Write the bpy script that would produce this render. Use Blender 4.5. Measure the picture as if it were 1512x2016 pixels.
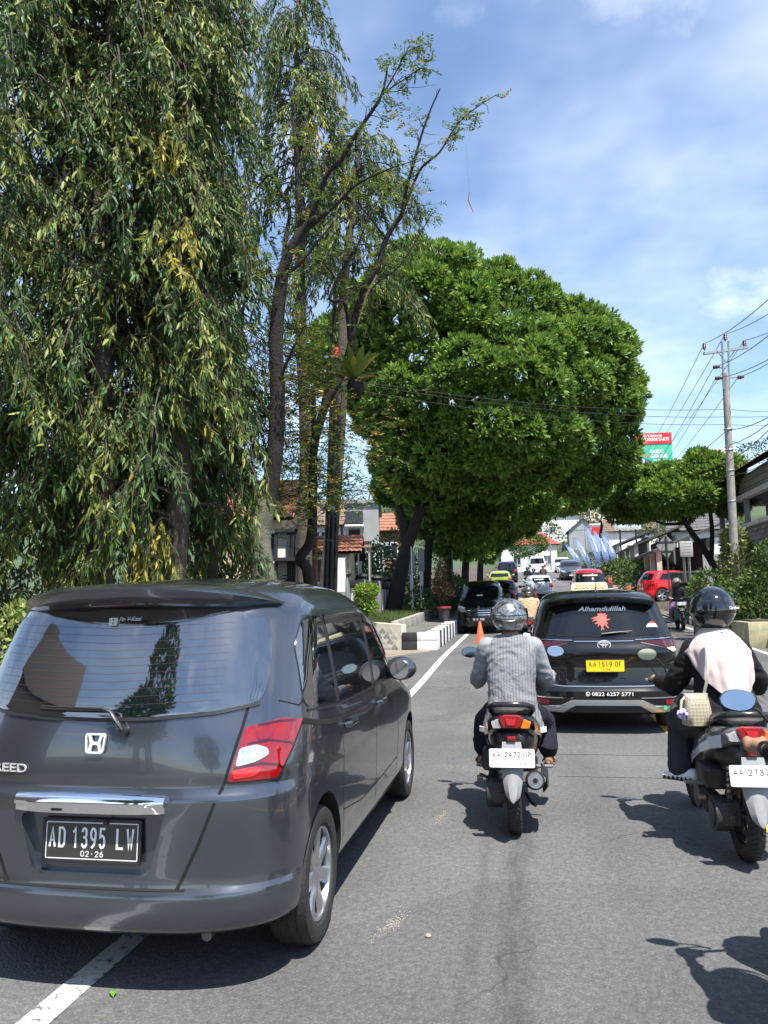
import bpy, bmesh, math, random
import numpy as np
from mathutils import Vector, Matrix, noise as mnoise

for _o in list(bpy.data.objects):
    bpy.data.objects.remove(_o, do_unlink=True)
scene = bpy.context.scene
COL = scene.collection
R = math.radians
random.seed(7)
rng = np.random.default_rng(7)

# ------------------------------------------------------------------ camera
FPX = 1514.0                      # focal length in photograph pixels (1512 wide)
PITCH, YAW, ROLL, CAMH = R(6.59), R(10.43), R(1.2), 1.60
cam_d = bpy.data.cameras.new('camera')
cam_d.sensor_fit = 'HORIZONTAL'; cam_d.sensor_width = 36.0
cam_d.lens = 36.0 * FPX / 1512.0
cam_d.clip_start = 0.05; cam_d.clip_end = 6000
cam = bpy.data.objects.new('camera', cam_d); COL.objects.link(cam)
_cp, _sp, _cy, _sy = math.cos(PITCH), math.sin(PITCH), math.cos(YAW), math.sin(YAW)
_FW = Vector((-_sy * _cp, _cy * _cp, _sp)); _R0 = Vector((_cy, _sy, 0)); _U0 = _R0.cross(_FW)
_RT = _R0 * math.cos(ROLL) - _U0 * math.sin(ROLL); _UP = _U0 * math.cos(ROLL) + _R0 * math.sin(ROLL)
cam.matrix_world = Matrix(((_RT.x, _UP.x, -_FW.x, 0), (_RT.y, _UP.y, -_FW.y, 0), (_RT.z, _UP.z, -_FW.z, CAMH), (0, 0, 0, 1)))
scene.camera = cam

# ------------------------------------------------------------------ world, sun, exposure
SUN_AZ = math.atan2(0.26, -0.40)       # direction towards the sun in the ground plane (x, y) = (.26,-.40): behind, right
SUN_EL = R(65)
sun_dir = Vector((math.cos(SUN_EL) * 0.545, -math.cos(SUN_EL) * 0.838, math.sin(SUN_EL)))
world = bpy.data.worlds.new('World'); scene.world = world; world.use_nodes = True
def build_world():
    nt = world.node_tree; N = nt.nodes; L = nt.links; N.clear()
    out = N.new('ShaderNodeOutputWorld'); bg = N.new('ShaderNodeBackground')
    sky = N.new('ShaderNodeTexSky'); sky.sky_type = 'NISHITA'; sky.sun_disc = False
    sky.sun_elevation = SUN_EL
    sky.sun_rotation = math.atan2(sun_dir.x, sun_dir.y)
    sky.altitude = 400; sky.air_density = 1.0; sky.dust_density = 0.3; sky.ozone_density = 2.2
    tc = N.new('ShaderNodeTexCoord')
    # clouds live on a plane high above: direction / (z + .12)
    sep = N.new('ShaderNodeSeparateXYZ'); L.new(tc.outputs['Generated'], sep.inputs[0])
    addz = N.new('ShaderNodeMath'); addz.operation = 'ADD'; addz.inputs[1].default_value = 0.18
    mx = N.new('ShaderNodeMath'); mx.operation = 'MAXIMUM'; mx.inputs[1].default_value = 0.0
    L.new(sep.outputs['Z'], mx.inputs[0]); L.new(mx.outputs[0], addz.inputs[0])
    div = N.new('ShaderNodeVectorMath'); div.operation = 'DIVIDE'
    comb = N.new('ShaderNodeCombineXYZ')
    for i in range(3): L.new(addz.outputs[0], comb.inputs[i])
    L.new(tc.outputs['Generated'], div.inputs[0]); L.new(comb.outputs[0], div.inputs[1])
    mp = N.new('ShaderNodeMapping'); mp.inputs['Scale'].default_value = (1, 1, 0)
    mp.inputs['Location'].default_value = CLOUD_OFF
    L.new(div.outputs[0], mp.inputs['Vector'])
    n1 = N.new('ShaderNodeTexNoise'); n1.inputs['Scale'].default_value = 1.5; n1.inputs['Detail'].default_value = 9
    n1.inputs['Roughness'].default_value = 0.52; n1.inputs['Distortion'].default_value = 0.35
    L.new(mp.outputs[0], n1.inputs['Vector'])
    r1 = N.new('ShaderNodeValToRGB'); r1.color_ramp.interpolation = 'EASE'
    r1.color_ramp.elements[0].position = 0.52; r1.color_ramp.elements[1].position = 0.78
    L.new(n1.outputs['Fac'], r1.inputs[0])
    n2 = N.new('ShaderNodeTexNoise'); n2.inputs['Scale'].default_value = 0.9; n2.inputs['Detail'].default_value = 5
    n2.inputs['Roughness'].default_value = 0.6
    L.new(mp.outputs[0], n2.inputs['Vector'])
    r2 = N.new('ShaderNodeValToRGB'); r2.color_ramp.interpolation = 'EASE'
    r2.color_ramp.elements[0].position = 0.36; r2.color_ramp.elements[1].position = 0.8
    r2.color_ramp.elements[1].color = (0.42, 0.42, 0.42, 1)
    L.new(n2.outputs['Fac'], r2.inputs[0])
    m = N.new('ShaderNodeMath'); m.operation = 'MAXIMUM'
    L.new(r1.outputs[0], m.inputs[0]); L.new(r2.outputs[0], m.inputs[1])
    mix = N.new('ShaderNodeMixRGB'); mix.inputs['Color2'].default_value = (8.6, 8.9, 9.3, 1)
    L.new(sky.outputs[0], mix.inputs['Color1']); L.new(m.outputs[0], mix.inputs['Fac'])
    L.new(mix.outputs[0], bg.inputs['Color']); bg.inputs['Strength'].default_value = SKY_STRENGTH
    L.new(bg.outputs[0], out.inputs['Surface'])
CLOUD_OFF = (-0.14, 2.2, 0.0)
SKY_STRENGTH = 0.122
build_world()
sun_l = bpy.data.lights.new('sun', 'SUN'); sun_l.energy = 4.6; sun_l.angle = R(0.53); sun_l.color = (1.0, 0.955, 0.88)
sun = bpy.data.objects.new('sun', sun_l); COL.objects.link(sun)
sun.location = (0, 0, 40); sun.rotation_euler = sun_dir.to_track_quat('Z', 'Y').to_euler()
vs = scene.view_settings
vs.view_transform = 'Standard'; vs.look = 'None'; vs.gamma = 1.0; vs.use_curve_mapping = False
vs.exposure = 1.08

# ------------------------------------------------------------------ photograph geometry helpers
def P(px, py, d):
    """world point seen at photograph pixel (px,py), d metres along the optical axis"""
    return Vector((0, 0, CAMH)) + d * (_FW + _RT * ((px - 756) / FPX) + _UP * ((1008 - py) / FPX))
_PY = np.array([-60, 0, 9, 13, 18, 24, 36, 48, 66, 82, 96, 140, 260])
_PZ = np.array([0.0, 0, 0, .09, .31, .47, .88, 1.45, 2.8, 4.1, 4.7, 5.2, 6.0])
def pchip(xs, ys):
    xs = np.asarray(xs, float); ys = np.asarray(ys, float)
    h = np.diff(xs); dl = np.diff(ys) / h
    m = np.zeros_like(ys)
    for i in range(1, len(xs) - 1):
        if dl[i-1] * dl[i] > 0:
            w1 = 2*h[i] + h[i-1]; w2 = h[i] + 2*h[i-1]
            m[i] = (w1 + w2) / (w1/dl[i-1] + w2/dl[i])
    m[0] = dl[0]; m[-1] = dl[-1]
    def f(x):
        x = np.clip(x, xs[0], xs[-1])
        i = np.clip(np.searchsorted(xs, x, side='right') - 1, 0, len(xs) - 2)
        t = (x - xs[i]) / h[i]
        return ((1+2*t)*(1-t)**2*ys[i] + t*(1-t)**2*h[i]*m[i] + t*t*(3-2*t)*ys[i+1] + t*t*(t-1)*h[i]*m[i+1])
    return f
_rz = pchip(_PY, _PZ)
def road_z(y): return float(_rz(y))
def G(px, py):
    """point of the road surface at a photograph pixel"""
    d = 2.0
    for _ in range(400):
        p = P(px, py, d)
        if p.z <= road_z(p.y): break
        d *= 1.01
    return Vector((p.x, p.y, road_z(p.y)))

# ------------------------------------------------------------------ materials
MATS = {}
def mat(name, col=(.5, .5, .5), rough=.6, metal=0., coat=0., spec=.5, ior=1.5, emit=None, es=0., var=.0, vscale=6., bump=0., bscale=40., attr=None, trans=0., coat_r=.03):
    if name in MATS: return MATS[name]
    m = bpy.data.materials.new(name); m.use_nodes = True; MATS[name] = m
    nt = m.node_tree; N = nt.nodes; L = nt.links; b = N['Principled BSDF']
    b.inputs['Base Color'].default_value = (*col, 1); b.inputs['Roughness'].default_value = rough
    b.inputs['Metallic'].default_value = metal; b.inputs['Coat Weight'].default_value = coat
    b.inputs['Coat Roughness'].default_value = coat_r
    b.inputs['Specular IOR Level'].default_value = spec; b.inputs['IOR'].default_value = ior
    if emit: b.inputs['Emission Color'].default_value = (*emit, 1); b.inputs['Emission Strength'].default_value = es
    tc = None
    if var or bump:
        tc = N.new('ShaderNodeTexCoord')
    if var or attr:
        mixn = N.new('ShaderNodeMixRGB'); mixn.blend_type = 'MULTIPLY'; mixn.inputs['Fac'].default_value = 1
        mixn.inputs['Color1'].default_value = (*col, 1)
        if attr:
            a = N.new('ShaderNodeAttribute'); a.attribute_name = attr; L.new(a.outputs['Color'], mixn.inputs['Color1'])
        if var:
            n = N.new('ShaderNodeTexNoise'); n.inputs['Scale'].default_value = vscale; n.inputs['Detail'].default_value = 6
            n.inputs['Roughness'].default_value = .62
            L.new(tc.outputs['Object'], n.inputs['Vector'])
            mr = N.new('ShaderNodeMapRange'); mr.inputs[1].default_value = .3; mr.inputs[2].default_value = .7
            mr.inputs[3].default_value = 1 - var; mr.inputs[4].default_value = 1 + var * .6
            L.new(n.outputs['Fac'], mr.inputs[0]); L.new(mr.outputs[0], mixn.inputs['Color2'])
        else:
            mixn.inputs['Color2'].default_value = (1, 1, 1, 1)
        L.new(mixn.outputs[0], b.inputs['Base Color'])
        if trans:
            tr = N.new('ShaderNodeBsdfTranslucent'); ms = N.new('ShaderNodeMixShader'); ms.inputs[0].default_value = trans
            L.new(mixn.outputs[0], tr.inputs['Color'])
            L.new(b.outputs[0], ms.inputs[1]); L.new(tr.outputs[0], ms.inputs[2])
            L.new(ms.outputs[0], N['Material Output'].inputs['Surface'])
    if bump:
        n3 = N.new('ShaderNodeTexNoise'); n3.inputs['Scale'].default_value = bscale; n3.inputs['Detail'].default_value = 5
        L.new(tc.outputs['Object'], n3.inputs['Vector'])
        bp = N.new('ShaderNodeBump'); bp.inputs['Strength'].default_value = bump; bp.inputs['Distance'].default_value = .02
        L.new(n3.outputs['Fac'], bp.inputs['Height']); L.new(bp.outputs[0], b.inputs['Normal'])
    return m
def paint(name, col, metal=.0, rough=.42):
    """car paint: pigment under clear coat with faint dust"""
    return mat(name, col, rough=rough, metal=metal, coat=1.0, spec=.08 if metal == 0 else .3, var=.10, vscale=2.4)

# ------------------------------------------------------------------ mesh builder
def _frame(d):
    d = Vector(d).normalized()
    a = Vector((0, 0, 1)) if abs(d.z) < .95 else Vector((0, 1, 0))
    x = d.cross(a).normalized(); y = x.cross(d).normalized()
    return x, y
class MB:
    def __init__(s): s.v = []; s.f = []; s.m = []; s.M = None; s.mi = 0
    def add(s, vs_, fs_):
        o = len(s.v)
        if s.M is not None: vs_ = [s.M @ Vector(p) for p in vs_]
        s.v.extend([tuple(p) for p in vs_]); s.f.extend([tuple(i + o for i in f) for f in fs_]); s.m.extend([s.mi] * len(fs_))
        return s
    def box(s, c, d, rot=None, bev=0.0):
        hx, hy, hz = d[0]/2, d[1]/2, d[2]/2
        c = Vector(c)
        if bev <= 0:
            vs_ = [Vector((x, y, z)) for x in (-hx, hx) for y in (-hy, hy) for z in (-hz, hz)]
            fs_ = [(0,1,3,2),(4,6,7,5),(0,4,5,1),(2,3,7,6),(0,2,6,4),(1,5,7,3)]
        else:
            b = min(bev, hx*.95, hy*.95, hz*.95)
            bm = bmesh.new(); bmesh.ops.create_cube(bm, size=1)
            for v in bm.verts: v.co = Vector((v.co.x*2*hx, v.co.y*2*hy, v.co.z*2*hz))
            bmesh.ops.bevel(bm, geom=bm.edges[:], offset=b, segments=2, affect='EDGES', profile=.5)
            vs_ = [v.co.copy() for v in bm.verts]; bm.verts.index_update()
            fs_ = [tuple(v.index for v in f.verts) for f in bm.faces]; bm.free()
        if rot is not None:
            Rm = rot if isinstance(rot, Matrix) else Matrix.Rotation(rot, 3, 'Z')
            Rm = Rm.to_3x3(); vs_ = [Rm @ v for v in vs_]
        return s.add([v + c for v in vs_], fs_)
    def cyl(s, p0, p1, r0, r1=None, n=16, caps=True):
        return s.tube([p0, p1], [r0, r0 if r1 is None else r1], n, caps)
    def tube(s, pts, rad, n=8, caps=True, flat=1.0, up=None):
        pts = [Vector(p) for p in pts]; k = len(pts)
        if not hasattr(rad, '__len__'): rad = [rad] * k
        vs_, fs_ = [], []; px_ = None
        for i, p in enumerate(pts):
            d = (pts[min(i+1, k-1)] - pts[max(i-1, 0)])
            if d.length < 1e-9: d = Vector((0, 0, 1))
            d.normalize()
            if px_ is None:
                x, y = _frame(d) if up is None else (d.cross(Vector(up)).normalized(), None)
                if y is None: y = x.cross(d).normalized()
            else:
                x = (px_ - d * px_.dot(d)).normalized(); y = x.cross(d).normalized()
            px_ = x
            for j in range(n):
                a = 2 * math.pi * j / n
                vs_.append(p + x * (math.cos(a) * rad[i]) + y * (math.sin(a) * rad[i] * flat))
        for i in range(k - 1):
            for j in range(n):
                a, b = i*n + j, i*n + (j+1) % n
                fs_.append((a, b, b + n, a + n))
        if caps:
            fs_.append(tuple(range(n-1, -1, -1))); fs_.append(tuple((k-1)*n + j for j in range(n)))
        return s.add(vs_, fs_)
    def loft(s, rings, caps=True, closed=True):
        n = len(rings[0]); vs_ = [p for r in rings for p in r]; fs_ = []
        for i in range(len(rings) - 1):
            for j in range(n if closed else n - 1):
                a, b = i*n + j, i*n + (j+1) % n
                fs_.append((a, b, b + n, a + n))
        if caps:
            fs_.append(tuple(range(n-1, -1, -1))); fs_.append(tuple((len(rings)-1)*n + j for j in range(n)))
        return s.add(vs_, fs_)
    def lathe(s, prof, c=(0,0,0), axis='X', n=32, closed=False):
        """prof: (r, h) pairs, revolved round axis through c"""
        c = Vector(c); vs_, fs_ = [], []; k = len(prof)
        for (r, h) in prof:
            for j in range(n):
                a = 2*math.pi*j/n; ca, sa = math.cos(a)*r, math.sin(a)*r
                if axis == 'X': q = (h, ca, sa)
                elif axis == 'Y': q = (sa, h, ca)
                else: q = (ca, sa, h)
                vs_.append(c + Vector(q))
        for i in range(k if closed else k - 1):
            i2 = (i + 1) % k
            for j in range(n):
                fs_.append((i*n + j, i*n + (j+1) % n, i2*n + (j+1) % n, i2*n + j))
        return s.add(vs_, fs_)
    def ell(s, c, r, n=16, m=10, rot=None, z0=-1., z1=1.):
        c = Vector(c); rings = []
        t0, t1 = math.asin(max(-1, z0)), math.asin(min(1, z1))
        for i in range(m + 1):
            t = t0 + (t1 - t0) * i / m; cz, cr = math.sin(t), max(math.cos(t), 1e-4)
            ring = []
            for j in range(n):
                a = 2*math.pi*j/n
                q = Vector((math.cos(a)*cr*r[0], math.sin(a)*cr*r[1], cz*r[2]))
                if rot is not None: q = rot @ q
                ring.append(c + q)
            rings.append(ring)
        return s.loft(rings)
    def prism(s, poly, a, b, plane='XZ'):
        """2D polygon extruded between a and b along the plane's normal"""
        def q(u, v, w):
            return (u, w, v) if plane == 'XZ' else ((w, u, v) if plane == 'YZ' else (u, v, w))
        n = len(poly)
        vs_ = [q(u, v, a) for u, v in poly] + [q(u, v, b) for u, v in poly]
        fs_ = [tuple(range(n-1, -1, -1)), tuple(range(n, 2*n))] + [(i, (i+1) % n, n + (i+1) % n, n + i) for i in range(n)]
        return s.add(vs_, fs_)
    def sheet(s, grid):
        r, c = len(grid), len(grid[0]); vs_ = [p for row in grid for p in row]
        return s.add(vs_, [(i*c + j, i*c + j + 1, (i+1)*c + j + 1, (i+1)*c + j) for i in range(r-1) for j in range(c-1)])
    def mesh(s, name, mats, smooth=35, fix=True):
        me = bpy.data.meshes.new(name)
        me.from_pydata(s.v, [], s.f)
        for mm in (mats if isinstance(mats, (list, tuple)) else [mats]): me.materials.append(mm)
        if any(s.m): me.polygons.foreach_set('material_index', s.m)
        if fix:
            bm = bmesh.new(); bm.from_mesh(me); bmesh.ops.recalc_face_normals(bm, faces=bm.faces[:]); bm.to_mesh(me); bm.free()
        if smooth:
            me.polygons.foreach_set('use_smooth', [True] * len(me.polygons)); me.set_sharp_from_angle(angle=R(smooth))
        me.update(); return me
    def build(s, name, mats, parent=None, smooth=35, fix=True):
        return link(name, s.mesh(name, mats, smooth, fix), parent)
def link(name, me, parent=None, loc=None):
    o = bpy.data.objects.new(name, me); COL.objects.link(o)
    if parent is not None: o.parent = parent
    if loc is not None: o.location = loc
    return o
def empty(name, loc=(0,0,0), rz=0., rx=0., ry=0.):
    o = bpy.data.objects.new(name, None); COL.objects.link(o); o.empty_display_size = .2
    o.location = loc; o.rotation_euler = (rx, ry, rz); return o
def tag(o, label=None, cat=None, group=None, kind=None):
    if label: o['label'] = label
    if cat: o['category'] = cat
    if group: o['group'] = group
    if kind: o['kind'] = kind
    return o
KIDS = {}
def copy_tree(o, parent=None, skip=()):
    c = o.copy(); COL.objects.link(c); c.parent = parent
    for ch in [x for x in o.children]:
        if ch.name.split('.')[0] in skip: continue
        copy_tree(ch, c, skip)
    return c
def evaluated(o, name=None):
    """apply the modifiers of o, return a plain mesh"""
    bpy.context.view_layer.update(); dg = bpy.context.evaluated_depsgraph_get(); dg.update()
    me = bpy.data.meshes.new_from_object(o.evaluated_get(dg)); me.name = name or o.data.name
    return me
def text_mesh(txt, size=1., width=None, height=None, ext=.001, bold=0., align='CENTER', shear=0., space=1.):
    """flat lettering standing in the XZ plane, facing -Y, centred on the origin"""
    cu = bpy.data.curves.new('lettering', 'FONT'); cu.body = txt; cu.size = size; cu.extrude = ext
    cu.align_x = align; cu.offset = bold; cu.shear = shear; cu.space_character = space; cu.resolution_u = 3
    o = bpy.data.objects.new('lettering', cu); COL.objects.link(o)
    me = evaluated(o, 'lettering'); bpy.data.objects.remove(o); bpy.data.curves.remove(cu)
    n = len(me.vertices); a = np.empty(n*3); me.vertices.foreach_get('co', a); a = a.reshape(-1, 3)
    mn, mx_ = a.min(0), a.max(0); c = (mn + mx_) / 2; a -= c
    if width: a[:, 0] *= width / (mx_[0] - mn[0])
    if height: a[:, 1] *= height / (mx_[1] - mn[1])
    b = np.stack([a[:, 0], -a[:, 2], a[:, 1]], 1)
    me.vertices.foreach_set('co', b.ravel()); me.update(); return me
def put_text(txt, m, parent, loc, width=None, height=None, name='lettering', rot=(0,0,0), **k):
    me = text_mesh(txt, width=width, height=height, **k); me.materials.append(m)
    o = link(name, me, parent, loc); o.rotation_euler = rot; return o
def obj_from_arrays(name, V, F, mats, parent=None, col=None, smooth=False, midx=None):
    """V (n,3), F (m,k) numpy arrays of one face size"""
    me = bpy.data.meshes.new(name); n, k = len(V), F.shape[1]
    me.vertices.add(n); me.vertices.foreach_set('co', np.ascontiguousarray(V, dtype=np.float32).ravel())
    me.loops.add(F.size); me.loops.foreach_set('vertex_index', np.ascontiguousarray(F, dtype=np.int32).ravel())
    me.polygons.add(len(F)); me.polygons.foreach_set('loop_start', np.arange(0, F.size, k, dtype=np.int32))
    for mm in (mats if isinstance(mats, (list, tuple)) else [mats]): me.materials.append(mm)
    if midx is not None: me.polygons.foreach_set('material_index', np.ascontiguousarray(midx, dtype=np.int32))
    if smooth: me.polygons.foreach_set('use_smooth', np.ones(len(F), dtype=bool))
    me.update(calc_edges=True)
    if col is not None:
        a = me.color_attributes.new('tint', 'FLOAT_COLOR', 'POINT')
        c4 = np.ones((n, 4), dtype=np.float32); c4[:, :3] = col; a.data.foreach_set('color', c4.ravel())
    return link(name, me, parent)
# ------------------------------------------------------------------ shared materials
M_BLACKPL = mat('black_plastic', (.018, .018, .019), rough=.45, var=.2, vscale=12)
M_RUBBER = mat('tyre_rubber', (.022, .022, .023), rough=.8, var=.35, vscale=9, bump=.25, bscale=60)
M_DARK = mat('underbody', (.008, .008, .008), rough=.9)
M_GLASS = mat('tinted_glass', (.006, .008, .010), rough=.03, ior=3.2, spec=.5)
M_GLASS2 = mat('dark_glass', (.006, .007, .008), rough=.05, ior=1.6)
M_CHROME = mat('chrome', (.86, .87, .88), rough=.06, metal=1)
M_BADGE = mat('badge_chrome', (.80, .81, .82), rough=.22, metal=.55)
M_ALLOY = mat('alloy_rim', (.42, .43, .45), rough=.28, metal=.85, var=.12, vscale=20)
M_REDLENS = mat('red_lens', (.26, .003, .005), rough=.07, coat=1, var=.25, vscale=22)
M_REDDARK = mat('dark_red_lens', (.05, .002, .004), rough=.08, coat=1)
M_CLEARLENS = mat('clear_lens', (.62, .63, .64), rough=.12, metal=.55, coat=1, var=.35, vscale=60)
M_ORANGE = mat('orange_lens', (.75, .20, .015), rough=.1, coat=1, var=.3, vscale=50)
M_WHITEPL = mat('white_paint', (.78, .78, .77), rough=.45, var=.06)
M_PLATEBK = mat('plate_black', (.030, .030, .030), rough=.4, coat=.4, var=.15)
M_PLATEYE = mat('plate_yellow', (.84, .60, .01), rough=.4, coat=.3, var=.06)
M_PLATEWH = mat('plate_white', (.80, .80, .79), rough=.35, coat=.5, var=.04)
M_INK = mat('black_ink', (.035, .035, .04), rough=.5)
M_GAP = mat('panel_gap', (.004, .004, .004), rough=.9)

# ------------------------------------------------------------------ car bodies
class CarBody:
    """stack of plan outlines; prof rows: z, half width, rear y, front y, rear corner depth, rear exponent, front corner depth, front exponent"""
    def __init__(s, prof):
        a = np.array(prof, float); s.z = a[:, 0]
        s.fn = [pchip(a[:, 0], a[:, i]) for i in range(1, 8)]
        s.z0, s.z1 = s.z[0], s.z[-1]
    def par(s, z): return [float(f(z)) for f in s.fn]
    def side(s, y, z):
        w, yr, yf, cr, nr, cf, nf = s.par(z)
        if y < yr + cr:
            u = min(1, max(0, (yr + cr - y) / cr)); return w * (1 - u**nr) ** (1/nr)
        if y > yf - cf:
            u = min(1, max(0, (y - yf + cf) / cf)); return w * (1 - u**nf) ** (1/nf)
        return w
    def rear(s, x, z):
        w, yr, yf, cr, nr, cf, nf = s.par(z); u = min(1, abs(x) / w)
        return yr + cr * (1 - (1 - u**nr) ** (1/nr))
    def front(s, x, z):
        w, yr, yf, cr, nr, cf, nf = s.par(z); u = min(1, abs(x) / w)
        return yf - cf * (1 - (1 - u**nf) ** (1/nf))
    def outline(s, z, nc=14, ns=26):
        w, yr, yf, cr, nr, cf, nf = s.par(z); pts = []
        for i in range(nc):
            t = (i / nc) * math.pi / 2
            pts.append((w * math.sin(t) ** (2/nr), yr + cr * (1 - math.cos(t) ** (2/nr))))
        for i in range(ns + 1):
            pts.append((w, yr + cr + (yf - cf - yr - cr) * i / ns))
        for i in range(1, nc + 1):
            t = math.pi/2 - (i / nc) * math.pi / 2
            pts.append((w * max(0, math.sin(t)) ** (2/nf), yf - cf * (1 - math.cos(t) ** (2/nf))))
        return pts
    def mp(s, kind, sgn=1):
        if kind == 'rear': return lambda u, v: Vector((u, s.rear(u, v), v))
        if kind == 'front': return lambda u, v: Vector((u, s.front(u, v), v))
        if kind == 'side': return lambda u, v: Vector((sgn * s.side(u, v), u, v))
        if kind == 'wrap':     # u: arc length from the rear centre line
            def f(u, v):
                w, yr, yf, cr, nr, cf, nf = s.par(v); acc = 0; pv = (0, yr)
                n = 60
                for i in range(1, n + 1):
                    t = i / n * math.pi / 2
                    q = (w * math.sin(t) ** (2/nr), yr + cr * (1 - max(0, math.cos(t)) ** (2/nr)))
                    dl = math.hypot(q[0]-pv[0], q[1]-pv[1])
                    if acc + dl >= u:
                        k = (u - acc) / max(dl, 1e-9)
                        return Vector((sgn * (pv[0] + (q[0]-pv[0])*k), pv[1] + (q[1]-pv[1])*k, v))
                    acc += dl; pv = q
                return Vector((sgn * w, yr + cr + (u - acc), v))
            return f
    def normal(s, f, u, v, e=.004):
        n = (f(u+e, v) - f(u-e, v)).cross(f(u, v+e) - f(u, v-e))
        return n.normalized() if n.length > 0 else Vector((0, 0, 1))
    def mesh_obj(s, name, m, parent, rows=46, cutters=(), extra=None):
        """closed shell, wheel arches and recesses cut by boolean"""
        mb = MB(); zs = set(np.linspace(s.z0, s.z1, rows)); zs |= set(s.z); zs = sorted(zs)
        zz = [zs[0]]
        for q in zs[1:]:
            if q - zz[-1] > .004: zz.append(q)
        loops = []
        for z in zz:
            o = s.outline(z); full = [(x, y, z) for x, y in o] + [(-x, y, z) for x, y in o[-2:0:-1]]
            loops.append(full)
        n = len(loops[0]); vs_ = [p for l in loops for p in l]; fs_ = []
        for i in range(len(loops) - 1):
            for j in range(n):
                a, b = i*n + j, i*n + (j+1) % n; fs_.append((a, b, b+n, a+n))
        k = n // 2
        for base, flip in ((0, True), ((len(loops)-1)*n, False)):
            for j in range(k):
                a, b = base + j, base + j + 1; c, d = base + (n - j - 1) % n, base + (n - j) % n
                q = [a, b, c, d] if len({a, b, c, d}) == 4 else list(dict.fromkeys([a, b, c, d]))
                if len(q) >= 3: fs_.append(tuple(q[::-1] if flip else q))
        mb.add(vs_, fs_)
        me = mb.mesh(name, [m, M_DARK], smooth=0)
        o = link(name, me)
        if cutters:
            cb = MB()
            tmp = []
            for c in cutters:
                cm = c.mesh('cutter', [m, M_DARK], smooth=0); co = link('cutter', cm); tmp.append(co)
                md = o.modifiers.new('cut', 'BOOLEAN'); md.object = co; md.operation = 'DIFFERENCE'; md.solver = 'EXACT'
            new = evaluated(o, name); o.modifiers.clear(); o.data = new
            for co in tmp: bpy.data.objects.remove(co)
        o.parent = parent
        o.data.polygons.foreach_set('use_smooth', [True] * len(o.data.polygons)); o.data.set_sharp_from_angle(angle=R(28))
        return o
def round_poly(pts, r, n=4):
    out = []
    k = len(pts)
    for i in range(k):
        a, b, c = Vector(pts[i-1]), Vector(pts[i]), Vector(pts[(i+1) % k])
        rr = min(r, (a-b).length*.45, (c-b).length*.45)
        p, q = b + (a-b).normalized()*rr, b + (c-b).normalized()*rr
        for j in range(n + 1):
            t = j / n; out.append(tuple((1-t)**2*p + 2*t*(1-t)*b + t*t*q))
    return out
def patch(mb, f, poly, off=.004, nz=14, nu=14, body=None, skirt=.012, r=0.):
    """polygon given in the surface's own coordinates, laid on the surface 'off' proud of it, with an edge"""
    if r: poly = round_poly(poly, r)
    vsz = [p[1] for p in poly]; z0, z1 = min(vsz), max(vsz); k = len(poly)
    def span(z):
        xs = []
        for i in range(k):
            (x0, y0), (x1, y1) = poly[i], poly[(i+1) % k]
            if (y0 <= z <= y1) or (y1 <= z <= y0):
                xs += [x0, x1] if abs(y1-y0) < 1e-9 else [x0 + (x1-x0)*(z-y0)/(y1-y0)]
        return min(xs), max(xs)
    zs = sorted(set([z0 + (z1-z0)*i/nz for i in range(nz+1)] + vsz)); zz = [zs[0]]
    for q in zs[1:]:
        if q - zz[-1] > 1e-4: zz.append(q)
    zz[0] += 1e-5; zz[-1] -= 1e-5
    grid = []
    inner = []
    for z in zz:
        a, b = span(z); row = []; irow = []
        for j in range(nu + 1):
            u = a + (b-a)*j/nu
            p = f(u, z); n = body.normal(f, u, z)
            row.append((p, n)); 
        grid.append(row)
    cen = grid[len(grid)//2][nu//2]
    # outward sign
    sg = 1 if cen[1].dot(Vector((cen[0].x, cen[0].y - 2.0, .1))) > 0 else -1
    top = [[p + n*(off*sg) for p, n in row] for row in grid]
    mb.sheet(top)
    if skirt:
        bot = [[p + n*((off-skirt)*sg) for p, n in row] for row in grid]
        R_, C_ = len(top), len(top[0])
        ring = [(0, j) for j in range(C_)] + [(i, C_-1) for i in range(1, R_)] + [(R_-1, j) for j in range(C_-2, -1, -1)] + [(i, 0) for i in range(R_-2, 0, -1)]
        mb.loft([[top[i][j] for i, j in ring], [bot[i][j] for i, j in ring]], caps=False)
    return mb
def strip(mb, f, line, width=.005, off=.0015, body=None, sub=6):
    """thin ribbon along a polyline on the surface"""
    pts = []
    for (a, b) in zip(line[:-1], line[1:]):
        for i in range(sub): pts.append((a[0]+(b[0]-a[0])*i/sub, a[1]+(b[1]-a[1])*i/sub))
    pts.append(line[-1]); L, Rr = [], []
    for i, (u, v) in enumerate(pts):
        a, b = pts[max(i-1, 0)], pts[min(i+1, len(pts)-1)]
        A, B = f(*a), f(*b); p = f(u, v); n = body.normal(f, u, v)
        sg = 1 if n.dot(Vector((p.x, p.y - 2.0, .1))) > 0 else -1
        t = (B - A).normalized(); q = t.cross(n).normalized()
        L.append(p + n*off*sg + q*width/2); Rr.append(p + n*off*sg - q*width/2)
    mb.sheet([L, Rr]); return mb

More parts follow.
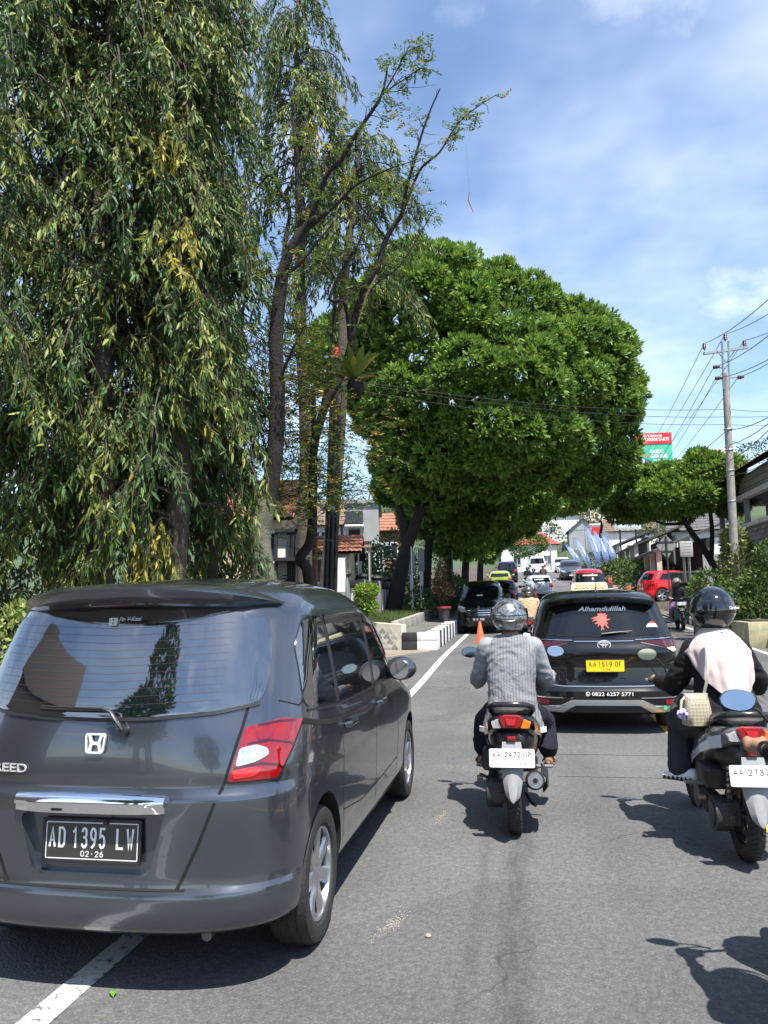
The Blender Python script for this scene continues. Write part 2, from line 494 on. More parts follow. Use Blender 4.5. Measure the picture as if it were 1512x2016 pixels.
_wheel_cache = {}
def wheel_meshes(r=.30, wd=.185, rim=.2, spokes=5, key=None, twin=True, mrim=None):
    k = (r, wd, rim, spokes, twin, mrim.name if mrim else '')
    if k in _wheel_cache: return _wheel_cache[k]
    t = MB(); h = wd/2
    prof = [(rim, -h*.78), (rim+.012, -h*.93), (r*.86, -h*1.0), (r*.955, -h*.93), (r*.99, -h*.72), (r, -h*.5), (r*.988, -h*.47), (r*.988, -h*.43), (r, -h*.40), (r, -h*.06), (r*.988, -h*.03), (r*.988, h*.03), (r, h*.06), (r, h*.40), (r*.988, h*.43), (r*.988, h*.47), (r, h*.5), (r*.99, h*.72), (r*.955, h*.93), (r*.86, h*1.0), (rim+.012, h*.93), (rim, h*.78)]
    t.lathe(prof, axis='X', n=56)
    tyre = t.mesh('tyre', M_RUBBER, smooth=40)
    b = MB(); h2 = h*.82
    b.lathe([(rim*.60, -h2), (rim*1.0, -h2), (rim*1.0, h2), (rim*.975, h2*1.04), (rim*.93, h2), (rim*.90, h2*.5), (rim*.88, -h2*.7), (rim*.3, -h2*.8)], axis='X', n=48)
    b.mi = 1; b.lathe([(.001, -h2*.25), (rim*.86, -h2*.25)], axis='X', n=36); b.mi = 0
    # hub and spokes
    b.lathe([(.001, h2*.86), (rim*.12, h2*.84), (rim*.20, h2*.74), (rim*.26, h2*.5), (rim*.26, 0)], axis='X', n=24)
    for i in range(spokes):
        a0 = 2*math.pi*i/spokes
        for da in ((-.17, .17) if twin else (0,)):
            rings = []
            for (q, hw, zt, dep) in ((.16, .20 if not twin else .12, .80, .30), (.5, .155 if not twin else .085, .84, .26), (.93, .20 if not twin else .09, .90, .22)):
                a = a0 + da * (.55 + .6*q)
                c = Vector((0, math.cos(a), math.sin(a)))*rim*q; tt = Vector((0, -math.sin(a), math.cos(a)))*rim*hw
                ax = Vector((1, 0, 0))
                rings.append([c - tt + ax*(h2*zt - .012), c - tt*.7 + ax*h2*zt, c + tt*.7 + ax*h2*zt, c + tt + ax*(h2*zt - .012), c + tt*.8 + ax*(h2*(zt-dep)), c - tt*.8 + ax*(h2*(zt-dep))])
            b.loft(rings)
    for i in range(5):
        a = 2*math.pi*(i+.5)/5; c = Vector((h2*.62, math.cos(a)*rim*.2, math.sin(a)*rim*.2))
        b.cyl(c, c + Vector((h2*.2, 0, 0)), rim*.03, n=6)
    rm = b.mesh('rim', [mrim or M_ALLOY, M_DARK], smooth=30)
    _wheel_cache[k] = (tyre, rm); return tyre, rm
def add_wheels(root, pos, **k):
    ty, rm = wheel_meshes(**k); r = k.get('r', .30)
    for (x, y) in pos:
        w = link('wheel', ty, root, (x, y, r)); q = link('rim', rm, w)
        if x < 0: w.rotation_euler = (0, 0, math.pi)
        w.rotation_euler.x = random.uniform(0, 6)
        if x < 0: w.rotation_euler = (random.uniform(0, 6), 0, math.pi)
def arch_cut(y, r, rz, w):
    c = MB(); c.mi = 1; c.cyl((-w-.2, y, rz), (-w+.26, y, rz), r, n=40); a = c
    d = MB(); d.mi = 1; d.cyl((w-.26, y, rz), (w+.2, y, rz), r, n=40)
    return [a, d]
def mirror_x(fn):
    for s_ in (1, -1): fn(s_)
def ribbon_letters(): pass

def emblem_h(m, parent, loc, w=.10, rot=(0,0,0)):
    """rounded rim with an H-shaped figure inside"""
    mb = MB(); h = w*.86
    outer = round_poly([(-w/2, h/2), (w/2, h/2), (w*.42, -h/2), (-w*.42, -h/2)], w*.14, 4)
    inner = [(x*.82, y*.80) for x, y in outer]; n = len(outer)
    fr = [(x, -.012, y) for x, y in outer]; fi = [(x, -.012, y) for x, y in inner]; bk = [(x, .0, y) for x, y in outer]; bi = [(x, 0, y) for x, y in inner]
    vs_ = fr + fi + bk + bi; fs_ = []
    for i in range(n):
        j = (i+1) % n
        fs_ += [(i, j, n+j, n+i), (i, 2*n+i, 2*n+j, j), (n+i, n+j, 3*n+j, 3*n+i)]
    mb.add(vs_, fs_)
    for s_ in (-1, 1):
        mb.prism([(s_*w*.36, h*.42), (s_*w*.22, h*.42), (s_*w*.13, h*.06), (s_*w*.13, -h*.06), (s_*w*.19, -h*.42), (s_*w*.31, -h*.42), (s_*w*.25, 0)], -.011, 0)
    mb.prism([(-w*.14, h*.08), (w*.14, h*.08), (w*.14, -h*.08), (-w*.14, -h*.08)], -.0105, 0)
    o = mb.build('emblem', m, parent, smooth=30); o.location = loc; o.rotation_euler = rot; return o
def ring_xz(mb, c, rx, rz, t, y=-.006, n=28):
    pts = [Vector((c[0] + math.cos(2*math.pi*i/n)*rx, c[1], c[2] + math.sin(2*math.pi*i/n)*rz)) for i in range(n+1)]
    mb.tube(pts, t, 6, caps=False); return mb
def emblem_ovals(m, parent, loc, w=.13):
    mb = MB(); h = w*.68
    ring_xz(mb, (0, -.006, 0), w/2, h/2, .009); ring_xz(mb, (0, -.007, h*.17), w*.33, h*.22, .0075); ring_xz(mb, (0, -.008, -h*.02), w*.12, h*.44, .0075)
    mb.cyl((0, -.002, 0), (0, .004, 0), w*.2, n=20)
    o = mb.build('emblem', m, parent); o.location = loc; return o
def _arc(cx, cy, rx, ry, a0, a1, n=10): return [(cx + math.cos(R(a0 + (a1-a0)*i/n))*rx, cy + math.sin(R(a0 + (a1-a0)*i/n))*ry) for i in range(n+1)]
GLYPH = {'A': [[(0, 0), (.5, 1), (1, 0)], [(.16, .32), (.84, .32)]], 'D': [[(0, 0), (0, 1), (.5, 1)] + _arc(.5, .7, .5, .3, 90, 0) + _arc(.5, .3, .5, .3, 0, -90) + [(0, 0)]],
    '1': [[(.1, .8), (.5, 1), (.5, 0)]], '2': [_arc(.5, .72, .5, .28, 170, -25) + [(0, 0), (1, 0)]], '3': [_arc(.5, .75, .45, .25, 160, -70) , [(.35, .52)] + _arc(.5, .27, .5, .27, 80, -160)],
    '4': [[(.75, 0), (.75, 1), (0, .28), (1, .28)]], '5': [[(.95, 1), (.12, 1), (.05, .55)] + _arc(.48, .32, .5, .32, 125, -155)], '6': [_arc(.5, .30, .5, .30, 0, 360, 18), [(.0, .30), (.08, .6), (.3, .85), (.75, 1)]],
    '7': [[(0, 1), (1, 1), (.35, 0)]], '8': [_arc(.5, .75, .42, .25, 0, 360, 18), _arc(.5, .25, .5, .25, 0, 360, 18)], '9': [_arc(.5, .70, .5, .30, 0, 360, 18), [(1.0, .70), (.92, .4), (.7, .15), (.25, 0)]],
    '0': [_arc(.5, .7, .5, .3, 0, 180) + _arc(.5, .3, .5, .3, 180, 360) + [(1, .7)]], 'O': [_arc(.5, .7, .5, .3, 0, 180) + _arc(.5, .3, .5, .3, 180, 360) + [(1, .7)]], 'L': [[(0, 1), (0, 0), (1, 0)]], 'W': [[(0, 1), (.25, 0), (.5, .62), (.75, 0), (1, 1)]],
    'P': [[(0, 0), (0, 1), (.5, 1)] + _arc(.5, .76, .5, .24, 90, -90) + [(0, .52)]], 'F': [[(0, 0), (0, 1), (1, 1)], [(.02, .52), (.8, .52)]], 'E': [[(1, 1), (0, 1), (0, 0), (1, 0)], [(.02, .52), (.8, .52)]], 'B': [[(0, 0), (0, 1), (.5, 1)] + _arc(.5, .77, .42, .23, 90, -90) + [(.1, .54)], [(.45, .54)] + _arc(.5, .27, .5, .27, 90, -90) + [(0, 0)]], 'K': [[(0, 0), (0, 1)], [(1, 1), (.06, .45)], [(.3, .58), (1, 0)]], '·': [[(.35, .5), (.65, .5)]]}
def stroke_text(txt, w, h, st):
    """pressed plate lettering of even stroke width st, centred, facing -Y"""
    n = len(txt); gap = .34; cw = w/(n + gap*(n-1)) if n else w; mb = MB(); lay = 0
    for k, ch in enumerate(txt):
        if ch not in GLYPH: continue
        x0 = -w/2 + k*cw*(1+gap)
        for line in GLYPH[ch]:
            lay += 1; pts = [Vector((x0 + st/2 + u*(cw-st), -h/2 + st/2 + v*(h-st))) for u, v in line]; m = len(pts); Lr, Rr = [], []
            closed = (pts[0]-pts[-1]).length < 1e-4
            for i in range(m):
                a = pts[i-1] if i else (pts[-2] if closed else None); b = pts[i+1] if i < m-1 else (pts[1] if closed else None); p = pts[i]
                d0 = (p-a).normalized() if a is not None else None; d1 = (b-p).normalized() if b is not None else None
                if d0 is None: d0 = d1; p = p - d0*(st*.3 if not closed else 0)
                if d1 is None: d1 = d0; p = p + d0*(st*.3 if not closed else 0)
                n0, n1 = Vector((-d0.y, d0.x)), Vector((-d1.y, d1.x)); mt = (n0+n1); mt = mt.normalized() if mt.length > .05 else n0
                k_ = min(1.9, 1/max(.3, mt.dot(n0))); y = -.0004 - .00015*(lay % 3)
                Lr.append((p.x + mt.x*st/2*k_, y, p.y + mt.y*st/2*k_)); Rr.append((p.x - mt.x*st/2*k_, y, p.y - mt.y*st/2*k_))
            mb.sheet([Lr, Rr])
    return mb
def plate(parent, loc, w, h, rows, mplate, mink, frame=None, rot=(0,0,0), border=None, name='number_plate', inset=.0):
    """rows: (text, width, height, dx, dz)"""
    mb = MB(); mb.prism(round_poly([(-w/2, h/2), (w/2, h/2), (w/2, -h/2), (-w/2, -h/2)], .012, 3), -.002, .002)
    o = mb.build(name, mplate, parent, smooth=0); o.location = loc; o.rotation_euler = rot
    if frame:
        fb = MB(); t = .011; W, H = w+2*t, h+2*t
        for (cx, cz, dx, dz) in ((0, H/2-t/2, W, t), (0, -H/2+t/2, W, t), (-W/2+t/2, 0, t, H-2*t), (W/2-t/2, 0, t, H-2*t)): fb.box((cx, 0, cz), (dx, .012, dz), bev=.002)
        fb.build('plate_frame', frame, o)
    if border:
        bb = MB(); t = .0035; W, H = w-.012, h-.012
        for (cx, cz, dx, dz) in ((0, H/2, W, t), (0, -H/2, W, t), (-W/2, 0, t, H), (W/2, 0, t, H)): bb.box((cx, -.0022, cz), (dx, .001, dz))
        bb.build('plate_border', border, o, smooth=0)
    for (tx, tw, th, dx, dz) in rows:
        q = stroke_text(tx, tw, th, min(th*.145, tw/max(1, len(tx))*.24)); t_ = q.build('lettering', mink, o, smooth=0, fix=False); t_.location = (dx, -.0026, dz)
    return o
FREED_LOC, FREED_RZ = (-1.86, 3.05, 0), 0
AVZ_LOC, AVZ_RZ = (.85, 9.4, 0), 0
# ------------------------------------------------------------------ the grey minivan
M_BROWNST_ = mat('exhaust_steel', (.16, .15, .14), rough=.45, metal=.8, var=.3)
def build_minivan():
    root = empty('parked_minivan', FREED_LOC, FREED_RZ)
    tag(root, 'dark grey metallic minivan with roof spoiler and black number plate straddling the white edge line', 'minivan')
    PT = paint('gunmetal_paint', (.105, .115, .135), metal=.8, rough=.24)
    prof = [(.225, .74, .16, 4.00, .50, 3.0, .7, 2.6), (.255, .80, .05, 4.12, .50, 3.0, .7, 2.6), (.29, .825, .015, 4.17, .50, 3.0, .7, 2.6), (.36, .838, .0, 4.2, .50, 3.0, .7, 2.6),
            (.405, .84, .0, 4.21, .5, 3.0, .7, 2.6), (.425, .842, .006, 4.21, .5, 3.0, .7, 2.6), (.445, .843, .036, 4.21, .5, 3.0, .7, 2.6), (.48, .844, .040, 4.2, .5, 3.0, .7, 2.6),
            (.72, .847, .034, 4.15, .5, 3.0, .7, 2.5), (.785, .8475, .037, 4.13, .5, 3.0, .7, 2.5), (.835, .847, .066, 4.08, .5, 3.0, .72, 2.5), (.87, .847, .067, 4.02, .5, 3.0, .75, 2.4), (.95, .845, .072, 3.85, .52, 2.9, .85, 2.3),
            (1.03, .838, .083, 3.58, .54, 2.8, .9, 2.2), (1.12, .830, .105, 3.38, .56, 2.7, .9, 2.2), (1.30, .806, .175, 3.08, .58, 2.7, .8, 2.2),
            (1.45, .778, .245, 2.80, .58, 2.7, .75, 2.2), (1.555, .750, .30, 2.52, .58, 2.7, .7, 2.2), (1.61, .715, .34, 2.35, .58, 2.6, .7, 2.2),
            (1.655, .645, .45, 2.15, .58, 2.5, .65, 2.2), (1.685, .54, .62, 1.98, .55, 2.3, .6, 2.2), (1.705, .40, .85, 1.8, .4, 2.2, .4, 2.2), (1.715, .2, 1.05, 1.6, .25, 2.1, .25, 2.1)]
    prof = [(z + .03*max(0, z - 1.1)/.6,) + q for (z, *q_) in prof for q in (tuple(q_),)]
    B = CarBody(prof); rear, wrap, wrapL = B.mp('rear'), B.mp('wrap', 1), B.mp('wrap', -1)
    sideR, sideL = B.mp('side', 1), B.mp('side', -1)
    wy = (.70, 3.44); RW = .308
    cut = arch_cut(wy[0], .352, .325, .84) + arch_cut(wy[1], .352, .325, .84)
    rc = MB(); rc.prism(round_poly([(-.335, .735), (.335, .735), (.265, .480), (-.265, .480)], .05, 4), -.2, .088)
    cut.append(rc)
    body = B.mesh_obj('body', PT, root, rows=64, cutters=cut)
    # rear glass
    gp = [(-.672, 1.168), (-.5, 1.138), (-.25, 1.122), (0, 1.117), (.25, 1.122), (.5, 1.138), (.672, 1.168), (.688, 1.24), (.686, 1.36), (.668, 1.47), (.625, 1.548), (.43, 1.574), (0, 1.582), (-.43, 1.574), (-.625, 1.548), (-.668, 1.47), (-.686, 1.36), (-.688, 1.24)]
    g = MB(); patch(g, rear, gp, .006, 22, 30, B, r=.03); gl = g.build('rear_window', M_GLASS, root, smooth=60)
    d = MB()
    for i in range(11): strip(d, rear, [(-.60, 1.19 + i*.033), (0, 1.165 + i*.033), (.52, 1.185 + i*.033)], .0009, .0085, B, 10)
    d.build('defroster_lines', mat('defroster', (.07, .035, .02), rough=.6), gl, smooth=0)
    tr = MB(); strip(tr, rear, [(x, z - .008) for x, z in gp[:7]], .014, .008, B, 6); tr.build('window_trim', M_BLACKPL, gl, smooth=0)
    put_text("I'm V-Kool", M_WHITEPL, gl, (.045, B.rear(0, 1.545) - .012, 1.542), width=.11, height=.022, rot=(R(-22), 0, 0), shear=.3, ext=.0004)
    em = emblem_h(M_WHITEPL, gl, (-.035, B.rear(0, 1.53) - .011, 1.527), .04, (R(-22), 0, 0)); em.name = 'window_sticker'
    # tailgate gap, tail lamps
    for s_, wf in ((1, wrap), (-1, wrapL)):
        q = MB(); strip(q, wf, [(0.66, 1.19), (0.635, 1.07), (0.572, 0.85), (0.48, 0.62), (0.39, 0.437)], .013, .0016, B); q.build('panel_gap', M_GAP, root, smooth=0)
        t = MB(); patch(t, wf, [(0.645, 1.065), (0.81, 1.09), (0.95, 1.073), (0.88, 0.97), (0.795, 0.855), (0.587, 0.855)], .010, 14, 18, B, .02, r=.012)
        tl = t.build('tail_light', M_REDLENS, root, smooth=50)
        c = MB(); patch(c, wf, [(0.628, 0.985), (0.7, 0.995), (0.75, 0.975), (0.755, 0.95), (0.705, 0.928), (0.615, 0.912)], .014, 8, 10, B, .01, r=.015); c.build('reversing_lamp', M_CLEARLENS, tl, smooth=50)
        c = MB(); patch(c, wf, [(0.695, 1.05), (0.74, 1.055), (0.76, 1.055), (0.77, 1.025), (0.75, 1.012), (0.7, 1.012)], .0135, 8, 10, B, .01, r=.02); c.build('brake_lamp', mat('dark_red', (.22, .004, .008), rough=.12, coat=1), tl, smooth=50)
        c = MB(); patch(c, wf, [(0.605, 0.9), (0.68, 0.908), (0.73, 0.9), (0.7, 0.872), (0.605, 0.864)], .0135, 8, 10, B, .01, r=.015); c.build('reflector', mat('bright_red', (.50, .012, .018), rough=.2, coat=1), tl, smooth=50)
        e = MB(); strip(e, wf, [(0.955, 1.075), (0.883, 0.97), (0.798, 0.852), (0.58, 0.851)], .007, .0105, B); e.build('lamp_edge', M_GAP, tl, smooth=0)
        for ln in ([(.66, 1.000), (.76, 1.006), (.86, .985), (.90, .965)], [(.61, .905), (.72, .918), (.80, .905), (.83, .885)], [(.70, 1.070), (.80, 1.078), (.90, 1.072)]):
            e = MB(); strip(e, wf, ln, .010, .0112, B); e.build('lamp_rib', M_REDDARK, tl, smooth=0)
    q = MB(); strip(q, rear, [(-.425, .437), (0, .437), (.425, .437)], .012, .0016, B, 12); q.build('panel_gap', M_GAP, root, smooth=0)
    # spoiler
    sp = MB(); rings = []
    for i in range(33):
        x = -.685 + 1.37*i/32; a = abs(x)/.685; dz = -.075*a**3.2 - .008*a; dy = .40*a**2.5; th = 1 - .8*a**5
        yb = .125 + dy; zt = 1.69 + dz
        rings.append([Vector((x, yb + .42 - dy*.4, zt + .020*th)), Vector((x, yb + .18, zt + .018*th)), Vector((x, yb + .05, zt + .008*th)), Vector((x, yb, zt - .012*th)), Vector((x, yb + .008, zt - .040*th)), Vector((x, yb + .07, zt - .082*th)), Vector((x, yb + .20, zt - .10*th)), Vector((x, yb + .38 - dy*.4, zt - .06*th))])
    sp.loft(rings); spo = sp.build('spoiler', PT, root, smooth=40)
    bl = MB(); bl.box((0, .20, 1.612), (.22, .02, .018), bev=.004); bl.build('brake_light', M_REDDARK, spo)
    # wiper
    yb = lambda x, z: B.rear(x, z)
    w = MB(); pts = [(.128, yb(.128, 1.07) - .028, 1.075), (.10, yb(.1, 1.1) - .042, 1.115), (.07, yb(.07, 1.15) - .045, 1.148), (.03, yb(.03, 1.16) - .043, 1.160), (-.06, yb(-.06, 1.16) - .040, 1.162), (-.285, yb(-.285, 1.165) - .034, 1.168)]
    w.tube(pts, [.016, .014, .013, .012, .010, .007], 8, flat=.6); w.cyl((.13, yb(.13, 1.06) + .01, 1.066), (.13, yb(.13, 1.06) - .036, 1.066), .019, n=16)
    wp = w.build('wiper', M_BLACKPL, root)
    w = MB(); w.tube([(.02, yb(0, 1.14) - .016, 1.150), (-.15, yb(-.15, 1.15) - .013, 1.150), (-.30, yb(-.3, 1.16) - .012, 1.154)], .006, 6); w.build('wiper_blade', M_GAP, wp)
    # badges, garnish, plate
    emblem_h(M_BADGE, root, (0, B.rear(0, 1.0) - .002, 1.015), .098, (R(-8), 0, 0))
    put_text('FREED', M_BADGE, root, (-.435, B.rear(.43, .905) - .006, .905), width=.215, height=.036, name='model_badge', ext=.002, bold=.01, rot=(0, 0, R(-7)))
    gm = MB(); rings = []
    for i in range(25):
        x = -.343 + .686*i/24; a = abs(x)/.343; k = 1 - .18*a**6; y0 = B.rear(x, .76)
        rings.append([Vector((x, y0 + .004, 0.825 - .012*a*a)), Vector((x, y0 - .022*k, 0.820 - .014*a*a)), Vector((x, y0 - .038*k, 0.796 - .006*a*a)), Vector((x, y0 - .036*k, 0.772)), Vector((x, y0 - .024*k, 0.768)), Vector((x, y0 - .022*k, 0.738 + .006*a**4)), Vector((x, y0 + .03, 0.735 + .006*a**4))])
    gm.loft(rings); gn = gm.build('chrome_garnish', M_CHROME, root, smooth=65)
    sl = MB(); sl.box((-.14, B.rear(.14, .72) - .024, 0.752), (.05, .004, .010), bev=.002); sl.build('key_slot', M_BLACKPL, gn)
    pl = plate(root, (-.008, .070, .612), .435, .158, [('AD', .078, .084, -.160, .012), ('1395', .155, .086, -.012, .012), ('LW', .082, .086, .155, .012), ('02·26', .105, .024, .005, -.052)], M_PLATEBK, M_WHITEPL, M_BLACKPL, (R(-3), 0, 0), M_WHITEPL)
    k = MB(); k.box((.062, .062, .692), (.022, .02, .02), bev=.004); k.build('camera', M_BLACKPL, root)
    # side glass, doors, gaps
    for s_, sf in ((1, sideR), (-1, sideL)):
        m1 = MB(); patch(m1, sf, [(.475, 1.12), (.995, 1.075), (.93, 1.53), (.66, 1.53), (.52, 1.40)], .005, 14, 12, B, r=.05); m1.build('quarter_window', M_GLASS, root, smooth=60)
        m1 = MB(); patch(m1, sf, [(1.075, 1.07), (1.93, 1.06), (1.86, 1.525), (1.00, 1.53)], .005, 14, 16, B, r=.03); m1.build('door_window', M_GLASS, root, smooth=60)
        m1 = MB(); patch(m1, sf, [(2.01, 1.06), (2.80, 1.06), (2.62, 1.23), (2.38, 1.42), (2.20, 1.505), (1.94, 1.52)], .005, 14, 16, B, r=.03); m1.build('door_window', M_GLASS, root, smooth=60)
        m1 = MB(); patch(m1, sf, [(1.0, 1.072), (1.07, 1.072), (.995, 1.535), (.935, 1.535)], .004, 10, 4, B); m1.build('window_pillar', M_BLACKPL, root, smooth=40)
        m1 = MB(); patch(m1, sf, [(1.935, 1.06), (2.005, 1.06), (1.935, 1.525), (1.865, 1.525)], .004, 10, 4, B); m1.build('window_pillar', M_BLACKPL, root, smooth=40)
        m1 = MB(); patch(m1, sf, [(.99, 1.485), (1.85, 1.475), (1.85, 1.528), (.985, 1.532)], .011, 4, 16, B, .012); m1.build('rain_visor', mat('smoked_plastic', (.012, .012, .012), rough=.08), root, smooth=40)
        m1 = MB(); patch(m1, sf, [(1.93, 1.472), (2.30, 1.41), (2.62, 1.20), (2.68, 1.20), (2.36, 1.44), (1.93, 1.525)], .011, 8, 16, B, .012); m1.build('rain_visor', mat('smoked_plastic', (.012, .012, .012), rough=.08), root, smooth=40)
        for ln in ([(1.02, 1.56), (1.08, 1.06), (1.11, .80), (1.10, .36)], [(1.94, 1.55), (2.0, 1.06), (2.02, .7), (1.98, .27)], [(2.86, 1.08), (2.88, .8), (2.86, .55), (2.75, .30)], [(1.09, .50), (1.55, .44), (2.0, .43), (2.8, .44)], [(.50, 1.16), (.44, 1.13), (.34, 1.165)]):
            q = MB(); strip(q, sf, ln, .0055, .0014, B, 8); q.build('panel_gap', M_GAP, root, smooth=0)
        q = MB(); strip(q, sf, [(.40, 1.068), (.60, 1.030), (.85, .995), (1.08, .975)], .026, .002, B, 8); q.build('door_rail', M_GAP, root, smooth=0)
        q = MB(); strip(q, sf, [(.50, 1.10), (1.0, 1.058), (2.0, 1.046), (2.8, 1.046)], .013, .004, B, 12); q.build('belt_trim', M_BLACKPL, root, smooth=0)
        for hy in (1.24, 2.14):
            q = MB(); x0 = B.side(hy, .93)
            q.tube([(s_*x0, hy - .10, .93), (s_*(x0+.03), hy - .08, .935), (s_*(x0+.034), hy + .06, .935), (s_*x0, hy + .09, .93)], [.010, .013, .013, .010], 8, flat=1.3); q.build('door_handle', PT, root)
        q = MB(); patch(q, sf, [(1.08, .19), (3.06, .19), (3.06, .245), (1.08, .245)], .018, 3, 20, B, .03); q.build('side_sill', PT, root, smooth=40)
        # mirror
        q = MB(); q.ell((s_*.94, 2.50, 1.115), (.112, .08, .085), 20, 12); mo = q.build('side_mirror', PT, root, smooth=60)
        q = MB(); q.tube([(s_*.78, 2.58, 1.06), (s_*.89, 2.54, 1.075)], [.035, .03], 8); q.build('mirror_stalk', M_BLACKPL, mo)
        q = MB(); q.cyl((s_*.94, 2.430, 1.115), (s_*.94, 2.419, 1.115), .066, n=20); q.build('mirror_glass', M_CHROME, mo)
    # front glass and lamps (faces away, seen from elsewhere)
    fr = B.mp('front'); q = MB(); patch(q, fr, [(-.70, 1.12), (.70, 1.12), (.58, 1.52), (-.58, 1.52)], .005, 10, 20, B, r=.05); q.build('windscreen', M_GLASS, root, smooth=60)
    for s_ in (-1, 1):
        q = MB(); patch(q, fr, [(s_*.45, .72), (s_*.78, .76), (s_*.78, .86), (s_*.5, .84)], .006, 6, 8, B); q.build('headlight', M_CLEARLENS, root, smooth=50)
    a = MB(); a.ell((.32, 1.05, 1.70), (.022, .05, .022), 12, 8); a.tube([(.32, 1.04, 1.71), (.30, .96, 1.82)], [.006, .002], 6); a.build('antenna', M_BLACKPL, root)
    e = MB(); e.cyl((.50, .10, .245), (.50, .30, .245), .022, n=14); e.build('exhaust', M_BROWNST_, root)
    u = MB(); u.box((0, 2.1, .25), (1.46, 3.5, .10)); u.build('underbody', M_DARK, root)
    ax = MB(); ax.cyl((-.6, .70, .30), (.6, .70, .30), .05, n=10); ax.build('rear_axle', M_DARK, root)
    add_wheels(root, [(s_*.742, y) for s_ in (-1, 1) for y in wy], r=RW, wd=.190, rim=.213, spokes=7, twin=False)
    return root

# ------------------------------------------------------------------ the black taxi ahead
def build_taxi():
    root = empty('taxi_car', AVZ_LOC, AVZ_RZ)
    tag(root, 'black taxi people carrier with yellow number plate, red window sticker and roof sign', 'taxi')
    PT = paint('black_paint', (.0075, .0078, .009), rough=.3)
    prof = [(.22, .72, .14, 4.2, .5, 3.4, .7, 2.6), (.26, .80, .05, 4.3, .5, 3.4, .7, 2.6), (.33, .835, .015, 4.36, .5, 3.4, .7, 2.6), (.43, .85, .0, 4.39, .5, 3.4, .7, 2.6), (.50, .855, .0, 4.39, .5, 3.4, .7, 2.6),
            (.54, .857, .03, 4.39, .5, 3.3, .7, 2.6), (.66, .86, .055, 4.37, .5, 3.3, .7, 2.5), (.80, .863, .065, 4.33, .5, 3.2, .72, 2.5), (.895, .864, .050, 4.2, .5, 3.2, .75, 2.4), (.925, .864, .030, 4.1, .5, 3.2, .75, 2.4), (.96, .863, .035, 4.0, .5, 3.2, .8, 2.4),
            (1.04, .855, .075, 3.75, .5, 3.1, .85, 2.3), (1.10, .845, .10, 3.55, .52, 3.0, .85, 2.3), (1.25, .80, .17, 3.2, .55, 2.9, .8, 2.2), (1.40, .755, .24, 2.9, .55, 2.8, .75, 2.2),
            (1.52, .715, .30, 2.65, .55, 2.8, .7, 2.2), (1.58, .68, .33, 2.5, .55, 2.7, .7, 2.2), (1.63, .62, .40, 2.3, .55, 2.5, .65, 2.2), (1.665, .52, .6, 2.1, .5, 2.4, .6, 2.2), (1.685, .38, .85, 1.9, .4, 2.2, .4, 2.2), (1.695, .2, 1.1, 1.7, .25, 2.1, .25, 2.1)]
    B = CarBody(prof); rear = B.mp('rear'); sideR, sideL = B.mp('side', 1), B.mp('side', -1)
    wy = (.80, 3.55)
    B.mesh_obj('body', PT, root, rows=56, cutters=arch_cut(.80, .36, .33, .855) + arch_cut(3.55, .36, .33, .855))
    gp = [(-.70, 1.16), (-.45, 1.128), (0, 1.118), (.45, 1.128), (.70, 1.16), (.66, 1.33), (.615, 1.465), (.585, 1.49), (.3, 1.505), (0, 1.508), (-.3, 1.505), (-.585, 1.49), (-.615, 1.465), (-.66, 1.33)]
    g = MB(); patch(g, rear, gp, .006, 16, 24, B, r=.02); gl = g.build('rear_window', M_GLASS2, root, smooth=60)
    tl = R(-25)
    put_text('Alhamdulillah', M_WHITEPL, gl, (0.01, B.rear(.1, 1.455) - .016, 1.452), width=.56, height=.062, rot=(tl, 0, 0), shear=.35, ext=.0006, bold=.02)
    # red splash of ribbons
    rs = MB(); random.seed(3)
    cx, cz = .0, 1.325
    def onp(x, z): return (x, B.rear(x, z) - .012, z)
    blob = [(math.cos(a)*.05*(1 + .25*math.sin(3*a)), math.sin(a)*.07*(1 + .2*math.cos(4*a))) for a in [2*math.pi*i/22 for i in range(22)]]
    rs.add([onp(cx + x, cz + z) for x, z in blob] + [onp(cx, cz)], [(i, (i+1) % 22, 22) for i in range(22)])
    for i in range(17):
        a = 2*math.pi*i/17 + random.uniform(-.15, .15); l = random.uniform(.075, .125); w_ = random.uniform(.008, .014); bend = random.uniform(-.5, .5)
        L_, R_ = [], []
        for j in range(6):
            t = j/5; aa = a + bend*t; rr = .035 + (l-.035)*t; ww = w_*(1 - t)**.7 + .001
            L_.append(onp(cx + math.cos(aa)*rr - math.sin(aa)*ww, cz + (math.sin(aa)*rr + math.cos(aa)*ww)*1.05)); R_.append(onp(cx + math.cos(aa)*rr + math.sin(aa)*ww, cz + (math.sin(aa)*rr - math.cos(aa)*ww)*1.05))
        rs.sheet([L_, R_])
    rs.build('window_sticker', mat('red_sticker', (.75, .05, .03), rough=.5), gl, smooth=0)
    st = MB(); patch(st, rear, [(.50, 1.225), (.64, 1.225), (.62, 1.26), (.53, 1.262)], .009, 3, 4, B, 0); st.build('window_sticker', M_WHITEPL, gl, smooth=0)
    st = MB(); patch(st, rear, [(.535, 1.262), (.62, 1.262), (.60, 1.285), (.56, 1.288)], .009, 3, 4, B, 0); st.build('window_sticker', mat('red_sticker', (.75, .05, .03)), gl, smooth=0)
    # spoiler
    sp = MB(); rings = []
    for i in range(25):
        x = -.62 + 1.24*i/24; a = abs(x)/.62; dz = -.055*a**3; dy = .10*a**2.6; yb = .155 + dy; zt = 1.588 + dz
        rings.append([Vector((x, yb + .36, zt + .02)), Vector((x, yb + .12, zt + .014)), Vector((x, yb, zt - .004)), Vector((x, yb + .005, zt - .026)), Vector((x, yb + .12, zt - .075)), Vector((x, yb + .34, zt - .06))])
    sp.loft(rings); spo = sp.build('spoiler', PT, root, smooth=40)
    for i in range(26):
        pass
    q = MB()
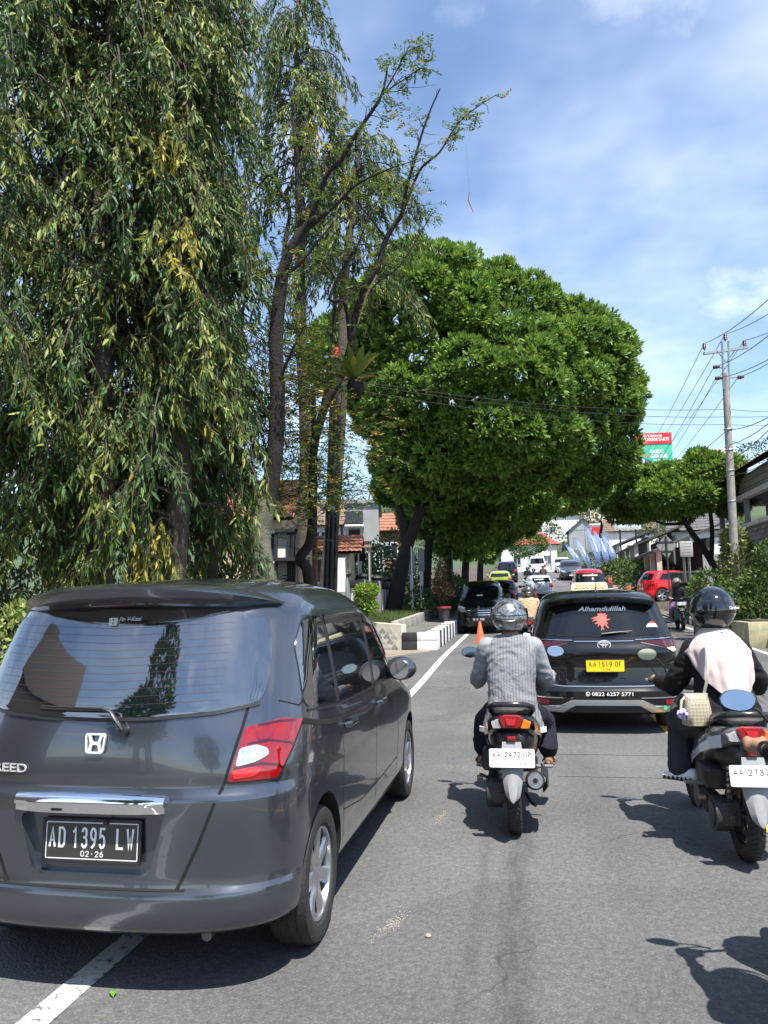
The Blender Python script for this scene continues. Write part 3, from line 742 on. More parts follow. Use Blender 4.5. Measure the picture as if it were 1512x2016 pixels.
    for i in range(24): q.box((-.20 + .40*i/23, .195, 1.562), (.010, .012, .014))
    q.build('brake_light', mat('smoke_grey', (.18, .18, .19), rough=.3), spo, smooth=0)
    # wiper
    w = MB(); w.tube([(-.02, B.rear(0, 1.16) - .03, 1.158), (.10, B.rear(.1, 1.17) - .04, 1.172), (.33, B.rear(.33, 1.185) - .035, 1.190)], [.022, .020, .007], 8, flat=.6); w.build('wiper', M_BLACKPL, root)
    # tail lamps: long wedges running in from the corner
    for s_ in (1, -1):
        wf = B.mp('wrap', s_)
        t = MB(); patch(t, wf, [(.40, 1.075), (.80, 1.085), (1.02, 1.09), (.99, .945), (.86, .93), (.74, .985), (.62, 1.02)], .008, 10, 22, B, .016); o = t.build('tail_light', M_REDDARK, root, smooth=50)
        c = MB(); patch(c, wf, [(.74, .985), (.865, .99), (.875, .955), (.83, .945)], .012, 4, 6, B, .008); c.build('indicator_lamp', mat('lit_indicator', (.9, .5, .2), rough=.3, emit=(1, .55, .18), es=5.), o, smooth=40)
        c = MB(); strip(c, wf, [(.36, 1.085), (.8, 1.096), (1.0, 1.10)], .007, .010, B); c.build('lamp_trim', M_CHROME, o, smooth=0)
        c = MB(); strip(c, wf, [(.42, 1.055), (.62, 1.012), (.74, .978), (.84, .93)], .022, .004, B); c.build('lamp_edge', M_BLACKPL, o, smooth=0)
    emblem_ovals(M_BADGE, root, (0, B.rear(0, 1.035) - .004, 1.03), .145)
    q = MB(); strip(q, rear, [(-.34, 1.075), (0, 1.072), (.34, 1.075)], .008, .005, B, 10); q.build('chrome_strip', M_CHROME, root, smooth=0)
    # plate housing crease and plate
    for s_ in (1, -1):
        q = MB(); strip(q, rear, [(s_*.05, .915), (s_*.34, .905), (s_*.44, .86), (s_*.60, .66)], .012, .003, B); q.build('body_crease', M_GAP, root, smooth=0)
        q = MB(); strip(q, B.mp('wrap', s_), [(.44, .865), (.7, .862), (.86, .86)], .006, .002, B); q.build('panel_gap', M_GAP, root, smooth=0)
    q = MB(); strip(q, rear, [(-.70, .585), (-.5, .56), (0, .556), (.5, .56), (.70, .585)], .012, .003, B, 8); q.build('tailgate_edge', mat('grey_trim', (.35, .36, .37), rough=.3, metal=.6), root, smooth=0)
    plate(root, (0, .045, .795), .43, .135, [('AA', .09, .062, -.145, .016), ('1519', .155, .062, 0, .016), ('OF', .075, .062, .148, .016), ('12·28', .10, .022, 0, -.042)], M_PLATEYE, mat('plate_brown_ink', (.10, .06, .02), rough=.5), M_BLACKPL)
    put_text('AVANZA', M_BADGE, root, (-.44, B.rear(.54, .63) - .004, .632), width=.215, height=.035, name='model_badge', ext=.002, shear=.2, bold=.01, rot=(0, 0, R(-6)))
    q = MB(); q.box((.47, B.rear(.47, .635) - .004, .635), (.055, .006, .028), bev=.003); q.build('trim_badge', mat('grey_trim', (.35, .36, .37)), root)
    put_text('0822 6257 5771', M_WHITEPL, root, (.06, -.004, .475), width=.46, height=.042, ext=.0008, bold=.012)
    q = MB(); ring_xz(q, (-.215, -.003, .475), .021, .021, .0035); q.tube([(-.226, -.004, .484), (-.222, -.004, .472), (-.210, -.004, .464), (-.203, -.004, .468)], .0045, 6); q.prism([(-.238, .452), (-.230, .466), (-.222, .458)], -.005, -.001); q.build('phone_mark', M_WHITEPL, root)
    # lower bumper: silver diffuser band
    sil = mat('silver_trim', (.40, .42, .44), rough=.3, metal=.6, var=.08)
    for poly in ([(-.40, .405), (.40, .405), (.36, .345), (-.36, .345)],):
        q = MB(); patch(q, rear, poly, .014, 6, 20, B, .02); dif = q.build('bumper_trim', sil, root, smooth=30)
    for s_ in (1, -1):
        wf = B.mp('wrap', s_)
        q = MB(); patch(q, wf, [(.36, .345), (.40, .405), (.52, .345), (.88, .335), (.88, .27), (.50, .265)], .014, 8, 14, B, .02); q.build('bumper_trim', sil, root, smooth=30)
        q = MB(); patch(q, wf, [(.66, .40), (.84, .405), (.84, .355), (.67, .35)], .010, 4, 8, B, .014); q.build('reflector', M_REDLENS, root, smooth=40)
        q = MB(); strip(q, wf, [(.38, .43), (.6, .43), (.84, .43)], .010, .008, B); q.build('chrome_strip', M_CHROME, root, smooth=0)
    q = MB(); q.cyl((.645, .052, .315), (.645, .044, .315), .024, n=6); q.build('bumper_sticker', mat('green_sticker', (.05, .55, .16), rough=.5), root)
    ex = MB(); ex.cyl((.42, .18, .215), (.42, .45, .215), .03, n=12); ex.build('exhaust', M_BLACKPL, root)
    u = MB(); u.box((0, 2.2, .25), (1.5, 3.7, .10)); u.build('underbody', M_DARK, root)
    for s_, sf in ((1, sideR), (-1, sideL)):
        for poly in ([(.55, 1.14), (1.25, 1.10), (1.20, 1.47), (.80, 1.46)], [(1.33, 1.10), (2.15, 1.09), (2.10, 1.475), (1.27, 1.475)], [(2.23, 1.09), (3.05, 1.09), (2.75, 1.30), (2.5, 1.43), (2.17, 1.47)]):
            q = MB(); patch(q, sf, poly, .005, 10, 10, B, r=.03); q.build('door_window', M_GLASS2, root, smooth=60)
        for ln in ([(1.28, 1.5), (1.33, 1.0), (1.30, .4)], [(2.16, 1.5), (2.2, 1.0), (2.2, .32)], [(3.1, 1.08), (3.1, .5)]):
            q = MB(); strip(q, sf, ln, .006, .0014, B, 8); q.build('panel_gap', M_GAP, root, smooth=0)
        for hy in (1.45, 2.32):
            q = MB(); x0 = B.side(hy, .95); q.tube([(s_*x0, hy-.1, .95), (s_*(x0+.03), hy-.08, .955), (s_*(x0+.03), hy+.06, .955), (s_*x0, hy+.09, .95)], .011, 8); q.build('door_handle', PT, root)
        q = MB(); q.ell((s_*.99, 2.98, 1.13), (.125, .08, .085), 16, 10); mo = q.build('side_mirror', PT, root, smooth=60)
        q = MB(); q.tube([(s_*.80, 3.02, 1.06), (s_*.93, 3.0, 1.09)], .03, 8); q.build('mirror_stalk', M_BLACKPL, mo)
    fr = B.mp('front'); q = MB(); patch(q, fr, [(-.70, 1.14), (.70, 1.14), (.58, 1.50), (-.58, 1.50)], .005, 8, 16, B, r=.05); q.build('windscreen', M_GLASS2, root, smooth=60)
    for s_ in (-1, 1):
        q = MB(); patch(q, fr, [(s_*.42, .80), (s_*.80, .84), (s_*.80, .93), (s_*.5, .90)], .006, 5, 8, B); q.build('headlight', M_CLEARLENS, root, smooth=50)
    a = MB(); a.tube([(-.02, .62, 1.66), (-.02, .52, 1.80)], [.007, .003], 6); a.ell((-.02, .64, 1.665), (.02, .045, .02), 10, 6); a.build('antenna', M_BLACKPL, root)
    # roof sign
    sg = MB(); rings = []
    for (z, hx, hy) in ((1.675, .26, .09), (1.70, .26, .09), (1.79, .235, .05), (1.80, .22, .035)):
        rings.append([Vector((-hx, 1.9 - hy, z)), Vector((hx, 1.9 - hy, z)), Vector((hx, 1.9 + hy, z)), Vector((-hx, 1.9 + hy, z))])
    sg.loft(rings); so = sg.build('roof_sign', mat('sign_grey', (.38, .37, .30), rough=.5), root)
    put_text('DNA TAXI', mat('sign_yellow', (.85, .66, .08), rough=.5), so, (0, 1.823, 1.748), width=.40, height=.055, rot=(R(-24), 0, 0), ext=.002, bold=.02)
    add_wheels(root, [(s_*.755, y) for s_ in (-1, 1) for y in wy], r=.32, wd=.195, rim=.215, spokes=6, twin=False)
    return root

# ------------------------------------------------------------------ other cars
def std_prof(L, W, H, hood=.92, base=.72, rear_tilt=.25, top_front=.56, top_rear=.09):
    """hood: hood height, base: windscreen foot as share of length"""
    h = W/2; s = H/1.7
    return [(.20, h*.86, .12, L-.18, .5, 3.2, .7, 2.6), (.26, h*.95, .03, L-.06, .5, 3.2, .7, 2.6), (.42, h*.985, 0, L, .5, 3.2, .7, 2.6), (.52, h*.99, .01, L, .5, 3.2, .7, 2.6), (.58, h*.993, .04, L-.01, .5, 3.1, .7, 2.6),
            (hood*.82, h, .055, L-.05, .5, 3.0, .72, 2.5), (hood*.92, h*.998, .07, L-.16, .5, 3.0, .75, 2.4), (hood, h*.99, .085, L-.42, .52, 2.9, .8, 2.3), (hood+.06, h*.98, .10, L*base+.12, .54, 2.8, .8, 2.3),
            (hood+.14, h*.965, .12, L*base-.02, .55, 2.8, .8, 2.3), (hood+(H-hood)*.5, h*.90, .12+rear_tilt*.45, L*(base+top_front)/2-.03, .56, 2.7, .75, 2.2), (H*.90, h*.82, .12+rear_tilt*.8, L*top_front+.06, .56, 2.7, .7, 2.2), (H*.94, h*.77, .12+rear_tilt, L*top_front-.1, .55, 2.6, .7, 2.2),
            (H*.97, h*.68, .2+rear_tilt, L*top_front-.3, .5, 2.4, .6, 2.2), (H*.99, h*.5, .45+rear_tilt, L*top_front-.55, .4, 2.2, .5, 2.2), (H, h*.25, .75+rear_tilt, L*top_front-.85, .25, 2.1, .25, 2.1)]
def generic_car(name, label, cat, loc, rz, L=3.8, W=1.68, H=1.48, pt=None, hood=.9, base=.72, rear_tilt=.3, top_front=.56, wr=.29, tail='red', group=None, facing='rear', rim=None, plate_m=None, text=None, cladding=False, lights_on=False):
    root = empty(name, loc, rz); tag(root, label, cat, group)
    B = CarBody(std_prof(L, W, H, hood, base, rear_tilt, top_front)); h = W/2; rear, fr = B.mp('rear'), B.mp('front')
    wy = (.17*L, .80*L)
    B.mesh_obj('body', pt, root, rows=34, cutters=arch_cut(wy[0], wr+.045, wr+.02, h) + arch_cut(wy[1], wr+.045, wr+.02, h))
    zb, zt = hood+.14, H*.895; glz = M_GLASS2
    q = MB(); patch(q, rear, [(-h*.80, zb+.03), (h*.80, zb+.03), (h*.70, zt), (-h*.70, zt)], .006, 8, 14, B, r=.04); q.build('rear_window', glz, root, smooth=60)
    q = MB(); patch(q, fr, [(-h*.82, zb+.02), (h*.82, zb+.02), (h*.68, zt), (-h*.68, zt)], .006, 8, 14, B, r=.05); ws = q.build('windscreen', glz, root, smooth=60)
    for s_ in (1, -1):
        sf, wf = B.mp('side', s_), B.mp('wrap', s_)
        y0, y1, ym = .13*L, base*L-.12, .42*L
        q = MB(); patch(q, sf, [(y0+.05, zb+.04), (ym-.03, zb), (ym-.05, zt), (y0+.32, zt-.01)], .005, 8, 10, B, r=.04); q.build('door_window', glz, root, smooth=60)
        q = MB(); patch(q, sf, [(ym+.03, zb), (y1-.05, zb), (L*top_front-.02, zt-.03), (ym+.02, zt)], .005, 8, 10, B, r=.04); q.build('door_window', glz, root, smooth=60)
        for ln in ([(ym, zt+.03), (ym, .3)], [(y1-.03, zb), (y1-.06, .32)], [(y0+.28, zt), (y0+.30, .7)]):
            q = MB(); strip(q, sf, ln, .008, .0015, B, 6); q.build('panel_gap', M_GAP, root, smooth=0)
        q = MB(); patch(q, wf, [(h*.68, hood-.18), (h+.10, hood-.16), (h+.06, hood+.10), (h*.74, hood+.10)], .008, 6, 10, B); q.build('tail_light', M_REDLENS if tail == 'red' else M_REDDARK, root, smooth=50)
        q = MB(); patch(q, fr, [(s_*h*.52, hood*.70), (s_*h*.93, hood*.74), (s_*h*.93, hood*.90), (s_*h*.60, hood*.87)], .008, 6, 10, B, r=.02)
        q.build('headlight', M_CLEARLENS if not lights_on else mat('lit_headlight', (.9, .9, .9), emit=(1, .95, .85), es=14), root, smooth=50)
        q = MB(); q.ell((s_*(h+.12), y1-.10, zb+.05), (.11, .07, .075), 14, 8); q.tube([(s_*(h-.06), y1-.06, zb), (s_*(h+.06), y1-.08, zb+.03)], .025, 6); q.build('side_mirror', pt if not cladding else M_BLACKPL, root, smooth=60)
        q = MB(); x0 = B.side(ym-.15, hood); q.tube([(s_*x0, ym-.25, hood), (s_*(x0+.03), ym-.22, hood), (s_*(x0+.03), ym-.1, hood), (s_*x0, ym-.07, hood)], .012, 6); q.build('door_handle', pt, root)
        if cladding:
            q = MB(); patch(q, sf, [(wy[0]+wr+.08, .24), (wy[1]-wr-.08, .24), (wy[1]-wr-.08, .36), (wy[0]+wr+.08, .36)], .012, 3, 12, B, .02); q.build('side_cladding', M_BLACKPL, root)
    q = MB(); strip(q, rear, [(-h*.7, .56), (0, .56), (h*.7, .56)], .012, .002, B, 8); q.build('panel_gap', M_GAP, root, smooth=0)
    q = MB(); patch(q, rear, [(-h*.75, .24), (h*.75, .24), (h*.7, .36), (-h*.7, .36)], .012, 4, 14, B, .02); q.build('rear_bumper_trim', M_BLACKPL, root)
    q = MB(); patch(q, fr, [(-h*.5, hood*.58), (h*.5, hood*.58), (h*.52, hood*.80), (-h*.52, hood*.80)], .008, 5, 14, B, r=.03); gr = q.build('grille', M_BLACKPL, root)
    q = MB()
    for k in range(3): strip(q, fr, [(-h*.48, hood*(.62 + .07*k)), (0, hood*(.62 + .07*k)), (h*.48, hood*(.62 + .07*k))], .012, .012, B, 8)
    q.build('grille_bar', M_CHROME, gr, smooth=0)
    q = MB(); patch(q, fr, [(-h*.6, .28), (h*.6, .28), (h*.55, .42), (-h*.55, .42)], .008, 4, 14, B, r=.03); q.build('lower_intake', M_BLACKPL, root)
    pm = plate_m or M_PLATEWH
    ink = M_WHITEPL if pm is M_PLATEBK else M_INK
    q = MB(); q.box((0, B.rear(0, hood*.72) - .012, hood*.72), (.40, .012, .12)); q.build('number_plate', pm, root)
    q = MB(); q.box((0, B.front(0, .47) + .012, .47), (.40, .012, .12)); q.build('number_plate', pm, root)
    u = MB(); u.box((0, L/2, .25), (W*.82, L*.84, .10)); u.build('underbody', M_DARK, root)
    add_wheels(root, [(s_*(h-.11), y) for s_ in (-1, 1) for y in wy], r=wr, wd=.185, rim=wr*.66, spokes=5, twin=False, **({'mrim': rim} if rim else {}))
    root['L'] = L
    return root, B
# ------------------------------------------------------------------ ground, road, pavements
def asphalt_mat():
    m = bpy.data.materials.new('asphalt'); m.use_nodes = True; nt = m.node_tree; N = nt.nodes; L = nt.links; b = N['Principled BSDF']
    tc = N.new('ShaderNodeTexCoord')
    def noise(scale, det=5, rough=.6, vec=None):
        n = N.new('ShaderNodeTexNoise'); n.inputs['Scale'].default_value = scale; n.inputs['Detail'].default_value = det; n.inputs['Roughness'].default_value = rough
        L.new(vec or tc.outputs['Object'], n.inputs['Vector']); return n.outputs['Fac']
    def ramp(fac, p0, p1, c0, c1):
        r = N.new('ShaderNodeValToRGB'); r.color_ramp.elements[0].position = p0; r.color_ramp.elements[1].position = p1
        r.color_ramp.elements[0].color = (*c0, 1); r.color_ramp.elements[1].color = (*c1, 1); L.new(fac, r.inputs[0]); return r.outputs[0]
    def mix(mode, fac, a, c):
        x = N.new('ShaderNodeMixRGB'); x.blend_type = mode
        for i, v in ((0, fac), (1, a), (2, c)):
            if isinstance(v, (int, float)): x.inputs[i].default_value = v
            elif isinstance(v, tuple): x.inputs[i].default_value = (*v, 1)
            else: L.new(v, x.inputs[i])
        return x.outputs[0]
    base = ramp(noise(.35, 6, .65), .3, .7, (.108, .108, .108), (.178, .177, .175))
    # stone chips
    v = N.new('ShaderNodeTexVoronoi'); v.inputs['Scale'].default_value = 75; L.new(tc.outputs['Object'], v.inputs['Vector'])
    chips = ramp(v.outputs['Distance'], .12, .42, (1.25, 1.25, 1.22), (.80, .80, .80))
    c = mix('MULTIPLY', 1., base, chips)
    v2 = N.new('ShaderNodeTexVoronoi'); v2.inputs['Scale'].default_value = 34; L.new(tc.outputs['Object'], v2.inputs['Vector'])
    sp = ramp(v2.outputs['Distance'], .055, .09, (1, 1, 1), (0, 0, 0))
    gate = ramp(noise(13, 2), .57, .62, (0, 0, 0), (1, 1, 1))
    c = mix('MIX', mix('MULTIPLY', 1., sp, gate), c, (.42, .41, .39))
    c = mix('MULTIPLY', 1., c, ramp(noise(28, 4, .7), .35, .62, (.72, .72, .72), (1.12, 1.12, 1.12)))
    # wheel tracks and oil drips run along the lane
    sx = N.new('ShaderNodeSeparateXYZ'); L.new(tc.outputs['Object'], sx.inputs[0])
    def band(x0, w, amt, sc):
        a = N.new('ShaderNodeMath'); a.operation = 'SUBTRACT'; L.new(sx.outputs['X'], a.inputs[0]); a.inputs[1].default_value = x0
        wob = N.new('ShaderNodeMath'); wob.operation = 'MULTIPLY_ADD'; L.new(noise(sc, 3), wob.inputs[0]); wob.inputs[1].default_value = w*1.6; L.new(a.outputs[0], wob.inputs[2])
        ab = N.new('ShaderNodeMath'); ab.operation = 'ABSOLUTE'; L.new(wob.outputs[0], ab.inputs[0])
        mr = N.new('ShaderNodeMapRange'); mr.inputs[1].default_value = 0; mr.inputs[2].default_value = w; mr.inputs[3].default_value = amt; mr.inputs[4].default_value = 0; mr.interpolation_type = 'SMOOTHSTEP'
        L.new(ab.outputs[0], mr.inputs[0]); return mr.outputs[0]
    mp = N.new('ShaderNodeMapping'); mp.inputs['Scale'].default_value = (6, .8, 1); L.new(tc.outputs['Object'], mp.inputs['Vector'])
    streak = ramp(noise(2.2, 5, .7, mp.outputs[0]), .35, .65, (.25, .25, .25), (1, 1, 1))
    for x0, w, amt, sc in ((-.02, .14, .75, .8), (-.27, .07, .4, .7), (.72, .32, .28, .5), (-.85, .3, .22, .5), (2.6, .4, .3, .4), (4.0, .4, .3, .4)):
        f = N.new('ShaderNodeMath'); f.operation = 'MULTIPLY'; L.new(band(x0, w, amt, sc), f.inputs[0]); L.new(streak, f.inputs[1])
        c = mix('MULTIPLY', f.outputs[0], c, (.45, .45, .46))
    # hairline cracks
    ve = N.new('ShaderNodeTexVoronoi'); ve.feature = 'DISTANCE_TO_EDGE'; ve.inputs['Scale'].default_value = .55
    wv = N.new('ShaderNodeVectorMath'); wv.operation = 'MULTIPLY_ADD'; nv = N.new('ShaderNodeTexNoise'); nv.inputs['Scale'].default_value = 2.2; nv.inputs['Detail'].default_value = 6; L.new(tc.outputs['Object'], nv.inputs['Vector'])
    L.new(nv.outputs['Color'], wv.inputs[0]); wv.inputs[1].default_value = (.9, .9, .9); L.new(tc.outputs['Object'], wv.inputs[2]); L.new(wv.outputs[0], ve.inputs['Vector'])
    ck = mix('MULTIPLY', 1., ramp(ve.outputs['Distance'], .0, .010, (1, 1, 1), (0, 0, 0)), ramp(noise(.5, 2), .50, .58, (0, 0, 0), (.7, .7, .7)))
    c = mix('MIX', ck, c, (.035, .035, .035))
    # old patch repairs, slightly darker
    vp_ = N.new('ShaderNodeTexVoronoi'); vp_.distance = 'CHEBYCHEV'; vp_.inputs['Scale'].default_value = .16; L.new(tc.outputs['Object'], vp_.inputs['Vector'])
    c = mix('MULTIPLY', 1., c, ramp(vp_.outputs['Color'], .2, .8, (.80, .80, .81), (1.08, 1.08, 1.07)))
    # pale sand
    sand = mix('MULTIPLY', 1., ramp(noise(.9, 3), .60, .70, (0, 0, 0), (1, 1, 1)), ramp(noise(20, 6, .8), .50, .62, (0, 0, 0), (.55, .55, .55)))
    c = mix('MIX', sand, c, (.33, .29, .22))
    L.new(c, b.inputs['Base Color']); b.inputs['Roughness'].default_value = .82; b.inputs['Specular IOR Level'].default_value = .35
    bp = N.new('ShaderNodeBump'); bp.inputs['Strength'].default_value = .55; bp.inputs['Distance'].default_value = .006
    L.new(v.outputs['Distance'], bp.inputs['Height']); L.new(bp.outputs[0], b.inputs['Normal']); return m
M_ASPH = asphalt_mat()
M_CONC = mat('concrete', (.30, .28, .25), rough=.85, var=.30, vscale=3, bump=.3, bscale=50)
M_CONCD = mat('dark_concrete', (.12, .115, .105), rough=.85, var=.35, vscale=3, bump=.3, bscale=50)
M_SOIL = mat('soil', (.075, .062, .045), rough=.95, var=.5, vscale=1.5, bump=.6, bscale=14)
M_HILL = mat('hill_green', (.055, .085, .035), rough=.95, var=.55, vscale=.12, bump=.5, bscale=1.5)
def worn_paint(name, col, wear):
    m = bpy.data.materials.new(name); m.use_nodes = True; nt = m.node_tree; N = nt.nodes; L = nt.links; b = N['Principled BSDF']
    tc = N.new('ShaderNodeTexCoord'); n = N.new('ShaderNodeTexNoise'); n.inputs['Scale'].default_value = 26; n.inputs['Detail'].default_value = 8; n.inputs['Roughness'].default_value = .75
    L.new(tc.outputs['Object'], n.inputs['Vector'])
    r = N.new('ShaderNodeValToRGB'); r.color_ramp.elements[0].position = wear; r.color_ramp.elements[1].position = wear + .10
    r.color_ramp.elements[0].color = (.13, .13, .125, 1); r.color_ramp.elements[1].color = (*col, 1); L.new(n.outputs['Fac'], r.inputs[0])
    n2 = N.new('ShaderNodeTexNoise'); n2.inputs['Scale'].default_value = 2.5; n2.inputs['Detail'].default_value = 5; L.new(tc.outputs['Object'], n2.inputs['Vector'])
    mx = N.new('ShaderNodeMixRGB'); mx.blend_type = 'MULTIPLY'; mx.inputs[0].default_value = .5; L.new(r.outputs[0], mx.inputs[1]); L.new(n2.outputs['Fac'], mx.inputs[2])
    L.new(mx.outputs[0], b.inputs['Base Color']); b.inputs['Roughness'].default_value = .7; return m
M_LINEW = worn_paint('line_white', (.74, .74, .70), .39)
M_LINEY = worn_paint('line_yellow', (.80, .46, .04), .35)
M_KBLACK = mat('kerb_black', (.022, .022, .024), rough=.7, var=.4, vscale=5, bump=.2, bscale=40)
M_KWHITE = mat('kerb_white', (.72, .73, .74), rough=.65, var=.18, vscale=5, bump=.2, bscale=40)

RX0, RX1 = -2.28, 5.35
YS = list(np.arange(-40, 30, 1.0)) + list(np.arange(30, 93, 2.5))
def strip_sheet(name, xs, ys, dz, m, kind='structure'):
    mb = MB(); mb.sheet([[(x, y, road_z(y) + dz) for x in xs] for y in ys]); o = mb.build(name, m, smooth=60); return tag(o, kind=kind)
strip_sheet('road', list(np.linspace(RX0, RX1, 9)), YS, 0, M_ASPH)
strip_sheet('road_side', list(np.linspace(-5.2, RX0, 5)), [y for y in YS if y <= 19.0] + [19.35], 0, M_ASPH)
def marking(name, x0, x1, y0, y1, m):
    n = max(2, int((y1-y0)/1.0)); ys = np.linspace(y0, y1, n)
    return strip_sheet(name, [x0, x1], ys, .004, m)
marking('road_edge_line', -2.02, -1.89, -8, 40, M_LINEW)
marking('road_centre_line', 1.51, 1.64, -8, 88, M_LINEY)
marking('road_right_line', 4.92, 5.04, -8, 88, M_LINEW)
# patched trench across the lane: a thin lighter seam
marking('road_seam', -.2, 1.45, 8.30, 8.33, worn_paint('seam', (.20, .195, .19), .46))
marking('road_seam', .2, 1.40, 7.30, 7.325, worn_paint('seam', (.20, .195, .19), .46))
# sand swept into two smears on the asphalt
def sand_smear(px, py, l, w, n, seed):
    r_ = random.Random(seed); c = G(px, py); mb = MB()
    for i in range(n):
        t = r_.gauss(0, .33); u = r_.gauss(0, .3); x, y = c.x + u*w + t*.06, c.y + t*l; s_ = r_.uniform(.0015, .004)
        mb.add([(x-s_, y-s_, road_z(y)+.001), (x+s_, y-s_*.6, road_z(y)+.001), (x+s_*.4, y+s_, road_z(y)+.001), (x, y, road_z(y)+.001+s_)], [(0, 1, 3), (1, 2, 3), (2, 0, 3)])
    return tag(mb.build('sand', mat('sand', (.30, .27, .21), rough=.95, var=.3), smooth=0), kind='stuff')
sand_smear(770, 1822, .22, .07, 170, 1); sand_smear(868, 1612, .32, .08, 170, 2)

def tz(x, y):
    zr = road_z(y)
    if -2.45 <= x <= 5.45: z = zr - .3
    elif x < -2.45:
        if y < 20.7: z = zr - .06 if x > -5.9 else zr + .02 + min(1.2, (-5.9-x)*.03)
        else: z = zr + .30 if x > -3.4 else zr + .66 + min(3, (-3.4-x)*.03)
    else: z = zr + .12 if x < 7.15 else zr + .2 + min(4, (x-7.15)*.06)
    hill = max(0, min(y, 215) - 106)*.21 + max(0, y-215)*.03
    z += hill
    if abs(x) > 40 or y > 150: z += 2.0*mnoise.noise(Vector((x*.02, y*.02, 0)))
    return z
def terrain():
    xs = [-500, -300, -180, -110, -70, -45, -30, -22, -16, -12, -9, -7, -5.95, -5.85, -4.35, -3.45, -3.35, -2.4, 0, 3, 5.4, 6.0, 7.1, 7.2, 9, 12, 16, 22, 30, 45, 70, 110, 180, 300, 500]
    ys = [-300, -150, -80, -40, -20, -10, -4, 0, 4, 8, 11, 13, 15, 17, 18.5, 19.3, 20.0, 20.68, 20.75, 21.5, 23, 25, 28, 32, 36, 40, 46, 52, 58, 64, 70, 76, 82, 88, 94, 100, 106, 112, 120, 135, 150, 170, 190, 214, 260, 320, 420, 600]
    mb = MB(); mb.sheet([[(x, y, tz(x, y)) for x in xs] for y in ys])
    mb.m = [1 if sum(mb.v[i][1] for i in f)/4 > 100 or abs(sum(mb.v[i][0] for i in f)/4) > 25 else 0 for f in mb.f]
    tag(mb.build('ground', [M_SOIL, M_HILL], smooth=60), kind='structure')
terrain()
def ground_z(x, y):
    zr = road_z(y)
    if y < 20.7: return zr - .06 if x > -5.9 else zr + .02 + min(1.2, (-5.9-x)*.03)
    return zr + .66 + min(3, max(0, -3.4-x)*.03)

# left kerb: two courses of black and white painted blocks
def kerb_run(name, x0, x1, y0, y1, step, hgt, first=0, plain=None):
    root = empty(name, (0, 0, 0)); tag(root, kind='structure')
    n = int((y1-y0)/step); mb = MB(); mb.box((0, 0, 0), (x1-x0, step-.012, hgt+.3), bev=.012)
    mw, mk = mb.mesh('kerb_block', plain or M_KWHITE), mb.mesh('kerb_block', plain or M_KBLACK)
    for i in range(n):
        y = y0 + (i+.5)*step
        o = link('kerb_block', mw if (i+first) % 2 else mk, root, ((x0+x1)/2, y, road_z(y) + hgt/2 - .15)); o.rotation_euler.x = math.atan((road_z(y+.4)-road_z(y-.4))/.8)
    return root
kl = kerb_run('kerb_left', -2.60, RX0-.004, 19.62, 46, .42, .44, 1)
def end_block(parent, x0, x1, z0, z1, m):
    mb = MB(); mb.box(((x0+x1)/2, 19.5, (z0+z1)/2), (x1-x0-.01, .24, z1-z0-.008), bev=.012); mb.build('kerb_block', m, parent)
zk = road_z(19.5)
for (a, b, lo, hi, m) in ((-3.18, -2.80, -.1, .22, M_KBLACK), (-2.80, -2.29, -.1, .22, M_KWHITE), (-3.18, -2.80, .22, .44, M_KBLACK), (-2.80, -2.29, .22, .44, M_KWHITE)):
    end_block(kl, a, b, zk+lo, zk+hi, m)
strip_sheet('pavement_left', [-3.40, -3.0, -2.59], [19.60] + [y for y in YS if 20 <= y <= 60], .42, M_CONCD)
mb = MB(); zv = road_z(20)
mb.add([(-3.36, 19.62, zv+.58), (-3.36, 20.8, zv+.66), (-5.9, 20.8, zv+.74), (-5.75, 20.55, zv+.72)], [(0, 1, 2, 3)]); tag(mb.build('verge', M_SOIL, smooth=0), kind='structure')
# verge edging
root = empty('verge_edging', (0, 0, 0)); tag(root, kind='structure')
mb = MB(); mb.box((0, 0, 0), (.16, .98, .5), bev=.015); em_ = mb.mesh('edging_block', M_CONC)
for i in range(28):
    y = 20.2 + i; o = link('edging_block', em_, root, (-3.42, y, road_z(y) + .46)); o.rotation_euler.x = math.atan((road_z(y+.4)-road_z(y-.4))/.8)
# driveway apron of paler concrete in front of the wall
mb = MB(); c_ = [G(640, 1292), G(792, 1283), G(790, 1272), G(640, 1262)]
mb.add([(-5.15, 16.6, road_z(16.6)+.006), (-3.6, 17.3, road_z(17.3)+.006), (-2.45, 18.9, road_z(18.9)+.006), (-2.45, 19.36, road_z(19.36)+.006), (-3.2, 19.36, road_z(19.36)+.006), (-5.15, 20.3, road_z(19.36)+.006)], [(0, 1, 2, 3, 4, 5)])
tag(mb.build('driveway', mat('driveway', (.24, .205, .155), rough=.9, var=.35, vscale=4, bump=.3, bscale=30), smooth=0), kind='structure')

# right pavement and kerb
kerb_run('kerb_right', RX1+.004, RX1+.30, 24.6, 31.0, .42, .26, 0)
kerb_run('kerb_right', RX1+.004, RX1+.30, 41.0, 80, .55, .26, 0)
strip_sheet('pavement_right', [RX1+.29, 6.4, 7.12], [y for y in YS if 6 <= y <= 31], .20, M_CONC)
strip_sheet('pavement_right', [RX1+.29, 6.4, 7.12], [y for y in YS if 41 <= y <= 95], .22, mat('brown_pavement', (.20, .155, .115), rough=.9, var=.3, vscale=3))
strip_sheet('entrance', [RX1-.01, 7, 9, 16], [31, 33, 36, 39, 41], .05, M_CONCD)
kerb_run('kerb_right', RX1+.004, RX1+.30, 2.0, 24.5, .5, .20, 1, M_CONC)

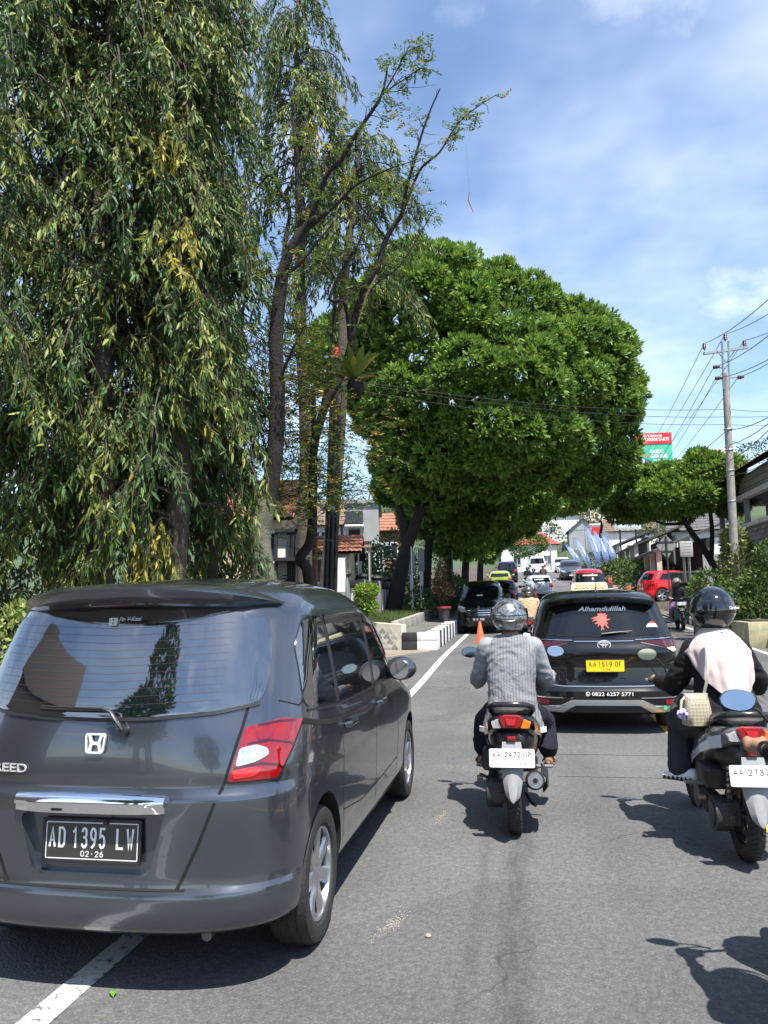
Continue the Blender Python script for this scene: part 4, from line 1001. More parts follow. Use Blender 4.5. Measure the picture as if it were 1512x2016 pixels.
# grass on the verge
def grass(name, x0, x1, y0, y1, n, h, zf, col=(.07, .13, .03)):
    x = rng.uniform(x0, x1, n); y = rng.uniform(y0, y1, n); z = np.array([zf(a, b) for a, b in zip(x, y)])
    ang = rng.uniform(0, 2*np.pi, n); hh = h*rng.uniform(.4, 1.2, n); w = .012*rng.uniform(.6, 1.4, n); ln = rng.uniform(-.5, .5, (n, 2))*hh[:, None]
    dx, dy = np.cos(ang)*w, np.sin(ang)*w
    V = np.stack([np.stack([x-dx, y-dy, z-.02], 1), np.stack([x+dx, y+dy, z-.02], 1), np.stack([x+ln[:, 0], y+ln[:, 1], z+hh], 1)], 1).reshape(-1, 3)
    F = np.arange(3*n).reshape(-1, 3); c = np.array(col)[None]*rng.uniform(.6, 1.5, (n, 1))*np.array([1, 1, 1])[None]; c[:, 0] *= rng.uniform(.8, 1.6, n)
    o = obj_from_arrays(name, V, F, mat('grass_blade', rough=.7, attr='tint', trans=.3), col=np.repeat(c, 3, 0)); return tag(o, 'short green grass growing on the verge behind the kerb', 'grass', kind='stuff')
grass('grass', -7.5, -3.5, 20.75, 34, 26000, .13, lambda x, y: road_z(y) + .66 + max(0, -3.4-x)*.03)
grass('grass', -5.0, -3.4, 20.15, 20.9, 3000, .12, lambda x, y: road_z(20) + .62)
build_minivan(); build_taxi()
# ------------------------------------------------------------------ scooters
def sring(y, zc, hw, hh, n=2.6, N=24, xc=0., tilt=0.):
    out = []
    for i in range(N):
        a = 2*math.pi*i/N; c, s = math.cos(a), math.sin(a)
        px_ = math.copysign(abs(c)**(2/n), c)*hw; pz = math.copysign(abs(s)**(2/n), s)*hh
        out.append(Vector((xc + px_, y + pz*tilt, zc + pz)))
    return out
M_MIRROR = mat('mirror_glass', (.46, .49, .52), rough=.03, metal=1)
M_ENGINE = mat('engine_casting', (.055, .056, .058), rough=.5, metal=.5, var=.4, vscale=25, bump=.2, bscale=80)
M_GREYPL = mat('grey_plastic', (.24, .245, .25), rough=.55, var=.2, vscale=10)
M_STEEL = mat('steel', (.40, .39, .37), rough=.35, metal=.9, var=.25, vscale=30)
M_BROWNST = mat('rusty_steel', (.22, .15, .10), rough=.5, metal=.6, var=.4, vscale=30)
def tread(mb, c, r, w, n=46):
    for i in range(n):
        a = 2*math.pi*i/n
        for s_ in (-1, 1):
            p = [Vector((s_*w*.06, math.cos(a)*r*1.002, math.sin(a)*r*1.002)), Vector((s_*w*.44, math.cos(a+.10)*r*.965, math.sin(a+.10)*r*.965))]
            mb.cyl(c + p[0], c + p[1], .0035, n=4)
def scooter_wheel(parent, y, r, w, front=False):
    t = MB(); h = w/2
    t.lathe([(r*.70, -h*.55), (r*.76, -h*.85), (r*.86, -h), (r*.94, -h*.86), (r*.985, -h*.5), (r, -h*.12), (r, h*.12), (r*.985, h*.5), (r*.94, h*.86), (r*.86, h), (r*.76, h*.85), (r*.70, h*.55)], axis='X', n=44)
    wl = t.build('wheel' if not front else 'front_wheel', M_RUBBER, parent, smooth=50); wl.location = (0, y, r)
    g = MB(); tread(g, Vector((0, 0, 0)), r, w); g.build('tread', mat('tread_dark', (.010, .010, .010), rough=.9), wl, smooth=0)
    b = MB(); b.lathe([(r*.72, -h*.6), (r*.72, h*.6), (r*.66, h*.62), (r*.64, h*.3), (r*.64, -h*.3), (r*.66, -h*.62), (r*.72, -h*.6)], axis='X', n=36)
    for i in range(5):
        a = 2*math.pi*i/5 + .3; d = Vector((0, math.cos(a), math.sin(a)))
        b.tube([d*r*.10, d*r*.66], [.020, .013], 6)
    b.cyl((-h*.8, 0, 0), (h*.8, 0, 0), r*.17, n=16); b.build('rim', M_BLACKPL, wl)
    return wl
def build_scooter(name, label, loc, rz, body_m, accent_m, plate_rows, group=None, tail='std', seat_m=None, fender_m=None, tilt=(-3, -17)):
    root = empty(name, loc, rz); tag(root, label, 'scooter', group)
    BP = M_BLACKPL
    # rear bodywork
    mb = MB(); mb.loft([sring(-.255, .785, .06, .02), sring(-.24, .775, .115, .045), sring(-.17, .755, .155, .07), sring(-.02, .715, .180, .105), sring(.18, .655, .192, .14), sring(.38, .575, .188, .17), sring(.54, .50, .165, .19), sring(.62, .46, .12, .17)])
    cw = mb.build('rear_cowl', body_m, root, smooth=50)
    for s_ in (-1, 1):
        q = MB(); pts = [(-.20, .735, .150), (-.05, .70, .184), (.15, .64, .197), (.36, .56, .194), (.50, .50, .178)]
        q.sheet([[Vector((s_*(x+.004), y, z+.035*(1-k*.1))) for k, (y, z, x) in enumerate(pts)], [Vector((s_*(x+.007), y, z)) for y, z, x in pts], [Vector((s_*(x+.003), y, z-.04)) for y, z, x in pts]])
        q.build('side_stripe', accent_m, cw, smooth=60)
    # under-tail
    mb = MB(); mb.loft([sring(-.245, .655, .075, .045), sring(-.20, .655, .115, .075), sring(-.05, .63, .15, .09), sring(.12, .60, .14, .09)]); mb.build('under_tail', BP, root, smooth=50)
    # seat and grab rail
    mb = MB(); mb.loft([sring(-.20, .835, .05, .015), sring(-.185, .835, .11, .03), sring(-.05, .835, .135, .04), sring(.12, .815, .15, .045), sring(.25, .79, .155, .05), sring(.45, .775, .135, .05), sring(.60, .745, .09, .05), sring(.64, .73, .05, .03)]); mb.build('seat', seat_m or mat('seat_vinyl', (.02, .02, .02), rough=.6, bump=.2, bscale=90), root, smooth=60)
    mb = MB(); pts = [(-.13, .10, .785), (-.155, -.03, .83), (-.15, -.14, .862), (-.11, -.215, .885), (-.05, -.243, .893), (.05, -.243, .893), (.11, -.215, .885), (.15, -.14, .862), (.155, -.03, .83), (.13, .10, .785)]
    mb.tube(pts, .014, 10, flat=1.3); mb.build('grab_rail', mat('satin_black', (.02, .02, .022), rough=.25), root)
    # tail lamp cluster
    def lens(nm, poly, m, y0, y1, par=root):
        q = MB(); front = [(x, y0, z) for x, z in poly]; k = len(poly); cx = sum(p[0] for p in poly)/k; cz = sum(p[1] for p in poly)/k
        mid = [(cx + (x-cx)*.88, y0-.012, cz + (z-cz)*.86) for x, z in poly]
        back = [(x, y1, z) for x, z in poly]; q.loft([back, front, mid]); return q.build(nm, m, par, smooth=40)
    tl = lens('tail_light', round_poly([(-.082, .805), (-.05, .822), (.05, .822), (.082, .805), (.055, .735), (-.055, .735)], .01), M_REDLENS if tail == 'std' else M_REDLENS, -.262, -.16)
    lens('brake_lamp', round_poly([(-.035, .80), (.035, .80), (.03, .76), (-.03, .76)], .008), mat('bright_red', (.72, .02, .03), rough=.2, coat=1), -.276, -.25, tl)
    lens('indicator_lamp', round_poly([(-.135, .775), (-.085, .80), (-.058, .735), (-.122, .735)], .01), M_CLEARLENS, -.245, -.14)
    lens('indicator_lamp', round_poly([(.135, .775), (.085, .80), (.058, .735), (.122, .735)], .01), M_ORANGE, -.245, -.14)
    q = MB(); q.box((0, -.256, .672), (.058, .014, .030), bev=.004); q.build('reflector', M_REDLENS, root)
    # plate bracket, plate, fender tongue
    q = MB(); q.loft([[Vector((-.06, -.24, .66)), Vector((.06, -.24, .66)), Vector((.06, -.20, .66)), Vector((-.06, -.20, .66))], [Vector((-.075, -.295, .53)), Vector((.075, -.295, .53)), Vector((.07, -.25, .53)), Vector((-.07, -.25, .53))]]); q.build('plate_bracket', M_GREYPL, root)
    plate(root, (0, -.308, .555), .295, .118, plate_rows, M_PLATEWH, M_INK, None, (R(-12), 0, 0))
    q = MB(); rows = []
    for (t, hw, bl) in ((0, .070, .010), (.1, .073, .016), (.35, .070, .02), (.7, .055, .018), (.86, .045, .014), (.95, .026, .010), (1, .004, .006)):
        y, z = -.255 - .105*t, .525 - .245*t
        rows.append([Vector((-hw, y+.02, z)), Vector((-hw*.5, y-bl*.6, z)), Vector((0, y-bl, z)), Vector((hw*.5, y-bl*.6, z)), Vector((hw, y+.02, z))])
    q.sheet(rows); q.sheet([[p + Vector((0, .006, 0)) for p in r] for r in rows]); q.build('rear_mudguard', fender_m or M_GREYPL, root, smooth=30)
    q = MB(); rows = []
    for i in range(9):
        a = R(35 + i*12.5); c, s = math.cos(a), math.sin(a); rows.append([Vector((x, -c*rr, .27 + s*rr)) for x, rr in ((-.062, .285), (-.05, .305), (0, .312), (.05, .305), (.062, .285))])
    q.sheet(rows); q.build('inner_mudguard', BP, root, smooth=60)
    # engine, left side
    q = MB(); q.box((-.135, .20, .285), (.085, .46, .15), bev=.035); q.cyl((-.185, .0, .27), (-.085, .0, .27), .105, n=24); q.cyl((-.192, .0, .27), (-.18, .0, .27), .075, n=20); q.cyl((-.185, .40, .285), (-.095, .40, .285), .085, n=20)
    for k in range(4): q.box((-.182, .08 + k*.07, .29), (.012, .018, .11), bev=.004)
    eg = q.build('engine_case', M_ENGINE, root)
    q = MB(); q.box((-.10, -.07, .285), (.10, .06, .14), bev=.012); q.box((-.085, -.10, .26), (.06, .02, .05), bev=.005); q.box((-.12, -.10, .32), (.035, .02, .03), bev=.004); q.build('gearbox', M_ENGINE, eg)
    q = MB(); q.loft([sring(-.02, .475, .05, .055, 4, xc=-.155), sring(.0, .475, .062, .068, 4, xc=-.155), sring(.20, .475, .066, .07, 4, xc=-.155), sring(.24, .475, .05, .05, 4, xc=-.155)]); q.build('air_box', M_BLACKPL, root)
    q = MB(); q.tube([(-.19, .12, .335), (-.235, .10, .36), (-.24, .02, .355)], .011, 8); q.cyl((-.255, .02, .355), (-.215, .02, .355), .018, n=10); q.build('kick_lever', M_BROWNST, root)
    q = MB(); q.cyl((-.088, -.02, .30), (-.088, -.06, .60), .017, n=10); q.build('shock_absorber', M_STEEL, root)
    sp_ = MB(); hel = [Vector((-.088 + math.cos(t*.7)*.030, -.025 - .034*t/60 + math.sin(t*.7)*.030, .33 + .24*t/60)) for t in range(61)]
    sp_.tube(hel, .0055, 6); sp_.build('spring', mat('spring_black', (.015, .015, .015), rough=.35), root)
    # exhaust, right side
    q = MB(); a, b = Vector((.145, -.13, .375)), Vector((.135, .25, .30)); q.tube([b + Vector((0, .2, -.04)), b, b*.2+a*.8, a*.97+b*.03], [.02, .056, .066, .060], 20); ex = q.build('exhaust', M_BLACKPL, root, smooth=40)
    q = MB(); d_ = (a-b).normalized(); q.cyl(a - d_*.02, a + d_*.012, .058, .05, n=22); q.build('exhaust_cap', M_STEEL, ex)
    q = MB(); q.cyl(a + d_*.0, a + d_*.02, .018, .016, n=12); q.build('exhaust_outlet', M_DARK, ex)
    q = MB(); q.cyl(a + d_*.0205, a + d_*.0212, .010, n=12); q.build('exhaust_bore', M_GAP, ex)
    q = MB(); rows = []
    for (y, z0, z1, bulge) in ((-.115, .29, .43, .0), (-.06, .285, .455, .012), (.08, .27, .45, .014), (.22, .26, .40, .006)):
        rows.append([Vector((.195 + bulge*.3, y, z0)), Vector((.222 + bulge, y, z0+.04)), Vector((.222 + bulge, y, z1-.04)), Vector((.19 + bulge*.3, y, z1))])
    q.sheet(rows); q.sheet([[p - Vector((.006, 0, 0)) for p in r] for r in rows]); q.build('heat_shield', M_BLACKPL, ex, smooth=30)
    # pegs, stand
    for s_ in (-1, 1):
        q = MB(); q.cyl((s_*.16, .32, .375), (s_*.275, .29, .385), .014, .011, n=10); q.build('foot_peg', M_GREYPL, root)
        q = MB(); q.tube([(s_*.07, .30, .19), (s_*.115, .16, .155), (s_*.14, .12, .15)], .011, 8); q.build('stand', M_BLACKPL, root)
    # front half
    q = MB(); q.loft([sring(.56, .315, .155, .03, 5), sring(.60, .31, .17, .032, 5), sring(.92, .31, .17, .032, 5), sring(.98, .33, .13, .04, 5)]); q.build('floorboard', BP, root)
    q = MB(); rings = []
    for (z, y, hw, d) in ((.30, 1.00, .15, .05), (.42, 1.04, .18, .06), (.60, 1.06, .205, .06), (.76, 1.06, .195, .055), (.86, 1.05, .13, .05)):
        rings.append([Vector((math.copysign(abs(math.cos(a))**.7, math.cos(a))*hw, y + d*math.sin(a) + .05*(1-abs(math.cos(a))), z)) for a in [2*math.pi*i/20 for i in range(20)]])
    q.loft(rings); q.build('leg_shield', body_m, root, smooth=50)
    q = MB(); q.loft([sring(1.06, .60, .10, .16, 2.4), sring(1.14, .60, .12, .17, 2.4), sring(1.22, .60, .09, .13, 2.4), sring(1.25, .60, .04, .08, 2.4)]); q.build('front_apron', body_m, root, smooth=50)
    q = MB(); q.loft([sring(.95, .945, .06, .03), sring(.98, .95, .13, .05), sring(1.06, .945, .145, .065), sring(1.14, .93, .12, .06), sring(1.19, .92, .06, .03)]); hb = q.build('handlebar_cowl', body_m, root, smooth=50)
    q = MB(); q.prism(round_poly([(-.085, .665), (.085, .665), (.06, .575), (-.06, .575)], .02), 1.215, 1.262); q.build('headlight', M_CLEARLENS, root)
    for s_ in (-1, 1):
        q = MB(); q.prism([(s_*.10, .70), (s_*.17, .73), (s_*.15, .66), (s_*.10, .65)], 1.13, 1.19); q.build('indicator_lamp', M_ORANGE, root)
        q = MB(); q.cyl((s_*.13, 1.02, .955), (s_*.235, .99, .965), .012, n=10); q.cyl((s_*.235, .99, .965), (s_*.345, .965, .968), .0175, n=12); q.cyl((s_*.345, .965, .968), (s_*.352, .964, .968), .020, n=12); q.build('hand_grip', BP, root)
        q = MB(); q.tube([(s_*.20, 1.03, .955), (s_*.24, 1.045, .95), (s_*.34, 1.02, .945)], [.008, .007, .005], 6); q.build('brake_lever', M_STEEL, root)
        q = MB(); q.tube([(s_*.20, 1.02, .97), (s_*.225, 1.015, 1.06), (s_*.27, 1.0, 1.115), (s_*.31, .99, 1.135)], .006, 8); st = q.build('mirror_stem', BP, root)
        q = MB(); rot = Matrix.Rotation(s_*R(10), 3, 'Z') @ Matrix.Rotation(R(tilt[0] if s_ < 0 else tilt[1]), 3, 'X')
        pol = [(-.078, .012), (-.05, .042), (.0, .050), (.05, .040), (.078, .008), (.060, -.030), (.0, -.046), (-.055, -.034)]
        pol = round_poly(pol, .02, 2); k = len(pol); c = Vector((s_*.35, .985, 1.155))
        def ringp(sc, dy): return [c + rot @ Vector((s_*x*sc, dy, z*sc)) for x, z in pol]
        q.loft([ringp(.2, .038), ringp(.7, .030), ringp(1.0, .004), ringp(1.0, -.006), ringp(.93, -.008)]); mh = q.build('mirror', BP, root, smooth=45)
        q = MB(); q.add(ringp(.92, -.0095), [tuple(range(k))]); q.add(ringp(.92, -.0085), [tuple(range(k))]); q.build('mirror_glass', M_MIRROR, mh, smooth=0)
        q = MB(); q.tube([(s_*.055, 1.13, .64), (s_*.06, 1.20, .42), (s_*.06, 1.26, .26)], .016, 8); q.build('fork', M_STEEL, root)
    q = MB(); rows = []
    for i in range(9):
        a = R(20 + i*16); cc, s = math.cos(a), math.sin(a); rows.append([Vector((x, 1.26 + cc*rr, .26 + s*rr)) for x, rr in ((-.058, .27), (-.045, .292), (0, .30), (.045, .292), (.058, .27))])
    q.sheet(rows); q.build('front_mudguard', body_m, root, smooth=60)
    scooter_wheel(root, 0., .27, .10); scooter_wheel(root, 1.26, .26, .085, True)
    return root

# ------------------------------------------------------------------ people
def cap_pts(p0, p1, r0, r1): return ('cap', Vector(p0), Vector(p1), r0, r1)
def build_body(name, prims, mats, parent, voxel=.010, smooth=8):
    """prims: (kind, ..., material index); union -> voxel remesh -> one continuous skin"""
    mb = MB()
    for pr in prims:
        k = pr[0]
        if k == 'cap':
            _, a, b, r0, r1, mi = pr; a, b = Vector(a), Vector(b); d = (b-a); L_ = d.length; d.normalize()
            pts, rad = [], []
            for t in (-1, -.92, -.7, -.38): pts.append(a + d*(t*r0)); rad.append(r0*math.sqrt(max(.0004, 1-t*t)))
            n = 6
            for i in range(n+1): pts.append(a + d*(L_*i/n)); rad.append(r0 + (r1-r0)*i/n)
            for t in (.38, .7, .92, 1): pts.append(b + d*(t*r1)); rad.append(r1*math.sqrt(max(.0004, 1-t*t)))
            mb.tube(pts, rad, 14)
        elif k == 'ell':
            _, c, r, mi = pr[:4]; mb.ell(c, r, 20, 14)
        elif k == 'loft':
            _, secs, mi = pr   # (centre, rx, ry, n)
            rings = []
            for (c, rx, ry, n_) in secs:
                rings.append([Vector(c) + Vector((math.copysign(abs(math.cos(a))**(2/n_), math.cos(a))*rx, math.copysign(abs(math.sin(a))**(2/n_), math.sin(a))*ry, 0)) for a in [2*math.pi*i/28 for i in range(28)]])
            mb.loft(rings)
    me = mb.mesh('body_src', mats, smooth=0); o = link('body_src', me)
    rm = o.modifiers.new('r', 'REMESH'); rm.mode = 'VOXEL'; rm.voxel_size = voxel
    sm = o.modifiers.new('s', 'SMOOTH'); sm.factor = .5; sm.iterations = smooth
    new = evaluated(o, name); bpy.data.objects.remove(o)
    n = len(new.polygons); C = np.empty(n*3); new.polygons.foreach_get('center', C); C = C.reshape(-1, 3)
    best = np.full(n, 1e9); idx = np.zeros(n, dtype=np.int32)
    def seg(a, b, r0, r1):
        a, b = np.array(a), np.array(b); d = b-a; t = np.clip(((C-a) @ d)/max(1e-9, d @ d), 0, 1)
        return np.linalg.norm(C - a - t[:, None]*d, axis=1) - (r0 + (r1-r0)*t)
    for pr in prims:
        if pr[0] == 'cap': dist = seg(pr[1], pr[2], pr[3], pr[4]); mi = pr[5]
        elif pr[0] == 'ell': q = (C - np.array(pr[1]))/np.array(pr[2]); dist = (np.linalg.norm(q, axis=1)-1)*min(pr[2]); mi = pr[3]
        else:
            mi = pr[2]; secs = pr[1]; zs = np.array([s[0][2] for s in secs]); o_ = np.argsort(zs)
            f = lambda j: np.interp(C[:, 2], zs[o_], np.array([ (s[0][0], s[0][1], s[1], s[2])[j] for s in secs])[o_])
            qx, qy = (C[:, 0]-f(0))/f(2), (C[:, 1]-f(1))/f(3)
            dist = (np.sqrt(qx**2+qy**2)-1)*np.minimum(f(2), f(3)); out = np.maximum(zs.min()-C[:, 2], C[:, 2]-zs.max()); dist = np.maximum(dist, out)
        m_ = dist < best; best[m_] = dist[m_]; idx[m_] = mi
    # cloth creases, left off the skin
    sk = len(mats) - 1; nv = len(new.vertices); skin_v = np.zeros(nv, bool); lt = np.empty(len(new.loops), np.int32); new.loops.foreach_get('vertex_index', lt)
    ls = np.empty(n, np.int32); new.polygons.foreach_get('loop_start', ls)
    for k_ in range(3): skin_v[lt[ls[idx == sk] + k_]] = True
    co = np.empty(nv*3); new.vertices.foreach_get('co', co); co = co.reshape(-1, 3); no = np.empty(nv*3); new.vertices.foreach_get('normal', no); no = no.reshape(-1, 3)
    amp = np.zeros(nv)
    for i in range(nv):
        if skin_v[i]: continue
        p = co[i]; w1 = mnoise.noise(Vector((p[0]*7, p[1]*7, p[2]*11 + 3*mnoise.noise(Vector((p[0]*4, p[1]*4, p[2]*4)))))); w2 = mnoise.noise(Vector((p[0]*18, p[1]*18, p[2]*26)))
        amp[i] = (1 - abs(w1)*2.2)*.008 + w2*.003 - .006
    new.vertices.foreach_set('co', (co + no*amp[:, None]).ravel())
    new.materials.clear()
    for mm in mats: new.materials.append(mm)
    new.polygons.foreach_set('material_index', idx); new.polygons.foreach_set('use_smooth', [True]*n); new.update()
    return link(name, new, parent)
M_SKIN = mat('skin', (.30, .165, .10), rough=.5, var=.12, vscale=14)
def hand(prims, wrist, grip, side, mi, s=1.):
    """hand closed round a handlebar grip lying along x at 'grip'"""
    w, g = Vector(wrist), Vector(grip); d = (g-w).normalized()
    prims.append(('cap', w, w + d*.04*s, .026*s, .030*s, mi))
    kn = g + Vector((0, -.018, .030))*s
    prims.append(('cap', w + d*.035*s + Vector((.028*side*s, 0, 0)), kn + Vector((.03*side*s, 0, 0)), .020*s, .018*s, mi)); prims.append(('cap', w + d*.035*s - Vector((.022*side*s, 0, 0)), kn - Vector((.026*side*s, 0, 0)), .020*s, .018*s, mi))
    for i, (dx, l) in enumerate(((-.036, .92), (-.012, 1.0), (.012, .96), (.036, .8))):
        k0 = kn + Vector((dx*side*s, .004, 0)); k1 = k0 + Vector((0, .034*l, -.008))*s; k2 = k1 + Vector((0, .006, -.032*l))*s; k3 = k2 + Vector((0, -.024*l, -.012))*s
        prims += [('cap', k0, k1, .0105*s, .0095*s, mi), ('cap', k1, k2, .0095*s, .009*s, mi), ('cap', k2, k3, .009*s, .008*s, mi)]
    t0 = w + d*.03*s + Vector((-.03*side*s, 0, -.005)); t1 = g + Vector((-.05*side*s, -.02*s, -.012*s)); t2 = g + Vector((-.035*side*s, .012*s, -.026*s))
    prims += [('cap', t0, t1, .014*s, .0115*s, mi), ('cap', t1, t2, .0115*s, .009*s, mi)]
def helmet(parent, c, rx, ry, rz, m, rim_m, visor=True, ridge=True, text=None, rotz=0.):
    """open-face helmet: shell cut away at the front, rim, visor"""
    c = Vector(c); rows = []; N, Mr = 36, 18
    Rz = Matrix.Rotation(rotz, 3, 'Z')
    def pt(a, t, k=1.):
        # a: angle round (0 = front +y), t: 0 top .. 1 lower edge
        front = max(0, math.cos(a)); low = -.74 + .80*front**1.5
        e = math.asin(1) * (1-t) + math.asin(max(-.98, low))*t
        bulge = 1 + .035*math.exp(-((math.sin(e)+.18)/.22)**2)
        taper = 1 - .10*max(0, -math.sin(e))
        return c + Rz @ Vector((math.sin(a)*math.cos(e)*rx*k*bulge*taper, math.cos(a)*math.cos(e)*ry*k*bulge*taper, math.sin(e)*rz*k))
    mb = MB(); rings = []
    for i in range(Mr+1): rings.append([pt(2*math.pi*j/N, max(.002, i/Mr)) for j in range(N)])
    mb.loft(rings, caps=False); mb.add(rings[0], [tuple(range(N))])
    inner = [pt(2*math.pi*j/N, 1, .90) for j in range(N)]; mb.loft([rings[-1], inner], caps=False)
    top = [pt(2*math.pi*j/N, .75, .88) for j in range(N)]; mb.loft([inner, top], caps=True)
    h = mb.build('helmet', m, parent, smooth=60)
    rb = MB(); loop = [pt(2*math.pi*j/N, 1.0, 1.0) for j in range(N+1)]; rb.tube(loop, .007, 6, caps=False); rb.build('helmet_rim', rim_m, h)
    if ridge:
        q = MB(); q.tube([pt(R(70) + R(220)*i/24, .60 + .03*math.sin(math.pi*i/24), 1.004) for i in range(25)], .0035, 6); q.build('helmet_seam', M_GAP, h)
        q = MB(); rows = []
        for t in (.72, .8, .9, .98): rows.append([pt(math.pi + a, t, 1.012) for a in (-.36, -.18, 0, .18, .36)])
        q.sheet(rows); q.build('helmet_panel', mat('helmet_panel', (.32, .33, .34), rough=.3, metal=.7, var=.4, vscale=40), h, smooth=60)
        q = MB(); lp = [pt(math.pi + .38*math.cos(t), .715 + .03*math.sin(t), 1.014) for t in [2*math.pi*i/20 for i in range(21)]]; q.tube(lp, .004, 6, caps=False); q.build('helmet_badge', M_STEEL, h)
    if visor:
        q = MB(); rows = []
        for t in np.linspace(-.05, .62, 8):
            row = []
            for a in np.linspace(-R(78), R(78), 17):
                z = rz*(.38 - 1.05*t); y = math.cos(a)*ry*1.12; x = math.sin(a)*rx*1.10; sh = math.sqrt(max(.05, 1-(z/rz*.75)**2)); row.append(c + Rz @ Vector((x*sh, y*sh + .012, z)))
            rows.append(row)
        q.sheet(rows); q.build('visor', mat('visor_smoke', (.03, .03, .035), rough=.05, coat=1), h, smooth=60)
    return h
def shoe(prims_parent, heel, toe, m, name='shoe', h=.075, w=.045):
    heel, toe = Vector(heel), Vector(toe); d = (toe-heel); l = d.length; d.normalize(); sd = Vector((d.y, -d.x, 0)).normalized(); mb = MB(); rings = []
    for (t, ww, z0, z1) in ((-.02, .5, .01, .06), (.03, .85, 0, h), (.25, .95, 0, h*1.05), (.5, 1.0, 0, h*.85), (.75, 1.08, .0, h*.62), (.93, .85, .004, h*.45), (1.0, .4, .012, h*.3)):
        c = heel + d*(l*t); hw = w*ww
        rings.append([c + sd*(math.cos(a)*hw) + Vector((0, 0, z0 + (z1-z0)*(.5+.5*math.sin(a)))) for a in [2*math.pi*i/14 for i in range(14)]])
    mb.loft(rings); return mb.build(name, m, prims_parent, smooth=60)
# ------------------------------------------------------------------ riders
def stripe_mat():
    m = bpy.data.materials.new('pinstripe_vest'); m.use_nodes = True; N = m.node_tree.nodes; L = m.node_tree.links; b = N['Principled BSDF']
    tc = N.new('ShaderNodeTexCoord'); sx = N.new('ShaderNodeSeparateXYZ'); L.new(tc.outputs['Object'], sx.inputs[0])
    n = N.new('ShaderNodeTexNoise'); n.inputs['Scale'].default_value = 7; n.inputs['Detail'].default_value = 3; L.new(tc.outputs['Object'], n.inputs['Vector'])
    w = N.new('ShaderNodeMath'); w.operation = 'MULTIPLY_ADD'; L.new(n.outputs['Fac'], w.inputs[0]); w.inputs[1].default_value = .016; L.new(sx.outputs['X'], w.inputs[2])
    d = N.new('ShaderNodeMath'); d.operation = 'DIVIDE'; L.new(w.outputs[0], d.inputs[0]); d.inputs[1].default_value = .0215
    f = N.new('ShaderNodeMath'); f.operation = 'FRACT'; L.new(d.outputs[0], f.inputs[0])
    r = N.new('ShaderNodeValToRGB'); r.color_ramp.interpolation = 'LINEAR'; e = r.color_ramp.elements; e[0].position = .0; e[0].color = (.05, .05, .055, 1); e[1].position = .17; e[1].color = (.185, .19, .205, 1)
    k = e.new(.09); k.color = (.05, .05, .055, 1)
    L.new(f.outputs[0], r.inputs[0])
    n2 = N.new('ShaderNodeTexNoise'); n2.inputs['Scale'].default_value = 160; L.new(tc.outputs['Object'], n2.inputs['Vector'])
    mx = N.new('ShaderNodeMixRGB'); mx.blend_type = 'OVERLAY'; mx.inputs[0].default_value = .5; L.new(r.outputs[0], mx.inputs[1]); L.new(n2.outputs['Fac'], mx.inputs[2]); L.new(mx.outputs[0], b.inputs['Base Color'])
    b.inputs['Roughness'].default_value = .9
    n3 = N.new('ShaderNodeTexNoise'); n3.inputs['Scale'].default_value = 9; n3.inputs['Detail'].default_value = 4; n3.inputs['Distortion'].default_value = 1.2; L.new(tc.outputs['Object'], n3.inputs['Vector'])
    bp = N.new('ShaderNodeBump'); bp.inputs['Strength'].default_value = .7; bp.inputs['Distance'].default_value = .03; L.new(n3.outputs['Fac'], bp.inputs['Height']); L.new(bp.outputs[0], b.inputs['Normal']); return m
def cloth(name, col, bump=.6, bs=10): return mat(name, col, rough=.88, var=.10, vscale=60, bump=bump, bscale=bs, spec=.25)
M_VEST = stripe_mat(); M_SLEEVE = cloth('grey_knit', (.26, .27, .29)); M_NAVY = cloth('navy_trousers', (.012, .014, .022)); M_BLACKC = cloth('black_cotton', (.010, .010, .011)); M_CHAR = cloth('charcoal_trousers', (.034, .036, .043))
S1 = Vector((-.15, 5.58, 0)); S2 = Vector((1.24, 5.18, 0)); S3 = Vector((1.19, 2.50, 0))
M_SB = paint('scooter_black', (.010, .010, .011), rough=.3); M_SOR = paint('scooter_orange_trim', (.30, .10, .03)); M_SWH = paint('scooter_white', (.62, .64, .66)); M_SBL = paint('scooter_blue', (.03, .08, .16)); M_SGR = paint('scooter_grey', (.10, .10, .105)); M_SGN = paint('scooter_green', (.01, .12, .08))

sc1 = build_scooter('scooter', 'black scooter with white plate AA 2472 and grey mudguard under the pinstripe rider', S1, 0, M_SB, M_SOR, [('AA', .055, .032, -.10, .022), ('2472', .105, .034, .005, .022), ('OP', .05, .032, .10, .022), ('02·30', .07, .016, .07, -.034)])
def person_root(loc, rz, label, group=None):
    r = empty('person', loc, rz); return tag(r, label, 'person', group)
p1 = person_root(S1, 0, 'rider in a grey pinstripe vest and scratched silver helmet seen from behind')
pr = []
pr.append(('loft', [((0, .255, .645), .235, .175, 2.3), ((0, .26, .70), .222, .172, 2.3), ((0, .27, .80), .188, .15, 2.3), ((0, .31, .93), .175, .135, 2.3), ((0, .35, 1.08), .186, .135, 2.3), ((0, .385, 1.20), .198, .125, 2.3), ((0, .40, 1.275), .175, .105, 2.2), ((0, .41, 1.325), .10, .08, 2)], 0))
pr += [('cap', (0, .415, 1.30), (0, .43, 1.40), .06, .055, 3), ('ell', (0, .45, 1.465), (.085, .10, .115), 3), ('cap', (0, .54, 1.455), (0, .555, 1.44), .016, .014, 3)]
